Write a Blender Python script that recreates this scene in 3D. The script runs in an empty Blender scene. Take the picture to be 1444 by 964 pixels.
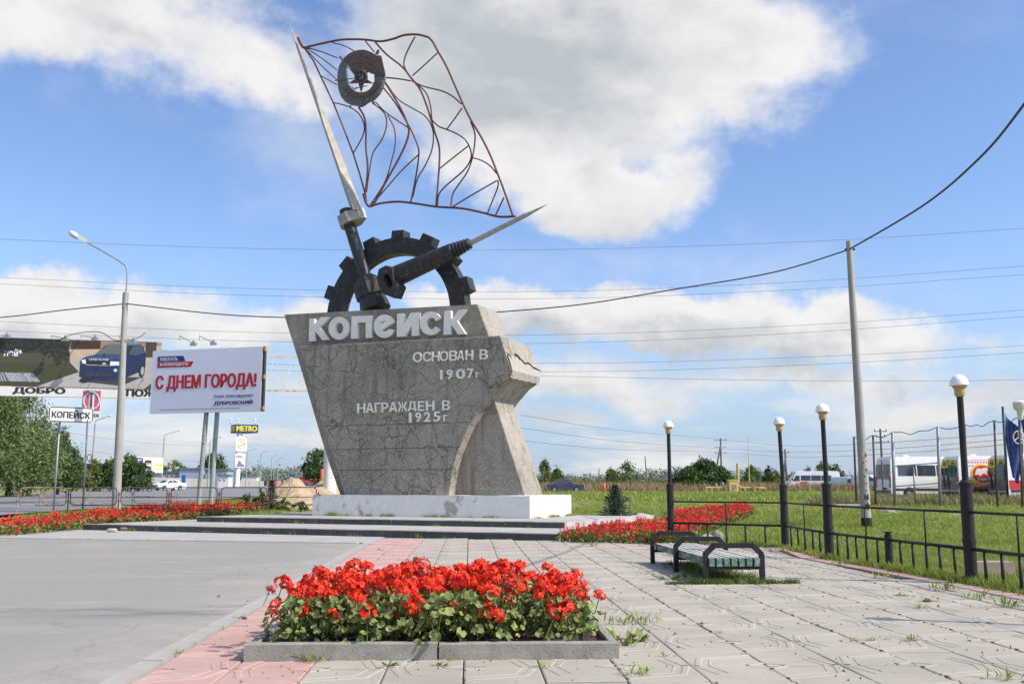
import bpy, bmesh, math, random
import numpy as np
from mathutils import Vector, Matrix, noise
from mathutils.geometry import tessellate_polygon

random.seed(7)
rng = np.random.default_rng(7)
R = math.radians
SC = bpy.context.scene
COL = SC.collection

# ------------------------------------------------------------------ camera
CAM = Vector((0, 0, 1.4))
F = 35 / 36 * 1444
PITCH = math.atan(204 / F)
cd = bpy.data.cameras.new('camera'); cam = bpy.data.objects.new('camera', cd); COL.objects.link(cam)
cam.location = CAM; cam.rotation_euler = (R(90) + PITCH, 0, 0)
cd.lens = 35; cd.sensor_width = 36; cd.clip_start = 0.1; cd.clip_end = 20000
SC.camera = cam
CP, SP = math.cos(PITCH), math.sin(PITCH)
def ray(px, py):
    u = (px - 722) / F; v = (482 - py) / F
    return Vector((u, CP - v * SP, SP + v * CP))

# ------------------------------------------------------------------ light
SUN_EL, SUN_AZ = R(43), math.atan2(0.93, -0.35)          # azimuth from +Y towards +X
SUN = Vector((math.sin(SUN_AZ) * math.cos(SUN_EL), math.cos(SUN_AZ) * math.cos(SUN_EL), math.sin(SUN_EL)))
sl = bpy.data.lights.new('sun', 'SUN'); so = bpy.data.objects.new('sun', sl); COL.objects.link(so)
sl.energy = 3.7; sl.angle = R(0.53); sl.color = (1.0, 0.90, 0.775)
so.rotation_euler = SUN.to_track_quat('Z', 'Y').to_euler(); so.location = (30, -10, 40)
SC.view_settings.view_transform = 'Standard'; SC.view_settings.look = 'None'
SC.view_settings.exposure = 0.55; SC.view_settings.gamma = 1.0
SC.render.engine = 'CYCLES'
SC.cycles.max_bounces = 6; SC.cycles.diffuse_bounces = 3; SC.cycles.transparent_max_bounces = 8

# ------------------------------------------------------------------ world: physical sky with clouds
SKYT = (.70, .77, .90); HAZEC = (1.9, 2.45, 3.3)
CLW = (4.15, 4.13, 4.08); CLG = (2.30, 2.52, 2.76)
def build_world():
    w = bpy.data.worlds.new('World'); SC.world = w; w.use_nodes = True
    nt = w.node_tree; N = nt.nodes; L = nt.links; N.clear()
    out = N.new('ShaderNodeOutputWorld'); bg = N.new('ShaderNodeBackground'); bg.inputs[1].default_value = 0.15
    L.new(bg.outputs[0], out.inputs[0])
    sky = N.new('ShaderNodeTexSky'); sky.sky_type = 'NISHITA'; sky.sun_disc = False
    sky.sun_elevation = SUN_EL; sky.sun_rotation = SUN_AZ
    sky.altitude = 200; sky.air_density = 1.0; sky.dust_density = 0.6; sky.ozone_density = 1.6
    tc = N.new('ShaderNodeTexCoord')
    def m(op, a, b=None, c=None, clamp=False):
        n = N.new('ShaderNodeMath'); n.operation = op; n.use_clamp = clamp
        for i, x in enumerate((a, b, c)):
            if x is None: continue
            if isinstance(x, (int, float)): n.inputs[i].default_value = x
            else: L.new(x, n.inputs[i])
        return n.outputs[0]
    def mr(x, a, b, c=0.0, d=1.0, smooth=True):
        n = N.new('ShaderNodeMapRange'); n.interpolation_type = 'SMOOTHSTEP' if smooth else 'LINEAR'
        L.new(x, n.inputs[0])
        for i, v in enumerate((a, b, c, d)): n.inputs[1 + i].default_value = v
        return n.outputs[0]
    def noisetex(vec, scale, detail, rough, dist=0.0, out=0):
        n = N.new('ShaderNodeTexNoise'); n.inputs['Scale'].default_value = scale; n.inputs['Detail'].default_value = detail
        n.inputs['Roughness'].default_value = rough; n.inputs['Distortion'].default_value = dist
        L.new(vec, n.inputs['Vector']); return n.outputs[out]
    def mapping(vec, sc, loc=(0, 0, 0)):
        n = N.new('ShaderNodeMapping'); n.inputs['Scale'].default_value = sc; n.inputs['Location'].default_value = loc
        L.new(vec, n.inputs[0]); return n.outputs[0]
    d0 = tc.outputs['Generated']
    # turbulence that frays the cloud edges
    wn = noisetex(d0, 5.0, 7, 0.62, 0.0, 1)
    sub = N.new('ShaderNodeVectorMath'); sub.operation = 'SUBTRACT'; L.new(wn, sub.inputs[0]); sub.inputs[1].default_value = (0.5, 0.5, 0.5)
    scl = N.new('ShaderNodeVectorMath'); scl.operation = 'SCALE'; L.new(sub.outputs[0], scl.inputs[0]); scl.inputs[3].default_value = 0.16
    add = N.new('ShaderNodeVectorMath'); add.operation = 'ADD'; L.new(d0, add.inputs[0]); L.new(scl.outputs[0], add.inputs[1])
    sep = N.new('ShaderNodeSeparateXYZ'); L.new(add.outputs[0], sep.inputs[0])
    az = m('ARCTAN2', sep.outputs[0], sep.outputs[1]); el = m('ARCSINE', sep.outputs[2])
    # (pixel x, y, radius x, radius y, weight) of the cloud masses of the photograph, turned into azimuth and elevation
    BL = [(800, 95, 370, 150, 1.0), (1010, 85, 215, 150, 1.0), (690, 45, 250, 110, 1.0), (850, 262, 170, 85, 1.0), (720, 215, 150, 80, .95),
          (560, 70, 160, 120, .62), (150, 30, 310, 85, .62), (330, 90, 160, 85, .5), (60, 65, 180, 65, .55), (400, 120, 90, 50, .35),
          (660, 425, 130, 42, .95), (760, 452, 190, 48, .95), (960, 448, 190, 56, 1.0), (1110, 462, 180, 46, .95), (1290, 470, 110, 34, .6),
          (150, 440, 270, 46, .8), (40, 415, 130, 40, .8), (370, 470, 200, 45, .7), (1120, 520, 420, 34, .42), (1330, 560, 230, 46, .55),
          (850, 548, 260, 34, .45), (280, 540, 320, 30, .4), (1390, 470, 90, 26, .3)]
    def blobs(elx, BL=BL):
        acc = None
        for px, py, rx, ry, wt in BL:
            r = ray(px, py).normalized(); a = math.atan2(r.x, r.y); e = math.asin(r.z)
            dx = m('MULTIPLY', m('SUBTRACT', az, a), F / rx); dy = m('MULTIPLY', m('SUBTRACT', elx, e), F / ry)
            q = m('SQRT', m('ADD', m('MULTIPLY', dx, dx), m('MULTIPLY', dy, dy)))
            b = m('MULTIPLY', m('SUBTRACT', 1.0, q), wt)
            acc = b if acc is None else m('SMOOTH_MAX', acc, b, 0.12)
        return acc
    b0 = blobs(el); b1 = blobs(m('ADD', el, 0.028))
    fine = noisetex(mapping(d0, (1, 1, 1.7)), 9.0, 9, 0.62)
    f0 = m('MULTIPLY', m('SUBTRACT', fine, 0.5), 0.75)
    dens = m('ADD', b0, f0); up = m('ADD', b1, f0)
    # same clouds over the rest of the sky, thickened behind camera for fill
    gen = noisetex(mapping(d0, (1, 1, 2.2), (3.1, 1.7, 0.4)), 2.6, 8, 0.58)
    genm = m('SUBTRACT', m('MULTIPLY', gen, 2.2), 1.22)
    front = mr(sep.outputs[1], -0.1, 0.55)
    genm = m('SUBTRACT', m('ADD', genm, 0.17), m('MULTIPLY', front, 0.52))
    dens = m('MAXIMUM', dens, genm); up = m('MAXIMUM', up, m('SUBTRACT', genm, 0.08))
    # thin layered cloud low above the horizon
    lowv = mapping(d0, (1, 1, 5.5)); st = noisetex(lowv, 5.5, 8, 0.6, 0.3)
    lowm = m('MULTIPLY', mr(st, 0.42, 0.58), mr(el, 0.02, 0.17, 1.0, 0.0))
    veil = m('MULTIPLY', mr(noisetex(mapping(d0, (1, 1, 1.6), (5, 2, 1)), 3.2, 8, 0.6), 0.48, 0.78), 0.45)
    cover = mr(dens, -0.02, 0.42)
    cover = m('MAXIMUM', cover, m('MULTIPLY', lowm, 0.9)); cover = m('MAXIMUM', cover, veil)
    thick = mr(m('ADD', m('MULTIPLY', up, 0.75), m('MULTIPLY', dens, 0.25)), 0.12, 0.85)
    lowd = m('MULTIPLY', mr(el, 0.0, 0.20, 1.0, 0.0), mr(noisetex(lowv, 3.5, 6, 0.5), 0.35, 0.65))
    core = mr(m('ADD', blobs(el, [(745, 105, 340, 140, 1.0), (610, 50, 190, 120, .8), (900, 40, 170, 70, .6), (820, 190, 150, 50, .4), (180, 60, 160, 30, .35)]), m('MULTIPLY', f0, .8)), 0.0, 0.75)
    high = mr(el, 0.22, 0.30); base_up = m('MULTIPLY', high, front)
    thick = m('ADD', m('MULTIPLY', thick, m('SUBTRACT', 1.0, base_up)), m('MULTIPLY', m('ADD', m('MULTIPLY', core, .95), m('MULTIPLY', mr(dens, .1, 1.0), .10)), base_up))
    dark = m('MINIMUM', m('MAXIMUM', thick, m('MULTIPLY', lowd, 0.75)), 1.0)
    mott = noisetex(mapping(d0, (1, 1, 1.9), (1, 4, 2)), 14.0, 8, 0.62, 0.4)
    dark = m('ADD', m('MULTIPLY', dark, .92), m('MULTIPLY', m('SUBTRACT', mott, .46), 1.15), None, True)
    cl = N.new('ShaderNodeMix'); cl.data_type = 'RGBA'; L.new(dark, cl.inputs[0])
    cl.inputs[6].default_value = (*CLW, 1); cl.inputs[7].default_value = (*CLG, 1)
    tint = N.new('ShaderNodeMix'); tint.data_type = 'RGBA'; tint.blend_type = 'MULTIPLY'; tint.inputs[0].default_value = 1; L.new(sky.outputs[0], tint.inputs[6]); tint.inputs[7].default_value = (*SKYT, 1)
    hz = N.new('ShaderNodeMix'); hz.data_type = 'RGBA'; L.new(m('MULTIPLY', mr(el, -.02, .27, 1.0, 0.0), .85), hz.inputs[0]); L.new(tint.outputs[2], hz.inputs[6]); hz.inputs[7].default_value = (*HAZEC, 1)
    mix = N.new('ShaderNodeMix'); mix.data_type = 'RGBA'; L.new(cover, mix.inputs[0]); L.new(hz.outputs[2], mix.inputs[6]); L.new(cl.outputs[2], mix.inputs[7])
    # forward-scattering glow towards the unseen sun, added to brighten shaded faces
    dt = N.new('ShaderNodeVectorMath'); dt.operation = 'DOT_PRODUCT'; L.new(d0, dt.inputs[0]); dt.inputs[1].default_value = tuple(SUN)
    gl = m('ADD', 1.0, m('MULTIPLY', m('POWER', m('MAXIMUM', dt.outputs['Value'], 0.0), 4.0), 1.6))
    fin = N.new('ShaderNodeVectorMath'); fin.operation = 'SCALE'; L.new(mix.outputs[2], fin.inputs[0]); L.new(gl, fin.inputs[3])
    L.new(fin.outputs[0], bg.inputs[0])
build_world()

# ------------------------------------------------------------------ places
TZ = [(-50, -.06), (32, -.06), (44, .27), (65, .60), (114, .75), (140, .83), (200, 1.0), (300, 1.25), (500, 1.62), (1500, 3.2), (9000, 6)]
def terr(Y):
    return float(np.interp(Y, [a for a, b in TZ], [b for a, b in TZ]))
def atY(px, py, Y):
    r = ray(px, py); return CAM + r * (Y / r.y)
def atZ(px, py, z):
    r = ray(px, py); return CAM + r * ((z - CAM.z) / r.z)
def X_at(px, Y): return atY(px, 686, Y).x
def Z_at(py, Y, px=722): return atY(px, py, Y).z
def G(px, Y): return Vector((X_at(px, Y), Y, terr(Y)))
# the monument's own frame: corner of its plinth, u to the right along the front, v to the back
CM = atZ(747, 730.3, .36); PH = R(24)
EU = Vector((math.cos(PH), -math.sin(PH), 0)); EV = Vector((math.sin(PH), math.cos(PH), 0)); UP = Vector((0, 0, 1))
def on(px, py, off=0.0):
    P = CM + EV * off; r = ray(px, py); t = (P - CAM).dot(EV) / r.dot(EV); return CAM + r * t
def mon(u, v, z): return Vector((CM.x, CM.y, 0)) + EU * u + EV * v + UP * z

# ------------------------------------------------------------------ materials
MATS = {}
def mat(name, col, rough=.8, col2=None, scale=6.0, detail=6, lo=.35, hi=.65, bump=0.0, bscale=40.0, metal=0.0, spec=.5,
        stretch=(1, 1, 1), col3=None, scale3=1.5, lo3=.5, hi3=.7, island=0.0, bdist=0.01, emit=None, trans=0.0, rough_var=0.0, world=False):
    if name in MATS: return MATS[name]
    m = bpy.data.materials.new(name); m.use_nodes = True; nt = m.node_tree; N = nt.nodes; L = nt.links
    p = N['Principled BSDF']; p.inputs['Roughness'].default_value = rough; p.inputs['Metallic'].default_value = metal
    p.inputs['Specular IOR Level'].default_value = spec
    p.inputs['Base Color'].default_value = (*col, 1)
    tc = N.new('ShaderNodeTexCoord'); mp = N.new('ShaderNodeMapping'); mp.inputs['Scale'].default_value = stretch
    L.new(N.new('ShaderNodeNewGeometry').outputs['Position'] if world else tc.outputs['Object'], mp.inputs[0])
    cur = None
    def noi(sc, det=6, rg=.6):
        n = N.new('ShaderNodeTexNoise'); n.inputs['Scale'].default_value = sc; n.inputs['Detail'].default_value = det
        n.inputs['Roughness'].default_value = rg; L.new(mp.outputs[0], n.inputs['Vector']); return n.outputs[0]
    def rng_(x, a, b, c=0, d=1):
        n = N.new('ShaderNodeMapRange'); L.new(x, n.inputs[0]); n.inputs[1].default_value = a; n.inputs[2].default_value = b
        n.inputs[3].default_value = c; n.inputs[4].default_value = d; return n.outputs[0]
    def mixc(f, a, b):
        n = N.new('ShaderNodeMix'); n.data_type = 'RGBA'; L.new(f, n.inputs[0])
        for i, x in ((6, a), (7, b)):
            if isinstance(x, tuple): n.inputs[i].default_value = (*x, 1)
            else: L.new(x, n.inputs[i])
        return n.outputs[2]
    if col2: cur = mixc(rng_(noi(scale, detail), lo, hi), col, col2)
    if col3: cur = mixc(rng_(noi(scale3, 8, .65), lo3, hi3), cur if cur is not None else col, col3)
    if island:
        g = N.new('ShaderNodeNewGeometry'); h = N.new('ShaderNodeHueSaturation')
        L.new(rng_(g.outputs['Random Per Island'], 0, 1, 1 - island, 1 + island), h.inputs['Value'])
        r2 = N.new('ShaderNodeMath'); r2.operation = 'FRACT'
        r3 = N.new('ShaderNodeMath'); r3.operation = 'MULTIPLY'; r3.inputs[1].default_value = 7.31; L.new(g.outputs['Random Per Island'], r3.inputs[0]); L.new(r3.outputs[0], r2.inputs[0])
        L.new(rng_(r2.outputs[0], 0, 1, .5 - island * .05, .5 + island * .05), h.inputs['Hue'])
        if cur is not None: L.new(cur, h.inputs['Color'])
        else: h.inputs['Color'].default_value = (*col, 1)
        cur = h.outputs[0]
    if cur is not None: L.new(cur, p.inputs['Base Color'])
    if rough_var:
        L.new(rng_(noi(scale * 1.7), .3, .7, rough - rough_var, min(1, rough + rough_var)), p.inputs['Roughness'])
    if bump:
        b = N.new('ShaderNodeBump'); b.inputs['Strength'].default_value = bump; b.inputs['Distance'].default_value = bdist
        L.new(noi(bscale, 5), b.inputs['Height']); L.new(b.outputs[0], p.inputs['Normal'])
    if emit: p.inputs['Emission Color'].default_value = (*col, 1); p.inputs['Emission Strength'].default_value = emit
    if trans:
        o = N['Material Output']; t = N.new('ShaderNodeBsdfTranslucent'); mx = N.new('ShaderNodeMixShader'); mx.inputs[0].default_value = trans
        if cur is not None: L.new(cur, t.inputs[0])
        else: t.inputs[0].default_value = (*col, 1)
        L.new(p.outputs[0], mx.inputs[1]); L.new(t.outputs[0], mx.inputs[2]); L.new(mx.outputs[0], o.inputs[0])
    m['p'] = name; MATS[name] = m; return m
def flat(name, col, rough=.6, metal=0.0, spec=.5):
    return mat(name, col, rough, tuple(c * .86 for c in col), 3.0, metal=metal, spec=spec)

def concrete_cracked(name='aggregate_concrete', crk=.7):
    m = mat(name, (.385, .34, .268), .95, (.29, .255, .20), 42.0, 3, .40, .60, bump=.9, bscale=55, bdist=.03,
            col3=(.19, .172, .135), scale3=.55, lo3=.46, hi3=.68, spec=.2)
    nt = m.node_tree; N = nt.nodes; L = nt.links; p = N['Principled BSDF']
    src = p.inputs['Base Color'].links[0].from_socket
    tc = N.new('ShaderNodeTexCoord'); nz = N.new('ShaderNodeTexNoise'); nz.inputs['Scale'].default_value = 1.6; nz.inputs['Detail'].default_value = 6
    L.new(tc.outputs['Object'], nz.inputs['Vector'])
    ml = N.new('ShaderNodeVectorMath'); ml.operation = 'SCALE'; ml.inputs[3].default_value = .55; L.new(nz.outputs[1], ml.inputs[0])
    ad = N.new('ShaderNodeVectorMath'); ad.operation = 'ADD'; L.new(tc.outputs['Object'], ad.inputs[0]); L.new(ml.outputs[0], ad.inputs[1])
    def mm(op, a, b):
        n = N.new('ShaderNodeMath'); n.operation = op
        for i, x in enumerate((a, b)):
            if isinstance(x, (int, float)): n.inputs[i].default_value = x
            else: L.new(x, n.inputs[i])
        return n.outputs[0]
    def vor(sc, w):
        v = N.new('ShaderNodeTexVoronoi'); v.feature = 'DISTANCE_TO_EDGE'; v.inputs['Scale'].default_value = sc; L.new(ad.outputs[0], v.inputs['Vector'])
        r = N.new('ShaderNodeMapRange'); L.new(v.outputs[0], r.inputs[0]); r.inputs[1].default_value = w * .3; r.inputs[2].default_value = w; r.inputs[3].default_value = 1; r.inputs[4].default_value = 0
        return r.outputs[0]
    n2 = N.new('ShaderNodeTexNoise'); n2.inputs['Scale'].default_value = .9; L.new(tc.outputs['Object'], n2.inputs['Vector'])
    r2 = N.new('ShaderNodeMapRange'); L.new(n2.outputs[0], r2.inputs[0]); r2.inputs[1].default_value = .42; r2.inputs[2].default_value = .56
    cr = mm('MAXIMUM', mm('MULTIPLY', vor(2.3, .045), r2.outputs[0]), mm('MULTIPLY', vor(1.15, .022), .9))
    mx = N.new('ShaderNodeMix'); mx.data_type = 'RGBA'; L.new(mm('MULTIPLY', cr, crk), mx.inputs[0]); L.new(src, mx.inputs[6]); mx.inputs[7].default_value = (.055, .052, .047, 1)
    # white mineral grains
    sp = N.new('ShaderNodeTexVoronoi'); sp.inputs['Scale'].default_value = 30; L.new(tc.outputs['Object'], sp.inputs['Vector'])
    sr = N.new('ShaderNodeSeparateColor'); L.new(sp.outputs['Color'], sr.inputs[0])
    s2 = N.new('ShaderNodeMapRange'); L.new(sr.outputs[0], s2.inputs[0]); s2.inputs[1].default_value = .74; s2.inputs[2].default_value = .8
    m2 = N.new('ShaderNodeMix'); m2.data_type = 'RGBA'; L.new(mm('MULTIPLY', s2.outputs[0], .32), m2.inputs[0]); L.new(mx.outputs[2], m2.inputs[6]); m2.inputs[7].default_value = (.66, .62, .54, 1)
    # rusty drip streaks
    mp = N.new('ShaderNodeMapping'); mp.inputs['Scale'].default_value = (2.6, 2.6, .22); L.new(tc.outputs['Object'], mp.inputs[0])
    n3 = N.new('ShaderNodeTexNoise'); n3.inputs['Scale'].default_value = 1.5; n3.inputs['Detail'].default_value = 5; L.new(mp.outputs[0], n3.inputs['Vector'])
    r3 = N.new('ShaderNodeMapRange'); L.new(n3.outputs[0], r3.inputs[0]); r3.inputs[1].default_value = .53; r3.inputs[2].default_value = .72; r3.inputs[4].default_value = .65
    m3 = N.new('ShaderNodeMix'); m3.data_type = 'RGBA'; L.new(r3.outputs[0], m3.inputs[0]); L.new(m2.outputs[2], m3.inputs[6]); m3.inputs[7].default_value = (.13, .11, .085, 1)
    L.new(m3.outputs[2], p.inputs['Base Color']); return m

M_CONC = concrete_cracked(); M_CONC2 = concrete_cracked('smooth_aggregate_concrete', .10)
M_MORTAR = mat('pale_mortar', (.42, .39, .33), .95, (.30, .27, .22), 9, bump=.8, bscale=20, bdist=.04)
M_PLINTH = mat('whitewashed_concrete', (.80, .765, .70), .9, (.72, .69, .63), 5, bump=.3, bscale=30, col3=(.42, .38, .31), scale3=1.5, lo3=.57, hi3=.63)
M_WHITE = mat('aged_white_paint', (.84, .80, .71), .85, (.73, .69, .60), 5, spec=.2, col3=(.42, .33, .25), scale3=2.6, lo3=.66, hi3=.8, bump=.15, bscale=25)
M_BLACK = mat('chipped_black_paint', (.022, .021, .021), .45, (.045, .043, .042), 5, spec=.28, bump=.35, bscale=12, col3=(.30, .29, .27), scale3=8, lo3=.635, hi3=.68, rough_var=.12)
M_RUST = mat('rusty_red_paint', (.17, .055, .04), .75, (.11, .04, .03), 14, bump=.4, bscale=30)
M_STEEL = mat('dull_steel', (.36, .325, .26), .45, (.25, .22, .17), 3, metal=.5, bump=.08, bscale=5, rough_var=.08)
M_SPIKE = mat('grey_painted_steel', (.40, .39, .35), .5, (.30, .28, .24), 5, metal=.2, bump=.1, bscale=8)
M_VERD = mat('verdigris_metal', (.19, .195, .175), .6, (.09, .09, .08), 14, bump=.6, bscale=18, bdist=.02, metal=.2)
M_COPPER = mat('brown_copper_enamel', (.19, .085, .058), .55, (.12, .055, .04), 9, bump=.3, bscale=14, metal=.15)
M_ASPH = mat('worn_asphalt', (.315, .295, .25), .95, (.215, .203, .175), 70, 4, .30, .70, bump=.8, bscale=110, bdist=.008,
             col3=(.33, .30, .24), scale3=.45, lo3=.52, hi3=.75, stretch=(.8, 1.2, 1))
def asphalt_marks(m):
    nt = m.node_tree; N = nt.nodes; L = nt.links; p = N['Principled BSDF']; src = p.inputs['Base Color'].links[0].from_socket
    tc = N.new('ShaderNodeTexCoord'); sp = N.new('ShaderNodeSeparateXYZ'); L.new(tc.outputs['Object'], sp.inputs[0])
    def mm(op, a, b, c=None):
        n = N.new('ShaderNodeMath'); n.operation = op
        for i, x in enumerate((a, b, c)):
            if x is None: continue
            if isinstance(x, (int, float)): n.inputs[i].default_value = x
            else: L.new(x, n.inputs[i])
        return n.outputs[0]
    def nz(sc, st, det=7):
        mp = N.new('ShaderNodeMapping'); mp.inputs['Scale'].default_value = st; L.new(tc.outputs['Object'], mp.inputs[0]); n = N.new('ShaderNodeTexNoise'); n.inputs['Scale'].default_value = sc; n.inputs['Detail'].default_value = det; n.inputs['Roughness'].default_value = .65; L.new(mp.outputs[0], n.inputs['Vector']); return n.outputs[0]
    def mr(x, a, b, c=0, d=1):
        n = N.new('ShaderNodeMapRange'); n.interpolation_type = 'SMOOTHSTEP'; L.new(x, n.inputs[0])
        for i, v in enumerate((a, b, c, d)): n.inputs[1 + i].default_value = v
        return n.outputs[0]
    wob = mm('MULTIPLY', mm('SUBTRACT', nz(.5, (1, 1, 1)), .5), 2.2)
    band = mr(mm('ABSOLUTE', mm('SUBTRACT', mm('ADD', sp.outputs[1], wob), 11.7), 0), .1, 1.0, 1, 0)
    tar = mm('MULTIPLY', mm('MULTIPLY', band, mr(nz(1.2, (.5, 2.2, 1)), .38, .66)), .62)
    sand = mm('MULTIPLY', mr(nz(.5, (.6, 1.6, 1)), .56, .74), .55)
    edge = mm('MULTIPLY', mr(mm('ADD', sp.outputs[0], mm('ADD', 3.1, wob)), -1.6, 0.2), mr(nz(2.2, (1, 1, 1)), .35, .75, .2, .75))
    vo = N.new('ShaderNodeTexVoronoi'); vo.feature = 'DISTANCE_TO_EDGE'; vo.inputs['Scale'].default_value = .22; wv = N.new('ShaderNodeTexNoise'); wv.inputs['Scale'].default_value = .9; wv.inputs['Detail'].default_value = 8; L.new(tc.outputs['Object'], wv.inputs['Vector'])
    ad = N.new('ShaderNodeVectorMath'); ad.operation = 'MULTIPLY_ADD'; L.new(wv.outputs[1], ad.inputs[0]); ad.inputs[1].default_value = (1.6, 1.6, 0); L.new(tc.outputs['Object'], ad.inputs[2]); L.new(ad.outputs[0], vo.inputs['Vector'])
    crack = mm('MULTIPLY', mr(vo.outputs[0], .001, .006, 1, 0), mr(nz(.35, (1, 1, 1)), .45, .6, 0, .25))
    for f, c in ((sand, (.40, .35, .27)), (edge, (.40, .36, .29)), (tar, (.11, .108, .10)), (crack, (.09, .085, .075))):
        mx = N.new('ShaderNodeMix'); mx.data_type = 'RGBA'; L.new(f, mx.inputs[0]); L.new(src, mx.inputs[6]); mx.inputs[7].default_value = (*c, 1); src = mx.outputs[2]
    L.new(src, p.inputs['Base Color'])
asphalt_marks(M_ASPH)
M_ROAD = mat('road_asphalt', (.20, .195, .19), .95, (.165, .16, .158), .6, stretch=(.3, 1, 1))
M_TILE = mat('grey_concrete_tile', (.385, .342, .268), .93, (.31, .275, .215), .9, 8, .35, .65, bump=.45, bscale=90, bdist=.006,
             col3=(.27, .23, .17), scale3=2.2, lo3=.58, hi3=.76, world=True, island=.05)
M_PINK = mat('pink_concrete_tile', (.46, .29, .24), .93, (.40, .25, .205), 1.4, 8, bump=.45, bscale=90, bdist=.006, col3=(.46, .38, .33), scale3=2.0, lo3=.56, hi3=.74, world=True, island=.05)
M_JOINT = mat('sandy_joint', (.29, .245, .18), 1, (.18, .155, .11), 8, bump=.5, bscale=40)
M_BORDER = mat('pale_border_concrete', (.37, .35, .30), .95, (.31, .29, .245), 3, bump=.3, bscale=60, bdist=.005)
M_KERB = mat('kerb_concrete', (.30, .28, .235), .95, (.215, .20, .165), 7, bump=.6, bscale=45, bdist=.01, col3=(.20, .18, .155), scale3=3, lo3=.58, hi3=.75)
M_RISER = mat('dark_painted_kerb', (.085, .09, .085), .85, (.05, .055, .052), 4, bump=.4, bscale=40, col3=(.24, .23, .21), scale3=3.5, lo3=.62, hi3=.72)  # kerb front faces, darker than their tops
M_PAVE = mat('weathered_paving', (.40, .38, .34), .95, (.32, .30, .265), 1.2, bump=.4, bscale=50, col3=(.24, .22, .18), scale3=2.5, lo3=.58, hi3=.75)
M_SOIL = mat('dark_soil', (.055, .042, .032), 1, (.03, .024, .02), 12, bump=1, bscale=30, bdist=.03)
M_SAND = mat('yellow_sand', (.50, .37, .22), 1, (.36, .27, .17), 2.5, bump=.8, bscale=9, bdist=.15, col3=(.22, .18, .12), scale3=5, lo3=.62, hi3=.68)
M_IRON = mat('black_fence_paint', (.016, .016, .017), .5, (.026, .026, .027), 8, spec=.22, bump=.2, bscale=20, col3=(.07, .055, .045), scale3=6, lo3=.64, hi3=.72)
M_GOLD = mat('yellow_collar', (.50, .34, .13), .5, (.42, .27, .10), 8)
M_GLOBE = mat('white_lamp_dome', (.82, .82, .80), .3, (.76, .76, .73), 4)
M_RAILP = mat('brown_pipe', (.075, .048, .036), .7, (.15, .10, .07), 5, lo=.45, hi=.75)
M_RAILT = mat('tan_peeling_pipe', (.40, .31, .22), .8, (.14, .08, .055), 4, lo=.42, hi=.6)
M_CPOLE = mat('pole_concrete', (.36, .345, .30), .9, (.28, .265, .23), 3, bump=.3, bscale=25, stretch=(1, 1, .4), col3=(.20, .19, .17), scale3=2, lo3=.62, hi3=.75)
M_GALV = mat('galvanised_steel', (.34, .35, .35), .5, (.27, .28, .28), 4, metal=.4)
M_WIRE = flat('wire_black', (.03, .03, .035), .6); M_WIREG = flat('wire_grey', (.12, .125, .14), .7)
M_WOOD = mat('old_grey_wood', (.17, .15, .125), .95, (.10, .088, .075), 5, stretch=(3, 3, .4), bump=.4)
M_GREENW = mat('peeling_green_wood', (.075, .17, .125), .8, (.30, .30, .24), 7, 8, .50, .60, bump=.5, bscale=20, stretch=(2, .5, 2), col3=(.05, .07, .03), scale3=4, lo3=.56, hi3=.7)
M_SEATTOP = mat('bleached_slat_wood', (.47, .45, .39), .9, (.33, .33, .28), 6, bump=.4, bscale=20, stretch=(3, .4, 3))
M_LEAF = mat('leaf_green', (.115, .185, .042), .6, (.085, .145, .034), 1.0, island=.42, trans=.35, spec=.3)
M_LEAFD = mat('dark_leaf_green', (.075, .130, .034), .6, (.055, .10, .028), 1.0, island=.42, trans=.3, spec=.3)
M_LEAFY = mat('yellow_green_leaf', (.17, .21, .045), .6, (.09, .13, .03), 1.0, island=.40, trans=.25, spec=.3)
M_WILLOW = mat('willow_leaf', (.17, .225, .08), .6, (.105, .155, .048), .5, island=.45, trans=.25, spec=.3)
M_SPRUCE = mat('spruce_needles', (.065, .105, .075), .7, (.09, .135, .10), 3.0, island=.35)
M_GERAN = mat('geranium_leaf', (.25, .285, .085), .6, (.15, .20, .06), 6.0, island=.42, trans=.2, spec=.25)
M_RED = mat('scarlet_petal', (.86, .052, .018), .6, (.72, .026, .012), 9.0, island=.22, trans=.15, spec=.2)
M_SALV = mat('salvia_red', (.80, .050, .030), .65, (.62, .024, .022), 9.0, island=.30, trans=.15, spec=.2)
M_GRASS = mat('grass_blade', (.28, .345, .060), .65, (.19, .27, .045), .35, island=.42, trans=.3, spec=.25, col3=(.40, .34, .13), scale3=.7, lo3=.50, hi3=.70)
M_DRY = mat('dry_weeds', (.34, .23, .12), .9, (.26, .21, .09), .4, island=.4, trans=.2)
M_GROUND = mat('meadow_ground', (.17, .20, .042), .95, (.22, .23, .065), .5, 8, bump=1, bscale=6, bdist=.08, col3=(.24, .19, .09), scale3=.12, lo3=.52, hi3=.66)
M_DRYG = mat('dry_field', (.19, .145, .075), .95, (.13, .13, .05), .06, 8, bump=1, bscale=3, bdist=.1)
M_BARK = mat('bark', (.11, .085, .06), .95, (.06, .05, .035), 6, bump=.6, bscale=12)
M_STONE = mat('pale_stone', (.50, .45, .37), .95, (.36, .32, .26), 4, bump=.7, bscale=14, bdist=.03)
M_GLASS = mat('dark_glass', (.025, .032, .04), .12, (.04, .05, .06), 1.5, spec=.8)
M_TYRE = flat('tyre_rubber', (.02, .02, .021), .85)
M_RIM = flat('wheel_rim', (.32, .32, .33), .4, .5)
M_CARW = mat('white_car_paint', (.78, .78, .77), .3, (.72, .72, .71), 1.5)
M_CARB = mat('faded_blue_car_paint', (.035, .048, .095), .38, (.05, .062, .105), 2)
M_DARKP = flat('dark_plastic', (.03, .03, .032), .6)
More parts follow.
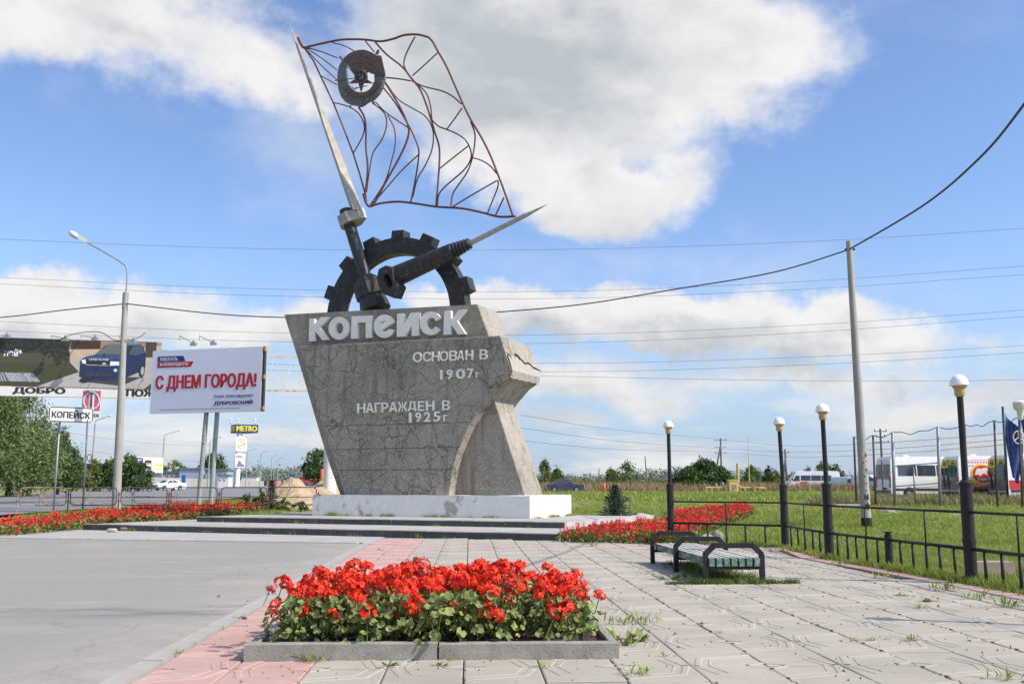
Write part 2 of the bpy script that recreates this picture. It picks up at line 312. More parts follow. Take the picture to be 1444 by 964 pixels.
M_REDP = flat('red_print', (.60, .025, .03), .4); M_YELP = flat('yellow_print', (.78, .60, .02), .4)
M_NAVY = flat('navy_print', (.022, .035, .17), .5); M_PRED = flat('poster_red', (.50, .02, .03), .6)
M_LAV = mat('poster_white', (.72, .72, .80), .5, (.69, .69, .77), .6)
M_BLUEB = flat('blue_sheet', (.02, .12, .34), .5); M_ORANGE = flat('orange_post', (.7, .12, .03), .6)
M_SIGNW = mat('sign_cream', (.70, .69, .62), .5, (.64, .63, .56), 2); M_INK = flat('ink_black', (.02, .018, .02), .6)
M_CREAM = flat('cream_steel', (.60, .58, .50), .5); M_PINKP = flat('faded_pink_print', (.52, .10, .17), .6)
M_YGAS = flat('yellow_gas_paint', (.62, .46, .13), .5)
M_BLDG = flat('blue_grey_cladding', (.30, .34, .40), .6); M_ROOFG = flat('dark_roof', (.14, .16, .19), .7)
M_RUSTP = mat('rusty_greenish_pipe', (.30, .36, .33), .7, (.24, .29, .27), 3, col3=(.13, .06, .03), scale3=3.5, lo3=.60, hi3=.68)
M_TAIL = flat('tail_lamp_red', (.35, .01, .015), .3); M_HEADL = flat('headlamp_glass', (.65, .67, .68), .15)

# ------------------------------------------------------------------ mesh building
WM = {}
class MB:
    def __init__(s): s.v = []; s.f = []; s.m = []; s.sm = []; s.cm = 0
    def add(s, vs, fs, smooth=False, mi=None):
        o = len(s.v); s.v.extend([tuple(v) for v in vs])
        for f in fs: s.f.append([i + o for i in f]); s.m.append(s.cm if mi is None else mi); s.sm.append(smooth)
        return s
    def box(s, a, b, mi=None):
        x0, y0, z0 = a; x1, y1, z1 = b
        return s.add([(x0, y0, z0), (x1, y0, z0), (x1, y1, z0), (x0, y1, z0), (x0, y0, z1), (x1, y0, z1), (x1, y1, z1), (x0, y1, z1)],
                     [(0, 3, 2, 1), (4, 5, 6, 7), (0, 1, 5, 4), (1, 2, 6, 5), (2, 3, 7, 6), (3, 0, 4, 7)], mi=mi)
    def obox(s, c, ax, ay, az, mi=None):
        c = Vector(c); vs = [c + ax * i + ay * j + az * k for k in (-.5, .5) for j in (-.5, .5) for i in (-.5, .5)]
        return s.add(vs, [(0, 2, 3, 1), (4, 5, 7, 6), (0, 1, 5, 4), (1, 3, 7, 5), (3, 2, 6, 7), (2, 0, 4, 6)], mi=mi)
    def bar(s, p, q, w, h=None, up=UP, mi=None):
        p, q = Vector(p), Vector(q); d = q - p; h = h or w; dn = d.normalized(); sd = dn.cross(up)
        if sd.length < 1e-4: sd = dn.cross(Vector((0, 1, 0)))
        sd.normalize(); u2 = sd.cross(dn).normalized()
        return s.obox((p + q) / 2, d, sd * w, u2 * h, mi)
    def tube(s, pts, r, n=8, closed=False, caps=True, mi=None):
        pts = [Vector(p) for p in pts]; k = len(pts); rr = r if isinstance(r, (list, tuple)) else [r] * k
        vs = []; nrm = None
        for i, p in enumerate(pts):
            if closed: t = pts[(i + 1) % k] - pts[i - 1]
            else: t = pts[min(i + 1, k - 1)] - pts[max(i - 1, 0)]
            t.normalize()
            if nrm is None:
                a = Vector((0, 0, 1)) if abs(t.z) < .9 else Vector((0, 1, 0)); nrm = t.cross(a).normalized()
            else: nrm = (nrm - t * nrm.dot(t)).normalized()
            b = t.cross(nrm)
            for j in range(n):
                an = 2 * math.pi * j / n; vs.append(p + (nrm * math.cos(an) + b * math.sin(an)) * rr[i])
        fs = []
        for i in range(k if closed else k - 1):
            a = i * n; b = ((i + 1) % k) * n
            for j in range(n): fs.append((a + j, a + (j + 1) % n, b + (j + 1) % n, b + j))
        s.add(vs, fs, True, mi)
        if caps and not closed: s.add(vs[:n], [tuple(range(n))[::-1]], mi=mi); s.add(vs[-n:], [tuple(range(n))], mi=mi)
        return s
    def prism(s, poly, vec, holes=(), mi=None, smooth=False):
        loops = [[Vector(p) for p in poly]] + [[Vector(p) for p in h] for h in holes]; vec = Vector(vec)
        flatv = [p for l in loops for p in l]; n = len(flatv); tris = tessellate_polygon(loops)
        s.add(flatv + [p + vec for p in flatv], [tuple(t) for t in tris] + [tuple(i + n for i in t)[::-1] for t in tris], mi=mi)
        o = 0
        for l in loops:
            k = len(l); vs = l + [p + vec for p in l]
            s.add(vs, [(i, (i + 1) % k, (i + 1) % k + k, i + k) for i in range(k)], smooth, mi); o += k
        return s
    def lathe(s, prof, c=(0, 0, 0), n=16, axis='z', mi=None, smooth=True):
        c = Vector(c); vs = []
        for r, z in prof:
            for j in range(n):
                a = 2 * math.pi * j / n; x, y = r * math.cos(a), r * math.sin(a)
                vs.append(c + (Vector((x, y, z)) if axis == 'z' else Vector((x, z, y)) if axis == 'y' else Vector((z, x, y))))
        fs = [(i * n + j, i * n + (j + 1) % n, (i + 1) * n + (j + 1) % n, (i + 1) * n + j) for i in range(len(prof) - 1) for j in range(n)]
        return s.add(vs, fs, smooth, mi)
    def build(s, name, mats, parent=None, local=False, fix=True, label=None):
        me = bpy.data.meshes.new(name)
        vs = s.v
        if parent is not None and not local and parent in WM:
            iv = WM[parent].inverted(); vs = [tuple(iv @ Vector(v)) for v in vs]
        me.from_pydata(vs, [], s.f)
        mats = mats if isinstance(mats, (list, tuple)) else [mats]
        for m in mats: me.materials.append(m)
        me.polygons.foreach_set('material_index', s.m); me.polygons.foreach_set('use_smooth', s.sm)
        if fix:
            bm = bmesh.new(); bm.from_mesh(me); bmesh.ops.remove_doubles(bm, verts=bm.verts, dist=1e-5)
            bmesh.ops.recalc_face_normals(bm, faces=bm.faces)
            for e in bm.edges:
                if len(e.link_faces) == 2 and e.calc_face_angle(0) > .7: e.smooth = False
            bm.to_mesh(me); bm.free()
        o = bpy.data.objects.new(name, me); COL.objects.link(o)
        if parent is not None: o.parent = parent; WM[o] = WM.get(parent, Matrix.Identity(4))
        else: WM[o] = Matrix.Identity(4)
        if label: o['label'] = label
        return o
def thing(name, label, cat, loc=(0, 0, 0), rz=0.0, group=None):
    o = bpy.data.objects.new(name, None); COL.objects.link(o); o.location = loc; o.rotation_euler = (0, 0, rz); o.empty_display_size = .2
    o['label'] = label; o['category'] = cat
    if group: o['group'] = group
    WM[o] = Matrix.Translation(Vector(loc)) @ Matrix.Rotation(rz, 4, 'Z'); return o
def tag(o, label, cat=None, group=None, kind=None):
    o['label'] = label
    if cat: o['category'] = cat
    if group: o['group'] = group
    if kind: o['kind'] = kind
    return o
def struct(o, label=None):
    o['kind'] = 'structure'
    if label: o['label'] = label
    return o
KIDS = {}
def copy_tree(o, loc=None, rz=None, label=None, parent=None, scale=None):
    c = o.copy(); COL.objects.link(c)
    if parent is not None: c.parent = parent
    if loc is not None: c.location = loc
    if rz is not None: c.rotation_euler = (0, 0, rz)
    if scale is not None: c.scale = (scale,) * 3
    if label: c['label'] = label
    for ch in [x for x in o.children]: copy_tree(ch, parent=c)
    return c
def raw_mesh(name, verts, faces_n, nper, material, parent=None, smooth=False):
    """fast numpy mesh: verts (N,3), faces consecutive groups of nper vertices or index array"""
    me = bpy.data.meshes.new(name); verts = np.asarray(verts, dtype=np.float32).reshape(-1, 3); idx = np.asarray(faces_n, dtype=np.int32).reshape(-1, nper)
    me.vertices.add(len(verts)); me.vertices.foreach_set('co', verts.ravel())
    me.loops.add(idx.size); me.loops.foreach_set('vertex_index', idx.ravel())
    me.polygons.add(len(idx)); me.polygons.foreach_set('loop_start', np.arange(0, idx.size, nper, dtype=np.int32))
    me.polygons.foreach_set('loop_total', np.full(len(idx), nper, dtype=np.int32))
    if smooth: me.polygons.foreach_set('use_smooth', np.ones(len(idx), dtype=bool))
    me.materials.append(material); me.update(calc_edges=True); me.validate()
    o = bpy.data.objects.new(name, me); COL.objects.link(o)
    if parent is not None: o.parent = parent
    return o
def bez(pts, k=4):
    """smooth curve through points (Catmull-Rom)"""
    pts = [Vector(p) for p in pts]; out = []
    for i in range(len(pts) - 1):
        a, b, c, d = pts[max(i - 1, 0)], pts[i], pts[i + 1], pts[min(i + 2, len(pts) - 1)]
        for j in range(k):
            t = j / k; out.append(.5 * ((2 * b) + (c - a) * t + (2 * a - 5 * b + 4 * c - d) * t * t + (3 * b - a - 3 * c + d) * t ** 3))
    out.append(pts[-1]); return out

# ------------------------------------------------------------------ lettering
_GL = {}
def glyphs(text, bold=0.0, res=3):
    key = (text, bold)
    if text == 'А' and key not in _GL:               # a heavy А whose crossbar stays readable when small
        o_ = [(0, 0), (.20, 0), (.275, .22), (.725, .22), (.80, 0), (1, 0), (.62, 1), (.38, 1)]; h_ = [(.345, .40), (.655, .40), (.50, .86)]; m = MB(); m.prism([(x, y, 0) for x, y in o_], (0, 0, 1), [[(x, y, 0) for x, y in h_]])
        _GL[key] = (np.array(m.v), m.f, None)
    if key in _GL: return _GL[key]
    c = bpy.data.curves.new('t', 'FONT'); c.body = text; c.resolution_u = res; c.offset = min(bold, .018); c.fill_mode = 'FRONT'; c.extrude = .5
    c.fill_mode = 'BOTH'
    pass
    o = bpy.data.objects.new('t', c); me = o.to_mesh()
    v = np.array([tuple(x.co) for x in me.vertices]); f = [tuple(p.vertices) for p in me.polygons]
    o.to_mesh_clear(); bpy.data.objects.remove(o); bpy.data.curves.remove(c)
    lo, hi = v.min(0), v.max(0); v = (v - lo) / np.maximum(hi - lo, 1e-6)
    _GL[key] = (v, f, (hi - lo)); return _GL[key]
def text_quad(mb, text, bl, br, tl, depth, bold=0.0, mi=None, tr=None):
    """fit text into the quad bl-br-tl, extruded by the vector depth"""
    v, f, _ = glyphs(text, bold); bl, br, tl, depth = map(Vector, (bl, br, tl, depth)); tr = Vector(tr) if tr is not None else br + tl - bl
    pts = []
    for x, y, z in v:
        b = bl.lerp(br, x); t = tl.lerp(tr, x); pts.append(b.lerp(t, y) + depth * z)
    mb.add(pts, f, mi=mi)
    if bold > .035:                                   # heavy face: two more strokes either side
        sh = (br - bl).normalized() * (tl - bl).length * bold * .45
        for k, q in ((-1, .06), (1, .12)): mb.add([p + sh * k + depth * q for p in pts], f, mi=mi)
    return mb
# ================================================================== SETTING
def strip_sheet(name, rows, dz, material, kind='structure', sub=8):
    vs, fs = [], []
    for Y, xl, xr in rows:
        for i in range(sub + 1): vs.append((xl + (xr - xl) * i / sub, Y, terr(Y) + dz))
    n = sub + 1
    for r in range(len(rows) - 1):
        for i in range(sub): a = r * n + i; fs.append((a, a + 1, a + 1 + n, a + n))
    m = MB(); m.add(vs, fs); o = m.build(name, material, fix=False); o['kind'] = kind; return o
ys = [-60, -20, 0, 10, 20, 26] + list(range(28, 150, 4)) + [160, 180, 200, 240, 300, 380, 500, 800, 1500, 3000, 9000]
gm = MB(); xs_ = [-9000, -2500, -900, -400, -200, -100, -60] + list(range(-45, 60, 5)) + [70, 100, 200, 400, 900, 2500, 9000]
gv = [(x, y, terr(y) - .012 + (0 if y < 27 else .05 * noise.noise(Vector((x * .13, y * .13, 0))))) for y in ys for x in xs_]
nx = len(xs_); gm.add(gv, [(r * nx + i, r * nx + i + 1, (r + 1) * nx + i + 1, (r + 1) * nx + i) for r in range(len(ys) - 1) for i in range(nx - 1)], True)
struct(gm.build('ground', M_GROUND, fix=False), 'green meadow ground spreading behind the plaza')
struct(strip_sheet('field', [(118, -22, 400), (160, -20, 420), (200, -28, 450), (300, -50, 500), (500, -90, 700), (1500, -400, 1500)], .06, M_DRYG), 'brown dry field reaching the far tree line')
ROADROWS = [(24, -46, -23), (30, -40, -22), (40, -37, -20.8), (52, -36, -18.5), (66, -37, -17.8), (80, -40, -19.5), (100, -46, -22.5), (140, -58, -30), (200, -74, -43), (300, -98, -64), (500, -150, -106), (900, -240, -190)]
struct(strip_sheet('road', [(Y, a, b) for y0, y1 in zip(ROADROWS[:-1], ROADROWS[1:]) for Y, a, b in [(y0[0] + (y1[0] - y0[0]) * k / 4, y0[1] + (y1[1] - y0[1]) * k / 4, y0[2] + (y1[2] - y0[2]) * k / 4) for k in range(4)]], .09, M_ROAD), 'grey asphalt highway running past the left of the monument')
struct(strip_sheet('track', [(106, 2, 200), (112, 2, 200)], .09, M_BORDER), 'pale dirt track crossing the meadow under the parked blue car')

# tile frame of the plaza
TH = R(2.4); T = .6
EX = Vector((math.cos(TH), math.sin(TH), 0)); EY = Vector((-math.sin(TH), math.cos(TH), 0)); TO = atZ(417, 964, 0); TO.z = 0
def tp(u, v, z=0): return TO + EX * u + EY * v + UP * z
# fence line on the ground
FP = [Vector((x, y, 0)) for x, y in ((4.02, 25.6), (6.36, 23.6), (6.22, 19.9), (6.46, 17.4), (6.72, 14.9), (6.86, 12.3), (6.92, 9.9), (6.9, 7.4), (6.8, 5.0))]
def fenceX(Y): return float(np.interp(Y, [p.y for p in FP[::-1]], [p.x for p in FP[::-1]]))
# pavement base under the tiles and the asphalt yard
b = MB(); b.add([tp(-1.25, -8, -.036), (11, -2, -.036), (8, 5, -.036), (7.2, 12, -.036), (6.6, 20, -.036), (6.6, 23.5, -.036), (4.1, 26, -.036), (3.6, 27.5, -.036), (-5, 31, -.036), tp(-1.25, 22, -.036)], [tuple(range(10))])
pav = struct(b.build('pavement', M_JOINT), 'tiled plaza pavement in front of the monument')
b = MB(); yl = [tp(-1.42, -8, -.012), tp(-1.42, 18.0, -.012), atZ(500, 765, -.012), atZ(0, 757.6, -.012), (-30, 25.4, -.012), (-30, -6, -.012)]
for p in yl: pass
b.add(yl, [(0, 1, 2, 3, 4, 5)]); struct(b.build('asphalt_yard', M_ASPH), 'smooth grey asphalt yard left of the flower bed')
b = MB(); rr = random.Random(3)
v = -8
border = None
while v < 18:
    b2 = MB(); b2.box((-.085, .006, -.05), (.085, 1.0, .008)); border_src = None
    break
bord = thing('border_strip', 'pale concrete edging strip between the asphalt and the pink tiles', 'kerb', tuple(tp(-1.33, 0)), TH)
bs = MB().box((-.09, .006, -.06), (.09, .994, .008)).build('kerb_stone', M_BORDER, bord, local=True)
bs.location = (0, -3, 0)
for k in range(-2, 18):
    c = bs.copy(); COL.objects.link(c); c.parent = bord; c.location = (rr.uniform(-.004, .004), k, rr.uniform(-.003, .003))
# grey paving between the asphalt and the steps
def mz(u, v, z=0): return mon(u, v, z)
b = MB(); b.add([tuple(atZ(0, 757.2, -.020)), tuple(atZ(502, 764.5, -.020)), tuple(tp(-1.2, 18.2, -.020)), tuple(mz(-2, -5.9, -.020)), tuple(mz(-22, -5.9, -.020)), (-30, 31, -.020), (-30, 25, -.020)], [tuple(range(7))])
struct(b.build('paving_strip', M_PAVE), 'weathered concrete strip between the asphalt and the lower step')
b = MB(); p0, p1 = atZ(-30, 757.2, 0), atZ(505, 765.2, 0); b.bar(p0 + UP * -.02, p1 + UP * -.02, .12, .05); struct(b.build('kerb_line', M_STONE), 'thin sandy kerb line along the far edge of the asphalt')

# tile meshes : a quarter of a hexagon and of a small diamond raised on each tile
def ribbon(mb, pts, w, h, z0):
    pts = [Vector((x, y, 0)) for x, y in pts]; vs = []
    for i, p in enumerate(pts):
        t = (pts[min(i + 1, len(pts) - 1)] - pts[max(i - 1, 0)]).normalized(); nn = Vector((-t.y, t.x, 0))
        for o, z in ((-w, 0), (-w * .62, h), (w * .62, h), (w, 0)): q = p + nn * o; vs.append((min(max(q.x, .004), T - .004), min(max(q.y, .004), T - .004), z0 + z))
    fs = [(i * 4 + j, i * 4 + j + 1, i * 4 + 5 + j, i * 4 + 4 + j) for i in range(len(pts) - 1) for j in range(3)]
    mb.add(vs, fs)
def tile_mb(fx, fy):
    m = MB(); g = .006; e = .012
    vs = [(g, g, -.04), (T - g, g, -.04), (T - g, T - g, -.04), (g, T - g, -.04), (g, g, -.005), (T - g, g, -.005), (T - g, T - g, -.005), (g, T - g, -.005),
          (g + e, g + e, 0), (T - g - e, g + e, 0), (T - g - e, T - g - e, 0), (g + e, T - g - e, 0)]
    fs = [(8, 9, 10, 11)] + [(4 + i, 4 + (i + 1) % 4, 8 + (i + 1) % 4, 8 + i) for i in range(4)] + [(i, (i + 1) % 4, 4 + (i + 1) % 4, 4 + i) for i in range(4)]
    m.add(vs, fs)
    ribbon(m, [(.55, .012), (.46, .36), (.012, .50)], .034, .0055, 0.0)
    ribbon(m, [(.455, .012), (.385, .29), (.012, .405)], .010, .0035, 0.0)
    ribbon(m, [(.15, .012), (.012, .10)], .026, .006, 0.0)
    if fx: m.v = [(T - x, y, z) for x, y, z in m.v]
    if fy: m.v = [(x, T - y, z) for x, y, z in m.v]
    return m
TM = {}
for fx in (0, 1):
    for fy in (0, 1):
        for pk in (0, 1):
            mb = tile_mb(fx, fy); o = mb.build('tile', M_PINK if pk else M_TILE); TM[fx, fy, pk] = (o.data, mb); bpy.data.objects.remove(o)
# tiles inside the planter bed are left out
BU0, BU1, BV0, BV1 = -.62, 2.45, .98, 3.05
cand = []
for i in range(-2, 18):
    for j in range(-5, 34):
        c = tp((i + .5) * T, (j + .5) * T)
        if c.x > fenceX(c.y) - .42 if c.y > 5 else c.x > 6.4: continue
        w = (c - Vector((CM.x, CM.y, 0)))
        if w.dot(EV) > -6.5: continue
        if c.y > 25.2 + .0 and c.x > 3.2: continue
        if BU0 + .1 < (i + .5) * T < BU1 - .1 and BV0 + .1 < (j + .5) * T < BV1 - .1: continue
        cand.append((c.y, i, j))
cand.sort()
rest = MB(); n_t = 0; vis = []
for y, i, j in cand:
    c = tp((i + .5) * T, (j + .5) * T); inview = y > 5.6 and abs(c.x) / c.y < .56
    pk = 1 if (i < 0 or j == 27) else 0; key = (i % 2, (j + 1) % 2, pk); org = tp(i * T, j * T); z = rr.uniform(-.003, .003)
    if inview and n_t < 290:
        o = bpy.data.objects.new('tile', TM[key][0]); COL.objects.link(o); o.parent = pav; o.location = (org.x, org.y, z)
        o.rotation_euler = (rr.uniform(-.004, .004), rr.uniform(-.004, .004), TH + rr.uniform(-.004, .004)); n_t += 1
    else:
        Mx = Matrix.Translation((org.x, org.y, z)) @ Matrix.Rotation(TH, 4, 'Z'); mb = TM[key][1]
        rest.add([Mx @ Vector(v) for v in mb.v], mb.f, mi=pk)
o = rest.build('distant_tiles', [M_TILE, M_PINK], pav, fix=False); o['kind'] = 'stuff'
# pink edge tiles following the fence
pe = []
L_ = bez(FP, 14)
acc = 0; last = L_[0]
for a, c in zip(L_[:-1], L_[1:]):
    d = (c - a).normalized(); nn = Vector((d.y, -d.x, 0))
    if nn.x > 0 and c.y < 24: nn = -nn
    if c.y >= 24 or nn.y > 0 and c.y > 23: nn = Vector((d.y, -d.x, 0)); nn = nn if nn.y < 0 else -nn
    ln = (c - a).length; k = 1
    m = MB(); q0 = a + nn * .10 + d * .006; q1 = c + nn * .10 - d * .006; q2 = c + nn * .46 - d * .006; q3 = a + nn * .46 + d * .006
    m.prism([q0, q1, q2, q3], UP * .043)
    for i_ in range(len(m.v)): x, y, z = m.v[i_]; m.v[i_] = (x, y, z - .037)
    m.build('edge_tile', M_PINK, pav)

# steps: terrace with two kerbed steps, built of kerb stones and treads
ster = thing('terrace_steps', 'two low concrete steps with dark kerb faces below the monument', 'steps', tuple(mon(-5, -6, 0)))
def slab_uv(mb, u0, u1, v0, v1, z0, z1):
    ps = [mon(u0, v0, z0), mon(u1, v0, z0), mon(u1, v1, z0), mon(u0, v1, z0)]; mb.prism(ps, UP * (z1 - z0))
m = MB(); slab_uv(m, -13.45, 3.5, -5.95, 4.5, -.1, .172); m.build('tread', M_PAVE, ster)
m = MB(); slab_uv(m, -11.5, 2.3, -2.70, 4.7, .12, .350); m.build('terrace_top', M_PAVE, ster)
def kerb_row(u0, u1, vf, z0, z1, ln=1.0):
    u = u0
    while u < u1 - .1:
        e = min(u + ln, u1); m = MB(); dz = rr.uniform(-.004, .006); dv = rr.uniform(-.008, .008)
        a = [mon(u + .006, vf + dv, z0), mon(e - .006, vf + dv, z0), mon(e - .006, vf + dv, z1 - .02 + dz), mon(u + .006, vf + dv, z1 - .02 + dz)]
        b_ = [mon(u + .006, vf + dv + .02, z1 + dz), mon(e - .006, vf + dv + .02, z1 + dz), mon(e - .006, vf + dv + .16, z1 + dz), mon(u + .006, vf + dv + .16, z1 + dz)]
        c_ = [mon(u + .006, vf + .16, z0), mon(e - .006, vf + .16, z0)]
        m.add(a + b_ + c_, [(0, 1, 2, 3)], mi=1); m.add(a + b_ + c_, [(3, 2, 5, 4), (4, 5, 6, 7), (7, 6, 9, 8), (1, 9, 6, 5, 2), (0, 3, 4, 7, 8)], mi=0)
        m.build('kerb_stone', [M_KERB, M_RISER], ster, fix=False); u = e
kerb_row(-13.6, 3.6, -6.1, -.1, .178); kerb_row(-11.65, 2.4, -2.85, .12, .358)

# ================================================================== MONUMENT
mo = thing('monument', 'tall concrete city monument with gear, jackhammer, flagpole and metal flag', 'monument', tuple(mon(-4, 2, .35)))
ZP = 1.104
m = MB()
ps = [mon(-8.75, 0, .28), mon(0, 0, .28), mon(0, 3.93, .28), mon(-8.75, 3.93, .28)]; m.prism(ps, UP * (ZP - .28))
pl = m.build('plinth', M_PLINTH, mo)
bm = bmesh.new(); bm.from_mesh(pl.data); bmesh.ops.subdivide_edges(bm, edges=bm.edges[:], cuts=24, use_grid_fill=True)
for vv in bm.verts:
    w = vv.co.copy(); vv.co += Vector((noise.noise(w * 1.3), noise.noise(w * 1.3 + Vector((9, 0, 0))), noise.noise(w * 1.1 + Vector((0, 9, 0))))) * .018
bm.to_mesh(pl.data); bm.free()
def src(pts, o, s): return [(o[0] + x / s, o[1] + y / s) for x, y in pts]
left = [(420.6, 488.8), (429, 513), (436, 536), (450.5, 586), (464.6, 631.6), (477, 667), (485.8, 700)]
arc = [(633.5, 700), (634.3, 690), (637.6, 666.6), (643.9, 641.7), (651, 623), (661.5, 600), (675, 579.4), (688.5, 560.7), (706, 540), (719, 531), (721.3, 522.3), (705.5, 473.6)]
slabp = [on(x, y, .35) for x, y in left + arc]
m = MB(); m.prism(slabp, EV * .56); slab = m.build('front_slab', M_CONC, mo)
prow = [on(x, y, .35) + EV * .562 for x, y in [(640, 477.1), (705.5, 473.6), (721.3, 522.3), (719, 531), (706, 540), (688.5, 560.7), (678, 575), (655, 575)]]
m = MB(); m.prism(prow, EV * 2.04)
pr = m.build('side_block', M_CONC2, mo)
# the broken lower lip of the side block: rough pale mortar and a stepped crack
m = MB(); e0, e1 = on(713.6, 498.5, .35), on(721.3, 522.3, .35); e2 = on(719.3, 530.5, .35)
nrm = ((e1 - e0).cross(EV)).normalized(); nrm = nrm if nrm.dot(EU) > 0 else -nrm
cols = 16; g0, g1 = [], []
for k in range(cols + 1):
    d = .02 + 2.56 * k / cols; t0 = .10 + .22 * noise.noise(Vector((k * .9, 0, 3))) + .35 * k / cols * .3
    g0.append(e0.lerp(e1, max(0, t0)) + EV * d + nrm * .003); g1.append(e1 + EV * d + nrm * (.035 + .05 * noise.noise(Vector((k * .7, 5, 0)))) + UP * .04 * noise.noise(Vector((k * 1.1, 2, 0))))
g2 = [e2 + EV * (.02 + 2.56 * k / cols) + nrm * (.01 + .04 * noise.noise(Vector((k * .8, 8, 0)))) - UP * (.03 + .07 * abs(noise.noise(Vector((k * 1.3, 4, 1))))) for k in range(cols + 1)]
g3 = [p + nrm * .045 for p in g0]
rows = [g0, g3, g1, g2]; vs = [p for r_ in rows for p in r_]; n = cols + 1
m.add(vs, [(r_ * n + i, r_ * n + i + 1, (r_ + 1) * n + i + 1, (r_ + 1) * n + i) for r_ in range(3) for i in range(cols)])
m.build('mortar_patch', M_MORTAR, mo)
m = MB(); cr = [(1003, 500), (1022, 525), (1040, 550)]; cr2 = [(1070, 503), (1095, 520), (1120, 552), (1150, 580), (1168, 602), (1195, 595), (1225, 610), (1240, 635), (1275, 652), (1325, 672)]
def side_pt(px, py):
    r_ = ray(px, py); n_ = nrm; t = (e0 + n_ * .05 - CAM).dot(n_) / r_.dot(n_); return CAM + r_ * t
for c_ in (cr, cr2):
    pts = [side_pt(570 + x / 6.876, 425 + y / 6.876) for x, y in c_]; m.tube(pts, [.018] + [.035] * (len(pts) - 2) + [.015], 5)
m.build('crack', flat('crack_dark', (.03, .027, .022), 1), mo)
leftc = [(400.1, 443.3), (415, 490.5), (433, 550.5), (450.5, 610.4), (466, 660), (480.5, 700)]
core = leftc + [(741.5, 700), (740.3, 696.6), (698.4, 567), (692, 540), (689.6, 473.6), (673.7, 428.8)]
m = MB(); m.prism([on(x, y, .9) for x, y in core], EV * 1.62); m.build('pedestal_core', M_CONC2, mo)
# horizontal casting joints of the front slab
for y0, xa, xb in ((598, 457, 664), (631.8, 467, 650), (662, 477.5, 641)):
    m = MB(); a, c = on(xa, y0 + .3, .35), on(xb, y0 - .3, .35); a.z = c.z = (a.z + c.z) / 2
    pts = [a.lerp(c, k / 24) + UP * .012 * noise.noise(Vector((k * .6, y0, 0))) for k in range(25)]
    m.tube(pts, .009, 4); m.build('casting_joint', flat('joint_dark', (.06, .055, .048), 1), mo)
# ---- raised name
def plan(pts, o, s, off): return [on(o[0] + x / s, o[1] + y / s, off) for x, y in pts]
def ell(cx, cy, rx, ry, n=28, a0=0, a1=360): return [(cx + rx * math.cos(R(a0 + (a1 - a0) * k / n)), cy - ry * math.sin(R(a0 + (a1 - a0) * k / n))) for k in range(n if a1 - a0 == 360 else n + 1)]
A = ((430, 425), 9.627); Bc = ((380, 280), 3.282)
big = [(A, [(58, 235), (128, 235), (130, 300), (215, 213), (335, 212), (200, 348), (325, 520), (232, 525), (138, 402), (130, 538), (50, 540)], []),
       (A, ell(458, 365, 140, 155), [ell(463, 362, 54, 74)[::-1]]),
       (A, [(632, 198), (905, 188), (900, 493), (822, 497), (822, 280), (712, 285), (708, 505), (620, 505)], []),
       (A, [(1218, 272)] + ell(1075, 335, 143, 160, 34, 25, 342) + [(1140, 372), (1108, 398), (1068, 402), (1042, 390)], [[(1018, 305), (1040, 275), (1090, 262), (1097, 268)][::-1]]),
       (Bc, [(590, 532), (622, 530), (622, 580), (652, 528), (692, 526), (689, 634), (657, 636), (658, 588), (628, 638), (588, 640)], []),
       (Bc, ell(745, 577, 51, 55, 30, 25, 330) + ell(748, 577, 22, 27, 16, 25, 330)[::-1], []),
       (Bc, [(808, 520), (840, 518), (840, 562), (874, 515), (911, 514), (869, 566), (908, 626), (872, 628), (840, 582), (838, 628), (804, 630)], [])]
for (o_, s_), pts, holes in big:
    m = MB(); m.prism(plan(pts, o_, s_, .74), EV * .165, [plan(h, o_, s_, .74) for h in holes]); m.build('letter', M_WHITE, mo)
def small(ch, x0, x1, ax, at_, ab, bx, bt, bb, o_, s_, bold=.018, rev=False):
    """glyph whose top/bottom follow the line through (ax, top at_, bottom ab) and (bx, bt, bb)"""
    f = lambda x, p, q: p + (q - p) * (x - ax) / (bx - ax)
    P = lambda x, y: on(o_[0] + x / s_, o_[1] + y / s_, .35 - .055)
    m = MB(); text_quad(m, ch, P(x0, f(x0, ab, bb)), P(x1, f(x1, ab, bb)), P(x0, f(x0, at_, bt)), EV * .058, bold, tr=P(x1, f(x1, at_, bt))); m.build('letter', M_WHITE, mo, fix=False)
B2 = ((570, 425), 6.876); C3 = ((380, 420), 2.836)
for ch, a, b_ in (('О', 82, 170), ('С', 180, 258), ('Н', 265, 340), ('О', 343, 425), ('В', 435, 512), ('А', 512, 578), ('Н', 592, 665), ('В', 730, 805)): small(ch, a, b_, 82, 492, 588, 805, 462, 558, *B2)
for ch, a, b_ in (('1', 347, 368), ('9', 410, 465), ('0', 500, 588), ('7', 612, 668)): small(ch, a, b_, 345, 662, 757, 668, 647, 742, *B2)
small('г', 692, 722, 692, 688, 738, 722, 687, 737, *B2)
for ch, a, b_ in (('Н', 350, 382), ('А', 385, 415), ('Г', 420, 442), ('Р', 447, 473), ('А', 478, 509), ('Ж', 512, 550), ('Д', 553, 586), ('Е', 593, 617), ('Н', 625, 658), ('В', 690, 720)): small(ch, a, b_, 350, 421, 460, 720, 408, 447, *C3)
for ch, a, b_ in (('1', 557, 567), ('9', 583, 605), ('2', 618, 643), ('5', 655, 681)): small(ch, a, b_, 556, 458, 497, 680, 453, 492, *C3)
small('г', 695, 709, 695, 467, 492, 709, 466, 491, *C3)
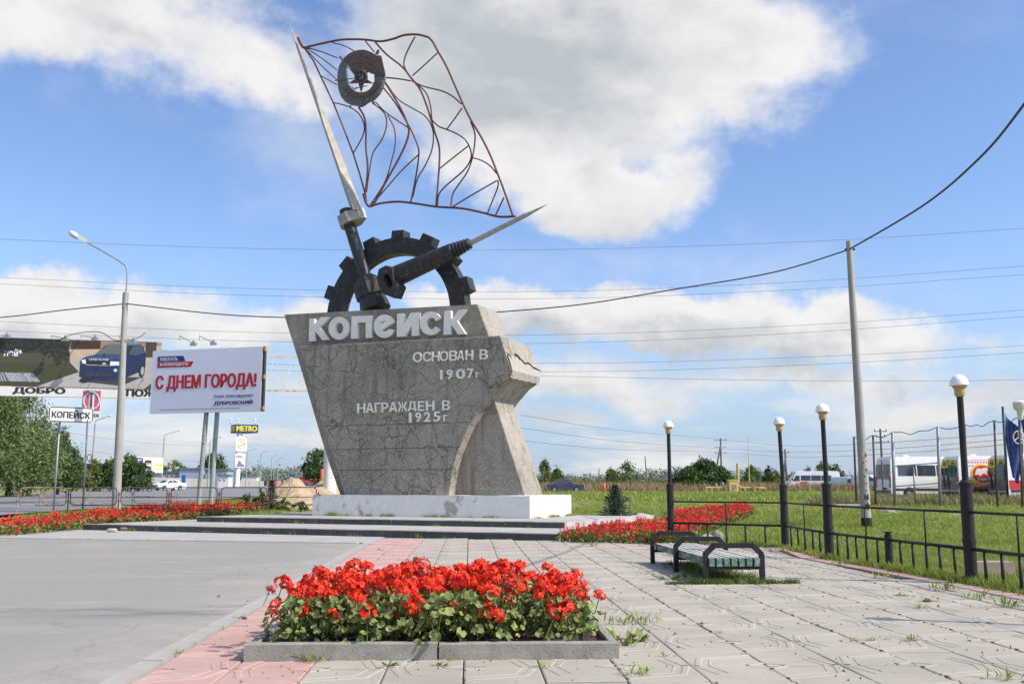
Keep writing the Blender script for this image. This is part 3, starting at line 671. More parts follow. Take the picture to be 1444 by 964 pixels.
# ---- gear
gc = on(555, 445, 1.72); mpp = (on(555, 345, 1.72) - gc).length / 100
def pol(r, a, off=0.0): return gc + EU * (r * mpp * math.cos(R(a))) + UP * (r * mpp * math.sin(R(a))) + EV * off
m = MB(); m.prism([pol(110, a) for a in range(-2, 184, 3)] + [pol(87, a) for a in range(183, -3, -3)], EV * .52)
gear = m.build('gear_ring', M_BLACK, mo)
for a in (182, 159, 135, 111.5, 88, 64, 41, 18):
    m = MB(); m.prism([pol(105, a - 5.7, -.006), pol(108, a - 5.5, -.006), pol(120.5, a - 4.5, -.006), pol(120.5, a + 4.5, -.006), pol(108, a + 5.5, -.006), pol(105, a + 5.7, -.006)], EV * .532)
    m.build('tooth', M_BLACK, gear)
# ---- hammer post, collar, head block, flagpole
def q2(x, y, off): return on(380 + x / 3.282, 280 + y / 3.282, off)
B0, B1 = on(529, 434, 1.42), on(487.5, 300, 1.42); ax = (B1 - B0).normalized(); bx_ = ax.cross(EV).normalized(); bx_ = bx_ if bx_.dot(EU) > 0 else -bx_; dv = -ax.cross(bx_).normalized()
dv = dv if dv.dot(EV) > 0 else -dv
L0 = (B1 - B0).length
def cyl_axis(m, p, d, prof, n=16, smooth=True, rot=0.0):
    d = d.normalized(); u = d.cross(EV).normalized(); w = d.cross(u); vs = []
    for t, r_ in prof:
        for j in range(n): an = 2 * math.pi * (j + rot) / n; vs.append(p + d * t + (u * math.cos(an) + w * math.sin(an)) * r_)
    fs = [(i * n + j, i * n + (j + 1) % n, (i + 1) * n + (j + 1) % n, (i + 1) * n + j) for i in range(len(prof) - 1) for j in range(n)]
    m.add(vs, fs, smooth); m.add(vs[:n], [tuple(range(n))]); m.add(vs[-n:], [tuple(range(n))])
m = MB(); cyl_axis(m, B0, ax, [(.3, .235), (L0 - .02, .245)]); m.build('hammer_handle', M_BLACK, mo)
m = MB(); cyl_axis(m, B0, ax, [(-.10, .60), (.12, .58), (.50, .50)]); m.build('handle_foot', M_BLACK, mo)
m = MB(); cyl_axis(m, B0, ax, [(.36, .46), (.46, .60), (.95, .60), (1.14, .50), (1.3, .40)], 8, False, .5); m.build('collar', M_BLACK, mo)
m = MB(); cyl_axis(m, B1, ax, [(-.2, .235), (.12, .235), (.14, .2)]); m.build('handle_cap', M_BLACK, mo)
HB = B1 - ax * .60
def hb(b, d, a): return HB + bx_ * b + EV * d + ax * a
m = MB(); m.prism([hb(-.36, -.12, 0), hb(-.24, -.34, 0), (hb(.18, -.42, 0)), hb(.72, -.08, 0), hb(.78, .12, 0), hb(.3, .42, 0), hb(-.24, .38, 0), hb(-.36, .15, 0)], ax * .46); m.build('head_block', M_STEEL, mo)
tipp = on(407.2, 30.5, 1.42); fb = hb(.50, 0, .40); fd = (tipp - fb); fdn = fd.normalized(); fu = fdn.cross(EV).normalized(); fu = fu if fu.dot(EU) > 0 else -fu
m = MB(); secs = [(0, .25), (.50, .135), (.85, .075), (.99, .006)]; vs = []
for t, r_ in secs: c_ = fb + fd * t; vs += [c_ - fu * r_, c_ - EV * r_ * 1.1 + fu * r_ * .05, c_ + fu * r_, c_ + EV * r_ * 1.1]
m.add(vs, [(i * 4 + j, i * 4 + (j + 1) % 4, i * 4 + 4 + (j + 1) % 4, i * 4 + 4 + j) for i in range(3) for j in range(4)] + [(0, 3, 2, 1)]); m.build('flagpole', M_STEEL, mo)
# ---- jackhammer lying across: nut, barrel, thread, spike
def q5(x, y, off): return on(530 + x / 5.776, 280 + y / 5.776, off)
m = MB(); m.prism([q5(x, y, .50) for x, y in [(80, 542), (135, 568), (140, 655), (182, 712), (142, 808), (42, 770), (5, 650), (20, 575)]], EV * .42 + EU * .12, [[q5(x, y, .50) for x, y in [(58, 628), (85, 610), (108, 622), (132, 690), (127, 722), (105, 728), (72, 690)]]])
m.build('nut', M_BLACK, mo)
S = lambda x, y: on(x, y, .95)
a0, a1, a2, a3, a4 = S(559, 389.5), S(641, 352.8), S(664, 342.3), S(742.6, 303.2), S(773, 287.6)
dd = (a1 - a0); m = MB(); cyl_axis(m, a0, dd, [(0, .39), (.10, .395), (dd.length * .98, .305), (dd.length, .24)]); m.build('barrel', M_BLACK, mo)
m = MB(); d2 = a2 - a1; prof = []
for k in range(5): t = d2.length * k / 5; rr_ = .295 - .02 * k; prof += [(t, rr_ - .045), (t + .03, rr_ - .01), (t + .06, rr_), (t + .09, rr_ - .01), (t + .115, rr_ - .045)]
cyl_axis(m, a1, d2, prof); m.build('thread', M_BLACK, mo)
m = MB(); d3 = a3 - a2; cyl_axis(m, a2 - d3.normalized() * .1, a4 - a2, [(0, .10), (d3.length, .082), (d3.length + .02, .088), (d3.length + .06, .088), (d3.length + .1, .078), ((a4 - a2).length + .1, .004)]); m.build('spike', M_SPIKE, mo)
# ---- flag of bent bars
def fl(x, y):
    px, py = 380 + x / 3.214, 10 + y / 3.214; k = min(1, max(0, (x - 170) / 200)); return on(px, py, 1.32 + .30 * k * math.sin((x + .35 * y) / 130))
flag = MB().tube([fl(x, y) for x, y in ((130, 140), (150, 175), (200, 245), (240, 330), (290, 435), (340, 560), (380, 665), (410, 760), (435, 850), (440, 885))], .033, 6).build('flag_frame', M_RUST, mo)
bars = [(.036, [(160, 183), (175, 180), (240, 165), (330, 148), (430, 148), (500, 156), (560, 145), (610, 128), (670, 125), (720, 137)]),
        (.036, [(720, 137), (740, 158), (760, 195), (800, 265), (840, 355), (880, 445), (915, 515), (960, 590), (1000, 670), (1040, 770), (1070, 850), (1105, 950)]),
        (.036, [(455, 905), (500, 890), (580, 882), (660, 890), (760, 905), (870, 912), (960, 930), (1040, 950), (1115, 948)]),
        (.05, [(130, 140), (152, 182), (180, 184)]), (.04, [(425, 845), (437, 885), (452, 905)]),
        (.02, [(285, 162), (335, 175), (385, 200)]), (.02, [(175, 185), (240, 205), (310, 232)]), (.02, [(175, 192), (240, 235), (305, 285)]), (.02, [(168, 195), (230, 260), (305, 330)]), (.02, [(230, 310), (305, 352)]),
        (.022, [(286, 433), (340, 445), (375, 460), (410, 490), (430, 540), (420, 590), (380, 662)]), (.03, [(405, 455), (430, 500), (437, 560), (437, 640), (445, 730), (435, 840)]),
        (.022, [(465, 435), (500, 460), (525, 490), (530, 540), (510, 600), (470, 660), (455, 730), (440, 840)]), (.022, [(535, 490), (565, 550), (570, 620), (550, 710), (520, 800), (455, 900)]), (.022, [(480, 430), (530, 480), (625, 545)]),
        (.034, [(520, 335), (560, 400), (600, 470), (630, 545), (625, 600), (590, 680), (540, 770), (475, 890)]), (.026, [(515, 365), (570, 435), (630, 535), (650, 575), (675, 640), (675, 690), (660, 790), (640, 885)]),
        (.022, [(675, 670), (600, 740), (530, 820), (465, 895)]), (.022, [(535, 355), (585, 420), (650, 460), (700, 490), (730, 530), (743, 580), (735, 650), (705, 720), (670, 780), (650, 860)]), (.024, [(525, 320), (580, 325), (640, 335)]),
        (.022, [(435, 155), (475, 205)]), (.030, [(480, 160), (530, 215), (600, 270), (640, 320), (680, 370), (710, 440), (735, 520), (750, 570), (770, 640), (768, 740), (755, 905)]),
        (.024, [(660, 135), (630, 190), (610, 245), (618, 285), (660, 340), (710, 390), (730, 450), (735, 500), (745, 570)]), (.022, [(762, 208), (700, 265), (648, 312)]), (.024, [(645, 335), (700, 360), (780, 380), (830, 405), (870, 440)]),
        (.022, [(873, 458), (840, 505), (803, 555)]), (.024, [(735, 510), (765, 540), (803, 555), (850, 575), (890, 605), (912, 650), (912, 690), (880, 740), (800, 810), (768, 850), (762, 900)]), (.022, [(900, 630), (830, 685), (770, 733)]),
        (.024, [(912, 520), (930, 570), (930, 620), (918, 690), (895, 750), (850, 815), (830, 850), (822, 905)]), (.022, [(920, 683), (960, 695), (1000, 720), (1030, 755)]), (.022, [(1030, 787), (920, 850), (830, 905)]),
        (.022, [(1035, 785), (1035, 815), (1010, 880), (988, 935)]), (.022, [(1063, 862), (1045, 900), (1025, 943)])]
for r_, pts in bars: MB().tube(bez([fl(x, y) for x, y in pts], 4) if len(pts) > 2 else [fl(*p) for p in pts], r_ * 1.22, 6).build('bar', M_RUST, flag, fix=False)
# ---- order emblem on the flag
def em(x, y, off=.92): return on(460 + x / 9.64, 60 + y / 9.64, off)
def emp(pts, off, th, mats, name, par, sm=False): m = MB(); m.prism([em(x, y, off) for x, y in pts], EV * th); return m.build(name, mats, par)
outer = [(240, 215), (180, 300), (155, 400), (150, 520), (165, 640), (200, 740), (260, 810), (330, 845), (400, 855), (450, 875), (500, 860), (560, 815), (640, 780), (720, 700), (770, 600), (795, 500), (797, 440)]
inner = [(650, 440), (655, 540), (600, 640), (520, 690), (420, 690), (330, 640), (290, 560), (275, 460), (270, 360), (285, 300)]
emb = emp(outer + inner, .90, .09, M_VERD, 'emblem_wreath', mo)
m = MB(); r3 = random.Random(5)
for k in range(74):
    t = k / 73; a = R(-205 + 232 * t) if False else R(208 + t * 150); side = k % 3
    rad = (262, 300, 228)[side] if side != 1 else 292; c_ = (472 + rad * math.cos(a), 510 - rad * 1.05 * math.sin(a) * .98)
    if c_[1] < 330 and c_[0] > 400: continue
    tx = a + (math.pi / 2 if t < .5 else -math.pi / 2) + r3.uniform(-.5, .5); ln, wd = 46, 17
    dx, dy = math.cos(tx), -math.sin(tx)
    p = [em(c_[0] + dx * ln, c_[1] + dy * ln, .89), em(c_[0] - dy * wd, c_[1] + dx * wd, .875), em(c_[0] - dx * ln, c_[1] - dy * ln, .89), em(c_[0] + dy * wd, c_[1] - dx * wd, .875), em(c_[0], c_[1], .845)]
    m.add(p, [(0, 1, 4), (1, 2, 4), (2, 3, 4), (3, 0, 4)])
o = m.build('wreath_leaves', M_VERD, emb, fix=False); o['kind'] = 'stuff'
emp([(235, 220), (320, 150), (420, 110), (520, 105), (620, 140), (680, 180), (745, 185), (772, 300), (800, 437), (700, 440), (620, 425), (540, 385), (470, 362), (400, 385), (375, 430)], .84, .05, M_COPPER, 'emblem_banner', mo)
MB().tube(bez([em(x, y, .84) for x, y in ((235, 220), (320, 150), (420, 110), (520, 105), (620, 140), (680, 180), (745, 185), (772, 300), (800, 437), (700, 440), (620, 425), (540, 385), (470, 362))], 3), .011, 5).build('banner_rim', M_VERD, mo, fix=False)
def curved_text(word, path, h, off, name, ang=0, material=M_VERD):
    m = MB(); pts = [Vector((x, y)) for x, y in path]; seg = [(b_ - a).length for a, b_ in zip(pts[:-1], pts[1:])]; tot = sum(seg); n_ = len(word)
    for i, ch in enumerate(word):
        if ch in ' ': continue
        s_ = tot * (i + .5) / n_; k = 0
        while k < len(seg) - 1 and s_ > seg[k]: s_ -= seg[k]; k += 1
        d = (pts[k + 1] - pts[k]).normalized(); c_ = pts[k] + d * s_; up_ = Vector((d.y, -d.x)); w_ = tot / n_ * .40
        hh = h if ch not in '·.,' else h * .18
        bl_, br_, tl_ = c_ - d * w_ - up_ * h / 2, c_ + d * w_ - up_ * h / 2, c_ - d * w_ - up_ * h / 2 + up_ * hh
        text_quad(m, ch, em(*bl_, off), em(*br_, off), em(*tl_, off), EV * .03, .03)
    return m.build(name, material, mo, fix=False)
curved_text('ПРОЛЕТАРИИ', [(268, 240), (350, 190), (440, 165), (540, 170), (665, 240)], 58, .815, 'lettering')
curved_text('ВСЕХ СТРАН', [(330, 300), (420, 265), (520, 255), (700, 320)], 50, .815, 'lettering')
curved_text('СОЕДИНЯЙТЕСЬ', [(345, 385), (420, 340), (520, 335), (640, 370), (770, 400)], 46, .815, 'lettering')
def star(cx, cy, R1, R2, rot, n=5): return [(cx + (R1 if k % 2 == 0 else R2) * math.cos(R(rot + k * 180 / n)), cy - (R1 if k % 2 == 0 else R2) * math.sin(R(rot + k * 180 / n))) for k in range(2 * n)]
emp(star(470, 500, 175, 62, -90), .86, .05, M_COPPER, 'emblem_star', mo)
emp(ell(470, 465, 88, 95), .80, .05, flat('enamel_dark', (.03, .012, .012), .5), 'emblem_disc', mo)
MB().tube([em(x, y, .79) for x, y in ell(470, 465, 84, 90)], .018, 6, closed=True).build('disc_rim', M_VERD, mo, fix=False)
MB().tube([em(x, y, .79) for x, y in ell(470, 465, 66, 70)], .010, 6, closed=True).build('disc_rim', M_VERD, mo, fix=False)
m = MB(); m.prism([em(x, y, .77) for x, y in ell(468, 462, 40, 42, 14, -150, 75) + ell(460, 456, 26, 30, 12, -140, 75)[::-1]], EV * .03); m.prism([em(x, y, .765) for x, y in ((435, 432), (447, 424), (505, 500), (494, 508))], EV * .03); m.prism([em(x, y, .763) for x, y in ((428, 446), (452, 416), (462, 424), (438, 456))], EV * .03)
m.build('hammer_and_sickle', M_VERD, mo)
rib = ell(470, 520, 240, 220, 20, 203, 352); rib2 = ell(470, 510, 175, 168, 20, 203, 352)
emp(rib + rib2[::-1], .83, .05, M_COPPER, 'emblem_ribbon', mo)
curved_text('Р·С·Ф·С·Р', [(310, 655), (380, 700), (470, 715), (560, 690), (625, 635)], 40, .805, 'lettering')
for pts in ([(170, 180), (195, 185), (220, 215), (205, 245), (185, 215)], [(665, 150), (690, 105), (718, 92), (715, 130), (690, 170)], [(612, 800), (640, 790), (665, 840), (640, 830)], [(318, 850), (335, 855), (322, 895), (308, 880)]): emp(pts, .86, .05, M_VERD, 'spear_tip', mo)
for r_, pts in ((.016, [(205, 225, .83), (385, 440, .83)]), (.02, [(118, 520, .85), (375, 488, .80)]), (.018, [(560, 590, .84), (390, 620, .84)]), (.022, [(345, 600, .83), (375, 640, .83), (420, 620, .83)]), (.02, [(700, 160, .90), (655, 165, .90)])): MB().tube([em(*p) for p in pts], r_, 6).build('emblem_shaft', M_VERD, mo, fix=False)
# thin pale mortar line along the front slab's top, painting in its lit edge, and chips along its edges
ta_, tb_ = on(420.6, 488.8, .35), on(705.5, 473.6, .35); m = MB()
m.tube([ta_.lerp(tb_, k / 40) + UP * (.004 + .012 * noise.noise(Vector((k * .8, 1, 1)))) + EV * .02 for k in range(41)], [.010 + .012 * abs(noise.noise(Vector((k * 1.3, 4, 2)))) for k in range(41)], 5); m.build('mortar_line', M_MORTAR, mo)

def soften(o, w, seg=1):
    b_ = o.modifiers.new('worn_edges', 'BEVEL'); b_.width = w; b_.segments = seg; b_.limit_method = 'ANGLE'; b_.angle_limit = R(35)
for o in [c for c in mo.children] + list(gear.children):
    n_ = o.name.split('.')[0]
    w_ = {'front_slab': .022, 'side_block': .03, 'pedestal_core': .025, 'gear_ring': .014, 'tooth': .014, 'nut': .012, 'head_block': .014}.get(n_)
    if n_ == 'letter' and len(o.data.vertices) < 140: w_ = .006
    if w_: soften(o, w_)
# ================================================================== PLAZA FURNITURE
def seg_pts(a, b, step):
    n = max(1, round((b - a).length / step)); return [a.lerp(b, k / n) for k in range(n + 1)]
fen = thing('plaza_fence', 'low black pipe fence with short balusters curving along the edge of the tiled plaza', 'fence', tuple(FP[2]))
def rail(m, pts, r, z): m.tube([p + UP * z for p in pts], r, 8)
for i in range(len(FP) - 1):
    a, b_ = FP[i], FP[i + 1]; Lf = (b_ - a).length
    m = MB(); m.tube([a + UP * .50, b_ + UP * .50], .026, 8); m.build('lower_rail', M_IRON, fen)
    if i < 7: m = MB(); m.tube([a + UP * 1.03, b_ + UP * 1.03], .020, 8); m.build('upper_rail', M_IRON, fen)
    m = MB(); m.tube([a + UP * .02, b_ + UP * .02], .016, 6); m.build('bottom_rail', M_IRON, fen)
    for k in range(1, 6):
        p = a.lerp(b_, (k - .0) / 6 + rr.uniform(-.008, .008)); dx_ = Vector((rr.uniform(-.01, .01), rr.uniform(-.01, .01), 0))
        m = MB(); m.tube([p + UP * -.08, p + dx_ + UP * .49], .024, 8); m.build('baluster', M_IRON, fen)
        if k == (3, 3, 4, 3, 3, 3, 3, 3)[i]: m = MB(); m.tube([p + UP * .51, p + dx_ + UP * 1.03], .014, 6); m.build('upright', M_IRON, fen)
for p, h in ((FP[3], .64), (FP[5], .64), (FP[7], .64)):
    m = MB(); m.lathe([(.065, -.1), (.065, h - .05), (.045, h - .045), (.045, h - .02), (.068, h - .015), (.068, h), (.0, h + .004)], p, 14); m.build('short_post', M_IRON, fen)
def fence_lamp(p, h, tilt, label):
    t = thing('lamp_post', label, 'lamp', tuple(p), 0, 'dome lamps standing in the black fence')
    m = MB(); m.lathe([(.088, -.1), (.088, h * .49), (.070, h * .495), (.05, h * .50)], n=16); m.lathe([(.098, h * .195), (.098, h * .215)], n=16); m.lathe([(.096, h * .475), (.098, h * .49)], n=16); base = m.build('lower_tube', M_IRON, t, local=True)
    m = MB(); m.tube([(0, 0, h * .48), (tilt * h * .46, 0, h * .94)], .047, 12); m.build('upper_tube', M_IRON, t, local=True)
    c = Vector((tilt * h * .46, 0, 0))
    m = MB(); m.lathe([(.055, h * .915), (.075, h * .925), (.075, h * .955), (.10, h * .962), (.10, h * .972)], c, 16); m.build('collar', M_GOLD, t, local=True)
    m = MB(); m.lathe([(.03, h * .968), (.130, h * .970), (.137, h * .973)] + [(.135 * math.cos(R(a)), h * .976 + .155 * math.sin(R(a))) for a in (15, 30, 45, 60, 75)] + [(0, h * .976 + .155)], c, 18); m.build('lamp_dome', M_GLOBE, t, local=True)
    return t
fence_lamp(FP[0], 3.0, -.006, 'black dome lamp post standing behind the bench and in front of the red salvia')
fence_lamp(FP[1], 2.95, -.028, 'slightly leaning black dome lamp post at the far corner of the fence')
fence_lamp(FP[2], 2.97, -.010, 'black dome lamp post between the far fence corner and the concrete utility pole')
fence_lamp(FP[4], 2.99, 0.0, 'nearest tall black dome lamp post in front of the vans, grass behind')
fence_lamp(FP[6], 2.99, 0.0, 'black dome lamp post just beyond the right edge of the view')

# bench with three arched pipe frames
BA = atZ(995.6, 822.4, 0); BB = atZ(920.4, 793.7, 0); bd = (BB - BA); bl = bd.length; bd.normalize(); bs_ = Vector((bd.y, -bd.x, 0))
ben = thing('bench', 'backless bench with peeling green slats and three black arched frames', 'bench', tuple(BA + bs_ * .42 + bd * bl / 2))
for k in range(3):
    o_ = BA + bd * (bl * k / 2); W = .84; m = MB()
    P = lambda s_, z: o_ + bs_ * s_ + UP * z
    pts = [P(0, -.02), P(0, .42), P(.13, .545), P(W - .13, .545), P(W, .42), P(W, -.02)]
    for a, b_ in zip(pts[:-1], pts[1:]): m.bar(a, b_, .075, .06, up=bd)
    for p_ in pts[1:-1]: m.lathe([(0, -.034), (.036, -.034), (.036, .034), (0, .034)], p_, 10)
    m.build('arch_frame', M_IRON, ben)
    m = MB(); m.bar(P(.02, .225), P(W - .02, .225), .05, .05, up=bd); m.build('cross_bar', M_IRON, ben)
for k in range(2):
    for j in range(7):
        s_ = .085 + j * .112; z = .31; a = BA + bd * (bl * k / 2 + (-.05 if k == 0 else .05)) + bs_ * s_; e = BA + bd * (bl * (k + 1) / 2 + (.03 if k else -.0)) + bs_ * (s_ + (.012 if k else 0))
        m = MB(); d_ = (e - a); sd = bs_ * .040; z0, z1 = z - .06 + rr.uniform(-.003, .003), z + .055 + rr.uniform(-.003, .003)
        vs = [a - sd + UP * z0, a + sd + UP * z0, a + sd + UP * z1, a - sd + UP * z1, e - sd + UP * z0, e + sd + UP * z0, e + sd + UP * z1, e - sd + UP * z1]
        m.add(vs, [(0, 1, 2, 3), (7, 6, 5, 4), (0, 4, 5, 1), (1, 5, 6, 2), (3, 7, 4, 0)], mi=0); m.add(vs, [(2, 6, 7, 3)], mi=1); m.build('slat', [M_GREENW, M_SEATTOP], ben)

# ---- planter bed
BW, BD = 3.06, 2.05; C0 = atZ(343, 932.5, 0); C0.z = 0; ex_ = Vector((1, .045, 0)).normalized(); ey_ = Vector((-.035, 1, 0)).normalized()
def bp(u, v, z=0): return C0 + ex_ * u + ey_ * v + UP * z
bed = thing('flower_bed', 'low concrete kerbed flower bed full of red geraniums in the foreground', 'planter', tuple(bp(BW / 2, BD / 2)))
m = MB(); n_ = 14; gv = [bp(.08 + (BW - .16) * i / n_, .08 + (BD - .16) * j / n_, .085 + .03 * noise.noise(Vector((i * .7, j * .7, 0)))) for j in range(n_ + 1) for i in range(n_ + 1)]
m.add(gv, [(j * (n_ + 1) + i, j * (n_ + 1) + i + 1, (j + 1) * (n_ + 1) + i + 1, (j + 1) * (n_ + 1) + i) for j in range(n_) for i in range(n_)], True); m.add([bp(-.0, -.0, -.04), bp(BW, 0, -.04), bp(BW, BD, -.04), bp(0, BD, -.04)], [(0, 1, 2, 3)]); m.build('soil', M_SOIL, bed)
def kerb_piece(p, q, side, h=.135, w=.085):
    d = (q - p).normalized(); m = MB(); c = .012
    sec = [(0, -.03), (0, h - c), (c, h), (w - c, h), (w, h - c), (w, -.03)]
    nseg = 6; vs = []
    for k in range(nseg + 1):
        o_ = p.lerp(q, k / nseg)
        for s_, z in sec: vs.append(o_ + side * (s_ + .004 * noise.noise(Vector((k * 1.7, s_ * 30, p.x)))) + UP * (z + (.005 * noise.noise(Vector((k * 1.3, p.y, 2))) if z > 0 else 0)))
    fs = [(k * 6 + j, k * 6 + j + 1, k * 6 + 7 + j, k * 6 + 6 + j) for k in range(nseg) for j in range(5)] + [(0, 1, 2, 3, 4, 5), tuple(nseg * 6 + j for j in range(6))]
    m.add(vs, fs); m.build('kerb_stone', M_KERB, bed)
kerb_piece(bp(0, 0), bp(1.565, 0), ey_, .142); kerb_piece(bp(1.58, .004), bp(BW, .004), ey_, .135)
for v0, v1 in ((.088, 1.06), (1.07, BD - .09)): kerb_piece(bp(0, v0), bp(0, v1), ex_); kerb_piece(bp(BW, v0), bp(BW, v1), -ex_)
kerb_piece(bp(0, BD), bp(1.5, BD), -ey_); kerb_piece(bp(1.51, BD), bp(BW, BD), -ey_)

# geranium plants : scalloped leaves on stalks, round flower heads of many petals
def leaf_disc(c, nrm_, r, vs, fs, rg, k=9):
    n = Vector(nrm_).normalized(); a = n.orthogonal().normalized(); b_ = n.cross(a); o = len(vs); vs.append(tuple(c - n * r * .28)); ph = rg.uniform(0, 6.28)
    for j in range(k * 2):
        an = ph + 2 * math.pi * j / (k * 2); rj = r * (1.0 if j % 2 else .90) * (1 if j else .35); up_ = .18 * math.sin(an * 3 + ph)
        vs.append(tuple(c + (a * math.cos(an) + b_ * math.sin(an)) * rj + n * r * up_))
    for j in range(k * 2): fs.append((o, o + 1 + j, o + 1 + (j + 1) % (k * 2)))
def geranium_foliage(seed):
    rg = random.Random(seed); vs, fs = [], []
    for i in range(84):
        a = rg.uniform(0, 6.28); h = rg.random() ** .75 * .34; rad = rg.uniform(.04, .24) * (1.1 - h * .7); c = Vector((rad * math.cos(a), rad * math.sin(a), .05 + h))
        nn = Vector((math.cos(a) * .9 + rg.uniform(-.5, .5), math.sin(a) * .9 + rg.uniform(-.5, .5), rg.uniform(.35, 1.2)))
        leaf_disc(c, nn, rg.uniform(.022, .046), vs, fs, rg, 7)
    m = MB(); m.add(vs, fs, False)
    st = MB()
    for i in range(12):
        a = rg.uniform(0, 6.28); r_ = rg.uniform(.03, .16); st.tube([(0, 0, 0), (r_ * .5 * math.cos(a), r_ * .5 * math.sin(a), .15), (r_ * math.cos(a), r_ * math.sin(a), rg.uniform(.22, .34))], .004, 4, caps=False)
    return m, st
def flower_head(seed, R0=.058):
    rg = random.Random(seed); vs, fs = [], []
    for i in range(26):
        d = Vector((rg.gauss(0, 1), rg.gauss(0, 1), rg.gauss(.35, .8))).normalized(); c = d * R0 * rg.uniform(.72, 1.08); c.z *= .8
        a = d.orthogonal().normalized(); b_ = d.cross(a); pr = rg.uniform(.014, .020); ph = rg.uniform(0, 6.28)
        for k in range(5):
            an = ph + k * 1.2566; e1 = a * math.cos(an) + b_ * math.sin(an); e2 = d.cross(e1); o = len(vs)
            lift = d * rg.uniform(-.003, .006)
            vs += [tuple(c), tuple(c + e1 * pr * .7 + e2 * pr * .5 + lift), tuple(c + e1 * pr * 1.25 + lift * 1.5), tuple(c + e1 * pr * .7 - e2 * pr * .5 + lift)]; fs += [(o, o + 1, o + 2, o + 3)]
    m = MB(); m.add(vs, fs); return m
FO = [geranium_foliage(s) for s in range(5)]; HE = [flower_head(s) for s in range(6)]
FOM = []; 
for f_, s_ in FO:
    a = f_.build('leaves', M_GERAN, fix=False); b_ = s_.build('stems', M_LEAFY, fix=False); FOM.append((a.data, b_.data)); bpy.data.objects.remove(a); bpy.data.objects.remove(b_)
HEM = []
for q_, h_ in enumerate(HE): a = h_.build('flower_head', M_RED if q_ < 5 else mat('faded_petal', (.62, .05, .03), .7, (.34, .045, .03), 12, island=.3, trans=.1), fix=False); HEM.append(a.data); bpy.data.objects.remove(a)
STALK = MB().tube([(0, 0, -.17), (0, 0, 0)], .0045, 4).build('stalk', M_LEAFY, fix=False); SD = STALK.data; bpy.data.objects.remove(STALK)
rg = random.Random(11)
def link_child(name, data, par, loc, rot=(0, 0, 0), sc=1.0):
    o = bpy.data.objects.new(name, data); COL.objects.link(o); o.parent = par; o.location = loc; o.rotation_euler = rot; o.scale = (sc,) * 3; return o
nh = 0
for j in range(6):
    for i in range(9):
        u = .34 + (BW - .64) * i / 8 + rg.uniform(-.07, .07); v = .25 + (BD - .5) * j / 5 + rg.uniform(-.06, .06)
        if i == 8 and j < 2 and rg.random() < .5: continue
        p = bp(u, v, .08); sc = rg.uniform(.92, 1.14) * (.88 if i in (0, 8) else 1)
        fr = {0: 'front row', 5: 'back row'}.get(j, 'middle')
        t = thing('geranium_plant', 'bushy green geranium with scarlet flower heads growing in the kerbed foreground bed', 'flower plant', tuple(p), rg.uniform(0, 6.28), 'geraniums in the foreground bed')
        t.scale = (sc, sc, sc); k = rg.randrange(5)
        link_child('leaves', FOM[k][0], t, (0, 0, 0)); link_child('stems', FOM[k][1], t, (0, 0, 0))
        cnt = rg.randint(5, 6) if j > 0 else rg.randint(4, 6)
        if i == 8: cnt -= 1
        for _ in range(cnt):
            if nh >= 296: break
            a = rg.uniform(0, 6.28); r_ = math.sqrt(rg.random()) * .21; z = rg.uniform(.36, .54) if j else rg.uniform(.24, .50)
            h_ = link_child('flower_head', HEM[rg.randrange(6)], t, (r_ * math.cos(a), r_ * math.sin(a), z), (rg.uniform(-.6, .6), rg.uniform(-.6, .6), rg.uniform(0, 6)), rg.uniform(.78, 1.42))
            link_child('stalk', SD, h_, (0, 0, 0)); nh += 1
# fallen petals
vs, fs = [], []
for k in range(150):
    p = bp(rg.uniform(1.5, BW - .1), rg.uniform(.1, .3), .118) if k < 90 else bp(rg.uniform(-.3, BW + .4), rg.uniform(-.25, BD), .012 if rg.random() < .5 else .118)
    if p.z < .05 and (0 < (p - C0).dot(ex_) < BW): continue
    a = rg.uniform(0, 3); e1 = Vector((math.cos(a), math.sin(a), rg.uniform(-.3, .3))) * .011; e2 = Vector((-math.sin(a), math.cos(a), rg.uniform(-.3, .3))) * .009; o = len(vs); vs += [p - e1, p - e2, p + e1, p + e2]; fs.append((o, o + 1, o + 2, o + 3))
m = MB(); m.add(vs, fs); tag(m.build('fallen_petals', M_RED, fix=False), 'scattered red petals fallen on the soil and kerb of the bed', None, None, 'stuff')

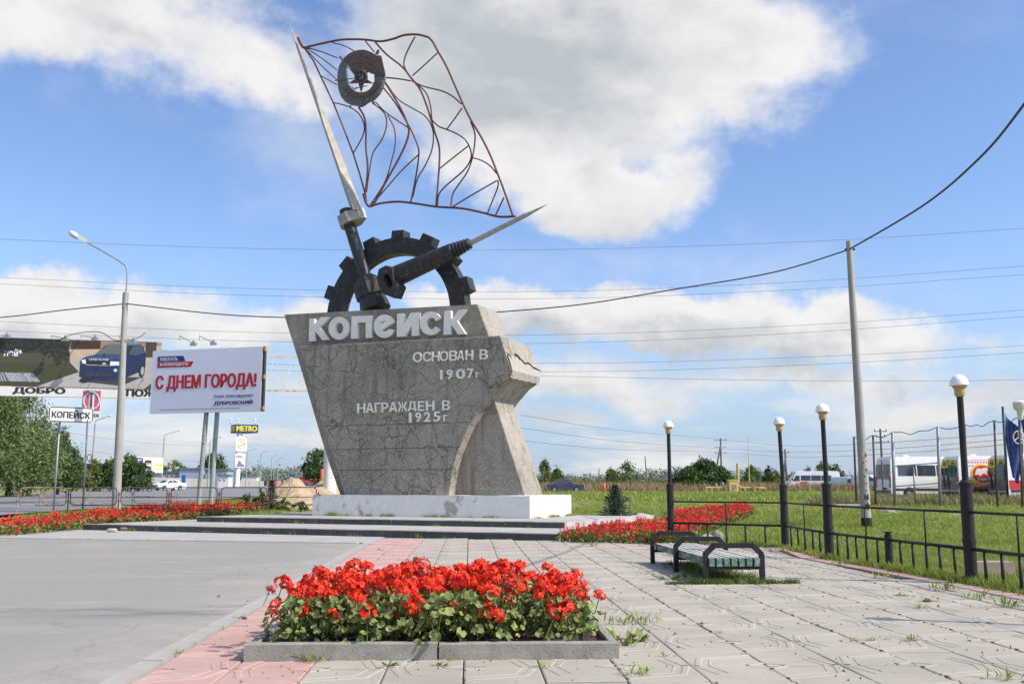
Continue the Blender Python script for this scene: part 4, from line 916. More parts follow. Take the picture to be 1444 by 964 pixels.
# ---- salvia beds: red spikes over low green leaves, too many to count
def salvia(name, pts, dens, hgt, label, zf, seed, sz=1.0, hc=1.0):
    r_ = np.random.default_rng(seed); P = np.array([(p[0], p[1]) for p in pts]); lo, hi = P.min(0), P.max(0)
    n = int((hi - lo).prod() * dens); q = r_.uniform(lo, hi, (n, 2)); ins = np.zeros(n, bool); j = len(P) - 1
    for i in range(len(P)):
        c = (P[i, 1] > q[:, 1]) != (P[j, 1] > q[:, 1]); xx = (P[j, 0] - P[i, 0]) * (q[:, 1] - P[i, 1]) / (P[j, 1] - P[i, 1] + 1e-9) + P[i, 0]; ins ^= c & (q[:, 0] < xx); j = i
    q = q[ins]; n = len(q); z = np.array([zf(x, y) for x, y in q])
    # leaves
    K = 10; c = np.repeat(np.c_[q, z], K, 0); c[:, :2] += r_.normal(0, .09, (n * K, 2)); c[:, 2] += r_.uniform(.02, hgt * .62, n * K)
    def quads(c, L, W, upz):
        k = len(c); d = r_.normal(0, 1, (k, 3)); d[:, 2] = np.abs(d[:, 2]) * upz; d /= np.linalg.norm(d, axis=1)[:, None]; s_ = np.cross(d, r_.normal(0, 1, (k, 3))); s_ /= np.linalg.norm(s_, axis=1)[:, None]
        return np.stack([c - d * L, c - s_ * W, c + d * L, c + s_ * W], 1).reshape(-1, 3)
    lv = quads(c, .055 * sz, .026 * sz, .8); lo_ = raw_mesh('leaves', lv, np.arange(len(lv)), 4, M_LEAFY)
    # spikes: each a stack of florets
    K2 = 13; keep = r_.random(n) < hc; s = np.repeat(np.c_[q, z][keep], K2, 0); ns = keep.sum(); t = np.tile(np.linspace(0, 1, K2), ns); qk = q[keep]; top = np.repeat(r_.uniform(.62, 1.08, ns) * (.88 + .2 * np.sin(qk[:, 0] * 3.1 + 2 * np.sin(qk[:, 1] * 2.3))), K2) * hgt
    lean = np.repeat(r_.normal(0, .03, (ns, 2)), K2, 0); s[:, :2] += np.repeat(r_.normal(0, .06, (ns, 2)), K2, 0) + lean * t[:, None] + r_.normal(0, 1, (ns * K2, 2)) * (.022 * (1.15 - t))[:, None]; s[:, 2] += top - (1 - t) * hgt * .42
    fv = quads(s, .024 * sz, .014 * sz, .6)
    o = raw_mesh(name, np.concatenate([fv]), np.arange(len(fv)), 4, M_SALV); lo_.parent = o; lo_['kind'] = 'stuff'
    tag(o, label, None, None, 'stuff'); return o
def gp(px, py, z): p = atZ(px, py, z); return (p.x, p.y)
def zs(x, y):
    w = Vector((x, y, 0)) - Vector((CM.x, CM.y, 0)); u, v = w.dot(EU), w.dot(EV); return max(terr(y), 0)
salvia('red_salvia', [gp(788, 764, 0), gp(960, 768, 0), gp(985, 757, 0), gp(975, 746, 0), gp(900, 746, 0), gp(835, 752, 0)], 42, .40, 'mass of red salvia at the right end of the steps', lambda x, y: 0, 1, 1.1, .9)
salvia('red_salvia', [gp(940, 752, 0), gp(985, 752, .0), gp(1062, 733, .05), gp(1050, 726, .05), gp(945, 734, .05)], 40, .42, 'mass of red salvia on the lawn behind the fence', lambda x, y: max(terr(y), 0), 2, 1.2, 1)
salvia('red_salvia', [gp(-60, 762, 0), gp(0, 756, .0), gp(130, 744, .0), gp(245, 738, .05), gp(368, 725, .2), gp(360, 720, .25), gp(250, 722, .2), gp(120, 733, .1), gp(0, 742, .05), gp(-60, 748, .05)], 20, .42, 'long band of red salvia running along the left edge of the yard', lambda x, y: max(terr(y), 0), 3, 1.5, 1)
# grey stones and low shrub at the right salvia
rs = random.Random(4)
def stone(px, py, z, s, label, material=M_STONE):
    p = atZ(px, py, z); bm = bmesh.new(); bmesh.ops.create_icosphere(bm, subdivisions=2, radius=1)
    for v in bm.verts: q = v.co.copy(); v.co = Vector((q.x * s[0], q.y * s[1], q.z * s[2])) * (1 + .28 * noise.noise(q * 1.4 + Vector((px, 0, 0))))
    me = bpy.data.meshes.new('stone'); bm.to_mesh(me); bm.free(); me.materials.append(material); o = bpy.data.objects.new('stone', me); COL.objects.link(o); o.location = p + UP * s[2] * .5; tag(o, label, 'stone')
stone(905, 735, .1, (.45, .3, .22), 'pale rounded stone lying behind the salvia left of the lamp post')
stone(998, 766, 0, (.26, .2, .15), 'pale boulder at the foot of the fence beyond the bench')
stone(1012, 762, 0, (.16, .14, .18), 'small grey stone beside the pale boulder by the fence', M_KERB)
stone(880, 741, .1, (.30, .22, .16), 'low beige stone half buried in the salvia next to the steps')
stone(182, 747, 0, (.30, .18, .09), 'flat brown stone between the left salvia band and the steps', mat('brown_stone', (.27, .20, .13), .95, (.18, .14, .09), 5, bump=.6, bscale=14))
stone(158, 749, 0, (.18, .12, .07), 'small flat stone left of the flat brown stone by the salvia')
stone(1252, 728, .1, (.42, .3, .26), 'weathered lump of concrete in the grass right of the utility pole', M_KERB)
def slab_box(pxa, pxb, py, z, dep, h, label, material):
    a = atZ(pxa, py, z); b_ = atZ(pxb, py, z); d = (b_ - a); n = Vector((-d.y, d.x, 0)).normalized(); m = MB(); m.prism([a - UP * .05, b_ - UP * .05, b_ + n * dep - UP * .05, a + n * dep - UP * .05], UP * (h + .05)); o = m.build('concrete_block', material); tag(o, label, 'concrete block')
slab_box(1375, 1432, 806, 0, .35, .16, 'weathered concrete block with a broken end lying in the grass behind the fence', mat('old_block', (.36, .27, .20), .95, (.25, .20, .16), 5, bump=.5, bscale=20))
slab_box(1180, 1226, 714, .4, .9, .12, 'pale flat concrete slab in the grass by the utility pole', M_STONE)

# ---- grass
def grass(name, n, sampler, L, W, label, material=M_GRASS, blades=5, seed=5, spread=.05, lean=.45):
    r_ = np.random.default_rng(seed); c = sampler(r_, n); n = len(c); c = np.repeat(c, blades, 0); k = len(c); c[:, :2] += r_.normal(0, spread, (k, 2))
    a = r_.uniform(0, 2 * np.pi, k); tuft = .62 + .42 * np.sin(c[:, 0] * 2.1 + 1.3 * np.sin(c[:, 1] * 1.7)) * np.sin(c[:, 1] * 1.3 + .8 * np.sin(c[:, 0] * 2.9)) + .28 * np.sin(c[:, 0] * 7.3 + c[:, 1] * 5.1); l = L * r_.uniform(.45, 1.25, k) * np.clip(tuft + .35, .35, 1.5); w = W * r_.uniform(.7, 1.3, k); dl = r_.normal(0, lean, (k, 2)) * l[:, None]
    s = np.c_[np.cos(a), np.sin(a), np.zeros(k)] * w[:, None]; top = c + np.c_[dl, l]
    v = np.stack([c - s, c + s, top], 1).reshape(-1, 3); o = raw_mesh(name, v, np.arange(len(v)), 3, material); tag(o, label, None, None, 'stuff'); return o
TY, TZv = np.array([a for a, b in TZ]), np.array([b for a, b in TZ])
def terr_np(y): return np.interp(y, TY, TZv)
def smp_right(y0, y1, mx):
    def f(r_, n):
        y = y0 * (y1 / y0) ** r_.random(n); fx = np.interp(y, [p.y for p in FP[::-1]], [p.x for p in FP[::-1]]); fx = np.where(y > 25.0, 3.4, np.where(y > 23.6, 6.36 - (y - 23.6) * 1.1, fx))
        x = fx + .12 + (np.minimum(y * .62, mx) - fx) * r_.random(n); 
        w = (x - CM.x) * EV.x + (y - CM.y) * EV.y; u = (x - CM.x) * EU.x + (y - CM.y) * EU.y
        k = ~((u < 2.35) & (w < 4.75)) & (x > fx); x, y = x[k], y[k]; return np.c_[x, y, terr_np(y) - .01]
    return f
grass('lawn_grass', 32000, smp_right(9.5, 28, 18), .085, .006, 'green lawn grass just behind the fence', blades=6)
grass('lawn_grass', 30000, smp_right(24, 66, 45), .11, .013, 'green lawn grass between the fence and the vans', blades=5, seed=6, spread=.1)
def smp_box(x0, x1, y0, y1):
    def f(r_, n): x = r_.uniform(x0, x1, n); y = r_.uniform(y0, y1, n); return np.c_[x, y, terr_np(y) - .01]
    return f
def smp_left(r_, n):
    y = r_.uniform(41, 62, n); xr = np.interp(y, [41, 62], [-10, -11]); xl = np.interp(y, [30, 40, 52, 66], [-22, -20.8, -18.5, -17.8]) + .3; x = xl + (xr - xl) * r_.random(n); return np.c_[x, y, terr_np(y) - .01]
grass('verge_grass', 12000, smp_left, .15, .016, 'rough verge grass between the guard rail and the highway', blades=5, seed=8, spread=.1)
grass('verge_grass', 3500, smp_box(-23, -15, 30, 38.5), .12, .012, 'grass at the left end of the guard rail', blades=5, seed=18, spread=.1)
def smp_monr(r_, n):
    u = r_.uniform(-13, 12, n); v = 4.8 + 10 * r_.random(n); P_ = np.array([CM.x, CM.y])[None] + u[:, None] * np.array([EU.x, EU.y]) + v[:, None] * np.array([EV.x, EV.y]); return np.c_[P_, terr_np(P_[:, 1]) - .01]
grass('lawn_grass', 9000, smp_monr, .13, .014, 'grass behind the monument terrace', blades=5, seed=9, spread=.1)
grass('tall_weeds', 5200, lambda r_, n: (lambda y, t: np.c_[(.30 + .30 * t) * y, y, terr_np(y) - .02])(r_.uniform(54, 60, n), r_.random(n)), .42, .028, 'tall mixed weeds in front of the parked vans', mat('weed_mix', (.20, .24, .06), .8, (.34, .27, .14), .9, island=.5, trans=.2), blades=6, seed=10, spread=.22, lean=.5)
grass('dry_weeds', 26000, smp_box(3, 95, 117, 150), .85, .06, 'belt of dry brown weeds beyond the dirt track', M_DRY, blades=4, seed=12, spread=.5, lean=.4)
grass('meadow_grass', 24000, smp_box(0, 70, 62, 112), .22, .04, 'green meadow grass out to the dirt track', blades=4, seed=13, spread=.4)
# weeds in the paving
def weed(px, py, s, kind, idx):
    p = atZ(px, py, 0) if not isinstance(px, Vector) else px; r_ = random.Random(idx * 7 + 1); vs, fs = [], []
    for k in range(int(26 if kind else 22)):
        a = r_.uniform(0, 6.28); l = s * r_.uniform(.4, 1.1); q = Vector((r_.gauss(0, s * .5), r_.gauss(0, s * .35), 0)); d = Vector((math.cos(a), math.sin(a), r_.uniform(.5, 1.8) if kind else r_.uniform(.15, .8))).normalized(); sd = d.cross(UP).normalized() * (l * (.07 if kind else .2)); o = len(vs)
        vs += [q, q + d * l * .5 + sd, q + d * l, q + d * l * .5 - sd]; fs.append((o, o + 1, o + 2, o + 3))
    m = MB(); m.add(vs, fs); o = m.build('weed_tuft', M_GRASS if kind else M_LEAFY, local=True, fix=False); o.location = p
    return o
spots = [(553, 938, .07, 0), (582, 929, .09, 0), (622, 938, .06, 0), (768, 941, .07, 1), (935, 926, .06, 1), (900, 952, .12, 1), (1202, 903, .06, 1), (1228, 903, .06, 1), (1284, 903, .08, 1), (1297, 858, .10, 1), (1310, 848, .10, 0), (1275, 840, .09, 0), (1012, 893, .05, 1), (1250, 902, .04, 1), (1060, 775, .25, 1), (945, 816, .2, 0), (838, 770, .15, 1), (340, 872, .07, 0), (252, 922, .06, 1), (505, 790, .08, 1), (535, 775, .08, 1), (950, 832, .06, 1), (1420, 958, .12, 1), (880, 880, .15, 1), (905, 878, .16, 1), (878, 912, .22, 1), (886, 905, .20, 0), (1105, 778, .18, 1), (1180, 797, .16, 1), (1250, 815, .16, 1), (1330, 832, .18, 1), (1380, 845, .2, 1), (1420, 856, .2, 1)]
WL = ['in front of the kerb, left of its joint', 'broad leaved, under the joint of the front kerb', 'small, right under the middle of the front kerb', 'in front of the right half of the bed kerb', 'just beyond the front right corner of the bed', 'tallest one at the lower picture edge right of the bed',
      'left of three in a row on the plaza', 'middle of three in a row on the plaza', 'right of three in a row on the plaza', 'upright, between the fence shadow and the row of three', 'low reddish, above the upright one near the fence', 'low spreading, left of the upright one near the fence', 'tiny, alone on a long joint left of the row of three', 'tiny, between the row of three',
      'low mat at the far corner of the fence', 'flat mat left of the bench feet', 'on the pink band left of the far bench end', 'flat, where the border strip meets the pink tiles left of the bed', 'small, on the border strip near the lower left', 'on the border strip behind the left end of the flowers', 'on the border strip where the pink tiles end far off', 'small, just left of the near bench foot', 'at the lower right edge of the picture',
      'grassy, behind the right end of the bed kerb', 'grassy, right of the bed kerb', 'tall leafy, touching the front right corner of the bed', 'dark leafy, beside the tall one at the bed corner', 'on the pink edge by the far fence corner', 'on the pink edge below the second fence lamp', 'on the pink edge below the short post', 'on the pink edge left of the nearest lamp post', 'on the pink edge right of the nearest lamp post', 'on the pink edge by the right picture edge']
for i, (x, y, s, k) in enumerate(spots):
    o = weed(x, y, s, k, i); tag(o, 'green weed, ' + WL[i], 'weed', 'weeds growing in the paving joints')
for i, (x, y) in enumerate(((418, 930), (437, 932), (445, 931), (462, 930), (632, 929), (828, 927))):
    o = weed(x, y, .12, 1, 50 + i); tag(o, ('first', 'second', 'third', 'fourth', 'fifth', 'sixth')[i] + ' grass tuft from the left against the front kerb of the flower bed', 'weed', 'grass tufts against the front kerb')
def smp_bench(r_, n):
    t = r_.random(n); s = r_.normal(0, .16, n); P_ = np.array([[*(BA + bd * (bl * a) + bs_ * (.3 + b_ * 1.2 + .25)).xy] for a, b_ in zip(t * .98, s)]); return np.c_[P_, np.zeros(len(P_))]
grass('bench_weeds', 420, smp_bench, .085, .010, 'weeds growing on the tiles under the bench', M_LEAFY, blades=5, seed=20, spread=.05, lean=.8)
def smp_b2(r_, n):
    x = r_.uniform(-.55, 1.35, n); return np.c_[[(BA + bs_ * a + bd * (b_)).xy[:] for a, b_ in zip(x, r_.normal(-.03, .05, n))], np.zeros(n)]
grass('bench_weeds', 260, smp_b2, .09, .010, 'weeds along the joint at the near end of the bench', M_LEAFY, blades=5, seed=21, spread=.04, lean=.8)
def smp_fl(r_, n):
    t = r_.random(n) * .8; i = (t * 8).astype(int); A_ = np.array([p.xy[:] for p in FP]); f = (t * 8 - i)[:, None]; return np.c_[A_[i] * (1 - f) + A_[i + 1] * f + r_.normal(0, .07, (n, 2)), np.zeros(n)]
grass('fence_weeds', 3400, smp_fl, .12, .008, 'grass creeping over the pink edge along the fence', blades=5, seed=22, spread=.05)
# debris on the paving
vs, fs = [], []; r_ = random.Random(31)
for k in range(620):
    y = 6.8 + 16 * r_.random() ** 1.6; x = r_.uniform(-.3, .5) * y * 1.0
    if x > fenceX(y) - .1: continue
    s = r_.uniform(.003, .011) * (1 + (r_.random() < .07) * 1.6); o = len(vs); c = Vector((x, y, .012)); a = r_.uniform(0, 6)
    vs += [c + Vector((math.cos(a + q) * s * (1 + .5 * (q == 0)), math.sin(a + q) * s, -.012)) for q in (0, 2.1, 4.2)] + [c + UP * s * .5]; fs += [(o, o + 1, o + 3), (o + 1, o + 2, o + 3), (o + 2, o, o + 3)]
m = MB(); m.add(vs, fs); tag(m.build('paving_debris', mat('debris_brown', (.16, .13, .09), 1), fix=False), 'crumbs of soil and dry bits scattered on the tiles', None, None, 'stuff')

def smp_pl(r_, n):
    u = np.where(r_.random(n) < .7, r_.uniform(-8.8, 0, n), 0.05); v = np.where(u < 0, r_.normal(-.05, .03, n), r_.uniform(0, 3.9, n)); k = (np.sin(u * 3.1) + np.sin(v * 4 + u * 7.7) > .1); u, v = u[k], v[k] 
    P_ = np.array([CM.x, CM.y])[None] + (u + r_.normal(0, .04, len(u)) + (u > 0) * .08)[:, None] * np.array([EU.x, EU.y]) + v[:, None] * np.array([EV.x, EV.y]); return np.c_[P_, np.full(len(P_), .35)]
grass('plinth_weeds', 700, smp_pl, .10, .008, 'dry grass growing along the foot of the white plinth', blades=4, seed=41, spread=.04)
def smp_st(r_, n):
    u = r_.uniform(-13, 2.2, n); w = r_.random(n) < .5; v = np.where(w, -6.12, -2.88) + r_.normal(0, .03, n); u = np.where(w, u, np.maximum(u, -11.4)); k = np.sin(u * 2.3 + w * 2) + np.sin(u * 5.9) > .9; u, v, w = u[k], v[k], w[k]
    P_ = np.array([CM.x, CM.y])[None] + u[:, None] * np.array([EU.x, EU.y]) + v[:, None] * np.array([EV.x, EV.y]); return np.c_[P_, np.where(w, .0, .17)]
grass('step_weeds', 420, smp_st, .10, .008, 'grass tufts growing along the feet of the two steps', blades=4, seed=42, spread=.04)
# ================================================================== ROADSIDE AND BACKGROUND
# ---- guard rails
def rail_panel(par, a, b_, z0, mat_, h=.95, mid=True, r=.024, post_r=.028):
    d = (b_ - a).normalized(); n = (b_ - a).length; g = .09; m = MB(); c = .16; P = lambda s_, z: a + d * s_ + UP * (z0 + z)
    lo_, hi = .28, h; pts = []
    for cx, cz, a0 in ((g + c, hi - c, 180), (n - g - c, hi - c, 90), (n - g - c, lo_ + c, 0), (g + c, lo_ + c, -90)):
        for k in range(4): an = R(a0 - 30 * k); pts.append(P(cx + c * math.cos(an), cz + c * math.sin(an)))
    m.tube(pts, r, 6, closed=True); m.build('panel_frame', mat_, par, fix=False)
    m = MB(); m.tube([P(g, .60), P(n - g, .60)], r * .8, 6); m.build('middle_bar', mat_, par, fix=False)
    for s_ in ((0.0, n) if mid is True else (0.0,)): 
        m = MB(); m.tube([P(s_, -.1), P(s_, .83)], post_r, 6); m.tube([P(s_ - .1, .44), P(s_ + .1, .44)], .016, 5); m.tube([P(s_ - .1, .72), P(s_ + .1, .72)], .016, 5); m.build('post', mat_, par, fix=False)
ra = atY(25, 700, 43); rb = atY(449, 700, 43.6); ra.z = rb.z = 0
gr = thing('guard_rail', 'brown pipe guard rail of rounded panels behind the left salvia band', 'guard rail', (ra.x, ra.y, terr(43)))
for k in range(6):
    a, b_ = ra.lerp(rb, k / 6), ra.lerp(rb, (k + 1) / 6); rail_panel(gr, a, b_, terr((a.y + b_.y) / 2) + .10, M_RAILT if k == 0 else M_RAILP, h=1.02, mid=(k == 5) or None or (0 if k < 5 else True))
g2 = thing('guard_rail', 'peeling tan guard rail standing further back behind the city name sign', 'guard rail', (-27, 48, terr(48)))
qa = atY(57, 700, 48); qb = atY(250, 700, 49); qa.z = qb.z = 0
for k in range(3): rail_panel(g2, qa.lerp(qb, k / 3), qa.lerp(qb, (k + 1) / 3), terr(48), M_RAILT, h=1.0, mid=(True if k == 2 else 0))

def plate_text(name, text, bl, br, tl, n, mat_, par, bold=.02, dep=.012):
    m = MB(); text_quad(m, text, bl, br, tl, n * dep, bold); return m.build(name, mat_, par, fix=False)
class Board:
    """a flat board in the world: pixel corners at two depths; P(s,t) = point, s right, t up"""
    def __init__(s, x0, x1, yt0, yb0, Y0, Y1):
        s.tl = atY(x0, yt0, Y0); s.bl = atY(x0, yb0, Y0); tr = atY(x1, yt0, Y1); s.w = Vector((tr.x - s.tl.x, tr.y - s.tl.y, 0)); s.h = s.tl.z - s.bl.z; s.n = Vector((s.w.y, -s.w.x, 0)).normalized()
        if s.n.y > 0: s.n = -s.n
        s.o = Vector((s.bl.x, s.bl.y, s.bl.z))
    def P(s, a, b, d=0.0): return s.o + s.w * a + UP * (s.h * b) + s.n * d
    def quad(s, m, a0, b0, a1, b1, d, mi=None): m.add([s.P(a0, b0, d), s.P(a1, b0, d), s.P(a1, b1, d), s.P(a0, b1, d)], [(0, 1, 2, 3)], mi=mi)
    def poly(s, pts, d, mat_, name, par): m = MB(); m.prism([s.P(a, b, d) for a, b in pts], s.n * .006); return m.build(name, mat_, par, fix=False)
    def panel(s, th, mat_, par, name='panel'): m = MB(); m.prism([s.P(0, 0, 0), s.P(1, 0, 0), s.P(1, 1, 0), s.P(0, 1, 0)], s.n * -th); return m.build(name, mat_, par)
    def text(s, t, a0, b0, a1, b1, d, mat_, par, bold=.02, skew=0.0, name='lettering'):
        bl, br, tl = s.P(a0, b0, d), s.P(a1, b0, d), s.P(a0 + skew, b1, d); m = MB(); text_quad(m, t, bl, br, tl, s.n * .008, bold); return m.build(name, mat_, par, fix=False)

# ---- city name sign
B = Board(68, 131, 572, 594, 44.6, 45.7); cs = thing('city_sign', 'white road sign reading КОПЕЙСК on two thin poles', 'road sign', tuple(G(100, 45)))
B.panel(.05, M_SIGNW, cs, 'sign_panel')
def rrect(b, i, c): return [(i * b[2] + x, i + y) for x, y in ()]
m = MB(); q = .045; qs = q * B.h / B.w.length; cc = .09; cw = cc * B.h / B.w.length
pts = [(qs, q + cc), (qs, 1 - q - cc), (qs + cw, 1 - q), (1 - qs - cw, 1 - q), (1 - qs, 1 - q - cc), (1 - qs, q + cc), (1 - qs - cw, q), (qs + cw, q)]
m.tube([B.P(a, b_, .006) for a, b_ in pts], .018, 5, closed=True); m.build('border_line', M_INK, cs)
B.text('КОПЕЙСК', .07, .26, .93, .80, .004, M_INK, cs, .045)
for x, xt in ((70.5, 79.5), (112, 119)):
    a = atY(x, 717, 45); t_ = atY(xt, 594, 45); m = MB(); m.tube([Vector((a.x, 45.35, terr(45) - .2)), t_ + Vector((0, .35, .1))], .045, 8); m.build('pole', M_GALV, cs)
# ---- election billboard
B = Board(213, 371, 495, 577, 45.0, 48.0)
tl_, tr_, bl_, br_ = atY(217, 495, 48.0), atY(369, 488, 46.4), atY(211, 583, 48.0), atY(364, 579.5, 46.4)
B.o = bl_; B.w = Vector((br_.x - bl_.x + .1, br_.y - bl_.y, 0)); B.h = (tl_.z - bl_.z + tr_.z - br_.z) / 2; B.n = Vector((B.w.y, -B.w.x, 0)).normalized(); B.n = -B.n if B.n.y > 0 else B.n
bb = thing('billboard', 'white billboard with red words С ДНЕМ ГОРОДА! on two posts', 'billboard', tuple(G(283, 46.5)))
B.panel(.16, M_LAV, bb, 'board')
m = MB(); m.prism([B.P(1.003, 0.0, -.02), B.P(1.02, 0.0, -.02), B.P(1.02, 1, -.02), B.P(1.003, 1, -.02)], B.n * -.16); m.build('side_frame', M_DARKP, bb)
for t in (.02, .5, .93): m = MB(); m.prism([B.P(1.0, t, .0), B.P(1.024, t, .0), B.P(1.024, t + .06, .0), B.P(1.0, t + .06, .0)], B.n * -.2); m.build('side_plate', flat('ochre_wood', (.40, .24, .09), .8), bb)
B.poly([(.05, .815), (.31, .815), (.285, .905), (.05, .905)], .002, M_NAVY, 'blue_strip', bb); B.poly([(.05, .725), (.36, .725), (.385, .81), (.05, .81)], .002, M_PRED, 'red_strip', bb)
B.text('РАБОТАТЬ', .075, .83, .235, .885, .011, M_LAV, bb, .02); B.text('И ПОБЕЖДАТЬ!', .075, .742, .335, .797, .011, M_LAV, bb, .02)
B.text('С ДНЕМ ГОРОДА!', .045, .34, .955, .60, .004, M_PRED, bb, .075)
B.text('Борис Александрович', .59, .215, .93, .275, .004, M_NAVY, bb, .0); B.text('ДУБРОВСКИЙ', .59, .105, .93, .185, .004, M_NAVY, bb, .07)
m = MB(); B.quad(m, .10, .05, .82, .062, .004); m.build('small_print', flat('print_grey', (.35, .36, .42), .6), bb, fix=False)
for x, xb in ((280.5, 272), (296, 289.5)):
    a = atY(xb, 712, 46.5); t_ = atY(x, 579, 46.5); m = MB(); m.tube([Vector((a.x, 47.3, terr(46.5) - .1)), Vector((t_.x + .1, 47.35, t_.z + .12))], .115, 10); m.build('post', M_RUSTP, bb)
    m = MB(); m.box((a.x - .28, 47.02, terr(46.5) - .1), (a.x + .28, 47.58, terr(46.5) + .12)); m.build('footing', M_PLINTH, bb)
# ---- gantry over the highway with its advert, lettering and city emblem
ga = thing('road_gantry', 'steel gantry over the highway carrying a car advert and the words ДОБРО ПОЖАЛОВАТЬ', 'gantry', tuple(G(456, 56)))
B = Board(-60, 222, 474, 544, 51.0, 53.2); B.o = atY(-60, 543, 51); B.h = (atY(0, 477.5, 51.5) - atY(0, 546, 51.5)).z
DE = .03
m = MB(); m.prism([B.P(0, 0, 0), B.P(1, 0, 0), B.P(1, 1, 0), B.P(0, 1, 0)], B.n * -.25); m.build('advert_board', flat('advert_dark_green', (.04, .04, .022), .5), ga)
# printed picture: lawn, trees, house front, pavement and the blue off-road car
sx = lambda x: (x + 60) / 282; X6 = lambda x: sx(x / 6.017); Y6 = lambda y: 1 - (y - 105) / 408 - .0
def pp(pts): return [(X6(x), min(1, max(0, 1 - (y - (105 + 45 * x / 1300)) / (408 - 18 * x / 1300)))) for x, y in pts]
col = lambda n, c: flat('print_' + n, c, .5)
L = .004
def layer(name, c, pts, d): return B.poly(pp(pts), d, col(name, c), 'print_' + name, ga)
layer('lawn', (.055, .06, .022), [(-360, 300), (640, 300), (640, 390), (300, 515), (-360, 515)], .002)
layer('lawn_light', (.07, .072, .035), [(-360, 235), (480, 238), (640, 320), (300, 330), (-360, 300)], .005)
layer('house', (.52, .40, .28), [(540, 200), (1345, 150), (1345, 300), (560, 320)], .006)
layer('house_top', (.33, .20, .12), [(560, 128), (1345, 160), (1345, 175), (1180, 205), (540, 205)], .009)
layer('house_window', (.055, .028, .02), [(560, 132), (810, 138), (810, 205), (556, 205)], .014); layer('house_door', (.07, .045, .035), [(1205, 152), (1300, 155), (1300, 275), (1205, 275)], .014)
layer('driveway', (.42, .40, .35), [(560, 318), (1345, 290), (1345, 430), (1210, 545), (290, 515), (640, 395)], .011)
layer('verge', (.04, .07, .02), [(1345, 430), (1345, 550), (1210, 548)], .018)
r8 = random.Random(8)
for nm_, n_, cx0, cy0, sx_, sy_, dd_ in (('tree', 46, 425, 225, 75, 62, .019), ('tree_mass', 50, 60, 170, 150, 36, .013), ('tree', 16, 500, 270, 40, 26, .020)):
    m = MB()
    for k in range(n_):
        ex, ey = r8.gauss(cx0, sx_), min(330, max(128, r8.gauss(cy0, sy_))); rx_, ry_ = r8.uniform(8, 26), r8.uniform(7, 20)
        if ex < -330: continue
        pl_ = pp([(ex + rx_ * math.cos(q) * r8.uniform(.6, 1.2), ey + ry_ * math.sin(q) * r8.uniform(.6, 1.2)) for q in [j * .785 for j in range(8)]]); m.prism([B.P(a, b_, dd_ + .0004 * k) for a, b_ in pl_], B.n * .0003)
    o = m.build('print_' + nm_, col('leaves_dark', (.028, .034, .018)), ga, fix=False); o['kind'] = 'stuff'
layer('tree_mass', (.018, .019, .012), [(-360, 80), (120, 108), (330, 112), (310, 180), (250, 205), (170, 222), (60, 215), (-40, 232), (-360, 240)], .0135 - .003)
layer('car_shadow', (.05, .05, .055), [(650, 470), (1010, 510), (1180, 440), (1010, 440), (700, 430)], .024)
BC = (.016, .028, .082)
layer('car_body', BC, [(648, 300), (665, 280), (770, 250), (860, 172), (1150, 165), (1185, 190), (1210, 260), (1212, 350), (1200, 385), (1150, 400), (1030, 450), (930, 465), (700, 460), (645, 430)], .029)
layer('car_roof', (.12, .15, .19), [(850, 178), (880, 165), (1150, 160), (1170, 172), (1100, 176)], .034)
layer('windscreen', (.13, .14, .12), [(775, 248), (865, 178), (1035, 178), (1025, 252)], .035); layer('side_glass', (.06, .09, .11), [(1055, 250), (1095, 182), (1170, 178), (1195, 240), (1120, 262)], .035)
layer('bonnet', (.04, .07, .17), [(690, 268), (775, 250), (1025, 254), (1010, 290), (900, 300), (700, 292)], .036)
layer('grille', (.02, .02, .022), [(705, 300), (895, 305), (885, 343), (700, 336)], .040); layer('grille_rim', (.40, .41, .42), [(700, 334), (886, 341), (884, 347), (698, 340)], .046)
layer('headlamp', (.70, .74, .76), [(905, 308), (1015, 312), (1010, 342), (900, 345)], .040); layer('headlamp', (.70, .74, .76), [(655, 295), (690, 290), (697, 330), (665, 325)], .040)
layer('bumper_dark', (.03, .035, .05), [(680, 395), (900, 405), (905, 440), (700, 436)], .040)
for cx, cy, rx, ry in ((1183, 390, 24, 52), (690, 465, 42, 18)): B.poly(pp(ell(cx, cy, rx, ry, 16)), .041, col('tyre', (.02, .02, .02)), 'print_tyre', ga)
B.poly(pp(ell(1187, 388, 14, 36, 14)), .048, col('rim', (.42, .42, .42)), 'print_rim', ga); B.poly(pp(ell(952, 383, 16, 14, 12)), .041, col('fog_lamp', (.6, .62, .62)), 'print_fog_lamp', ga)
B.poly(pp(ell(852, 328, 17, 9, 12)), .047, col('badge', (.45, .5, .46)), 'print_badge', ga)
def tx(t, x0, y0, x1, y1, d, mm, bold=.02): (a, b_), (c, e) = pp([(x0, y1), (x1, y0)]); B.text(t, a, b_, c, e, d, mm, ga, bold)
tx('LAND ROVER', 722, 285, 890, 299, .042, M_LAV, 0); tx('лей*', -2, 205, 150, 262, .022, M_LAV, .03)
for k in range(5):
    (a, b_), (c, e) = pp([(-20, 412 + 14 * k), (250 + 12 * k, 403 + 14 * k)]); tx('комплектация автомобиля у официального дилера', -360, 400 + 14.5 * k, 255 + 14 * k, 410 + 14.5 * k, .022, M_LAV, 0)
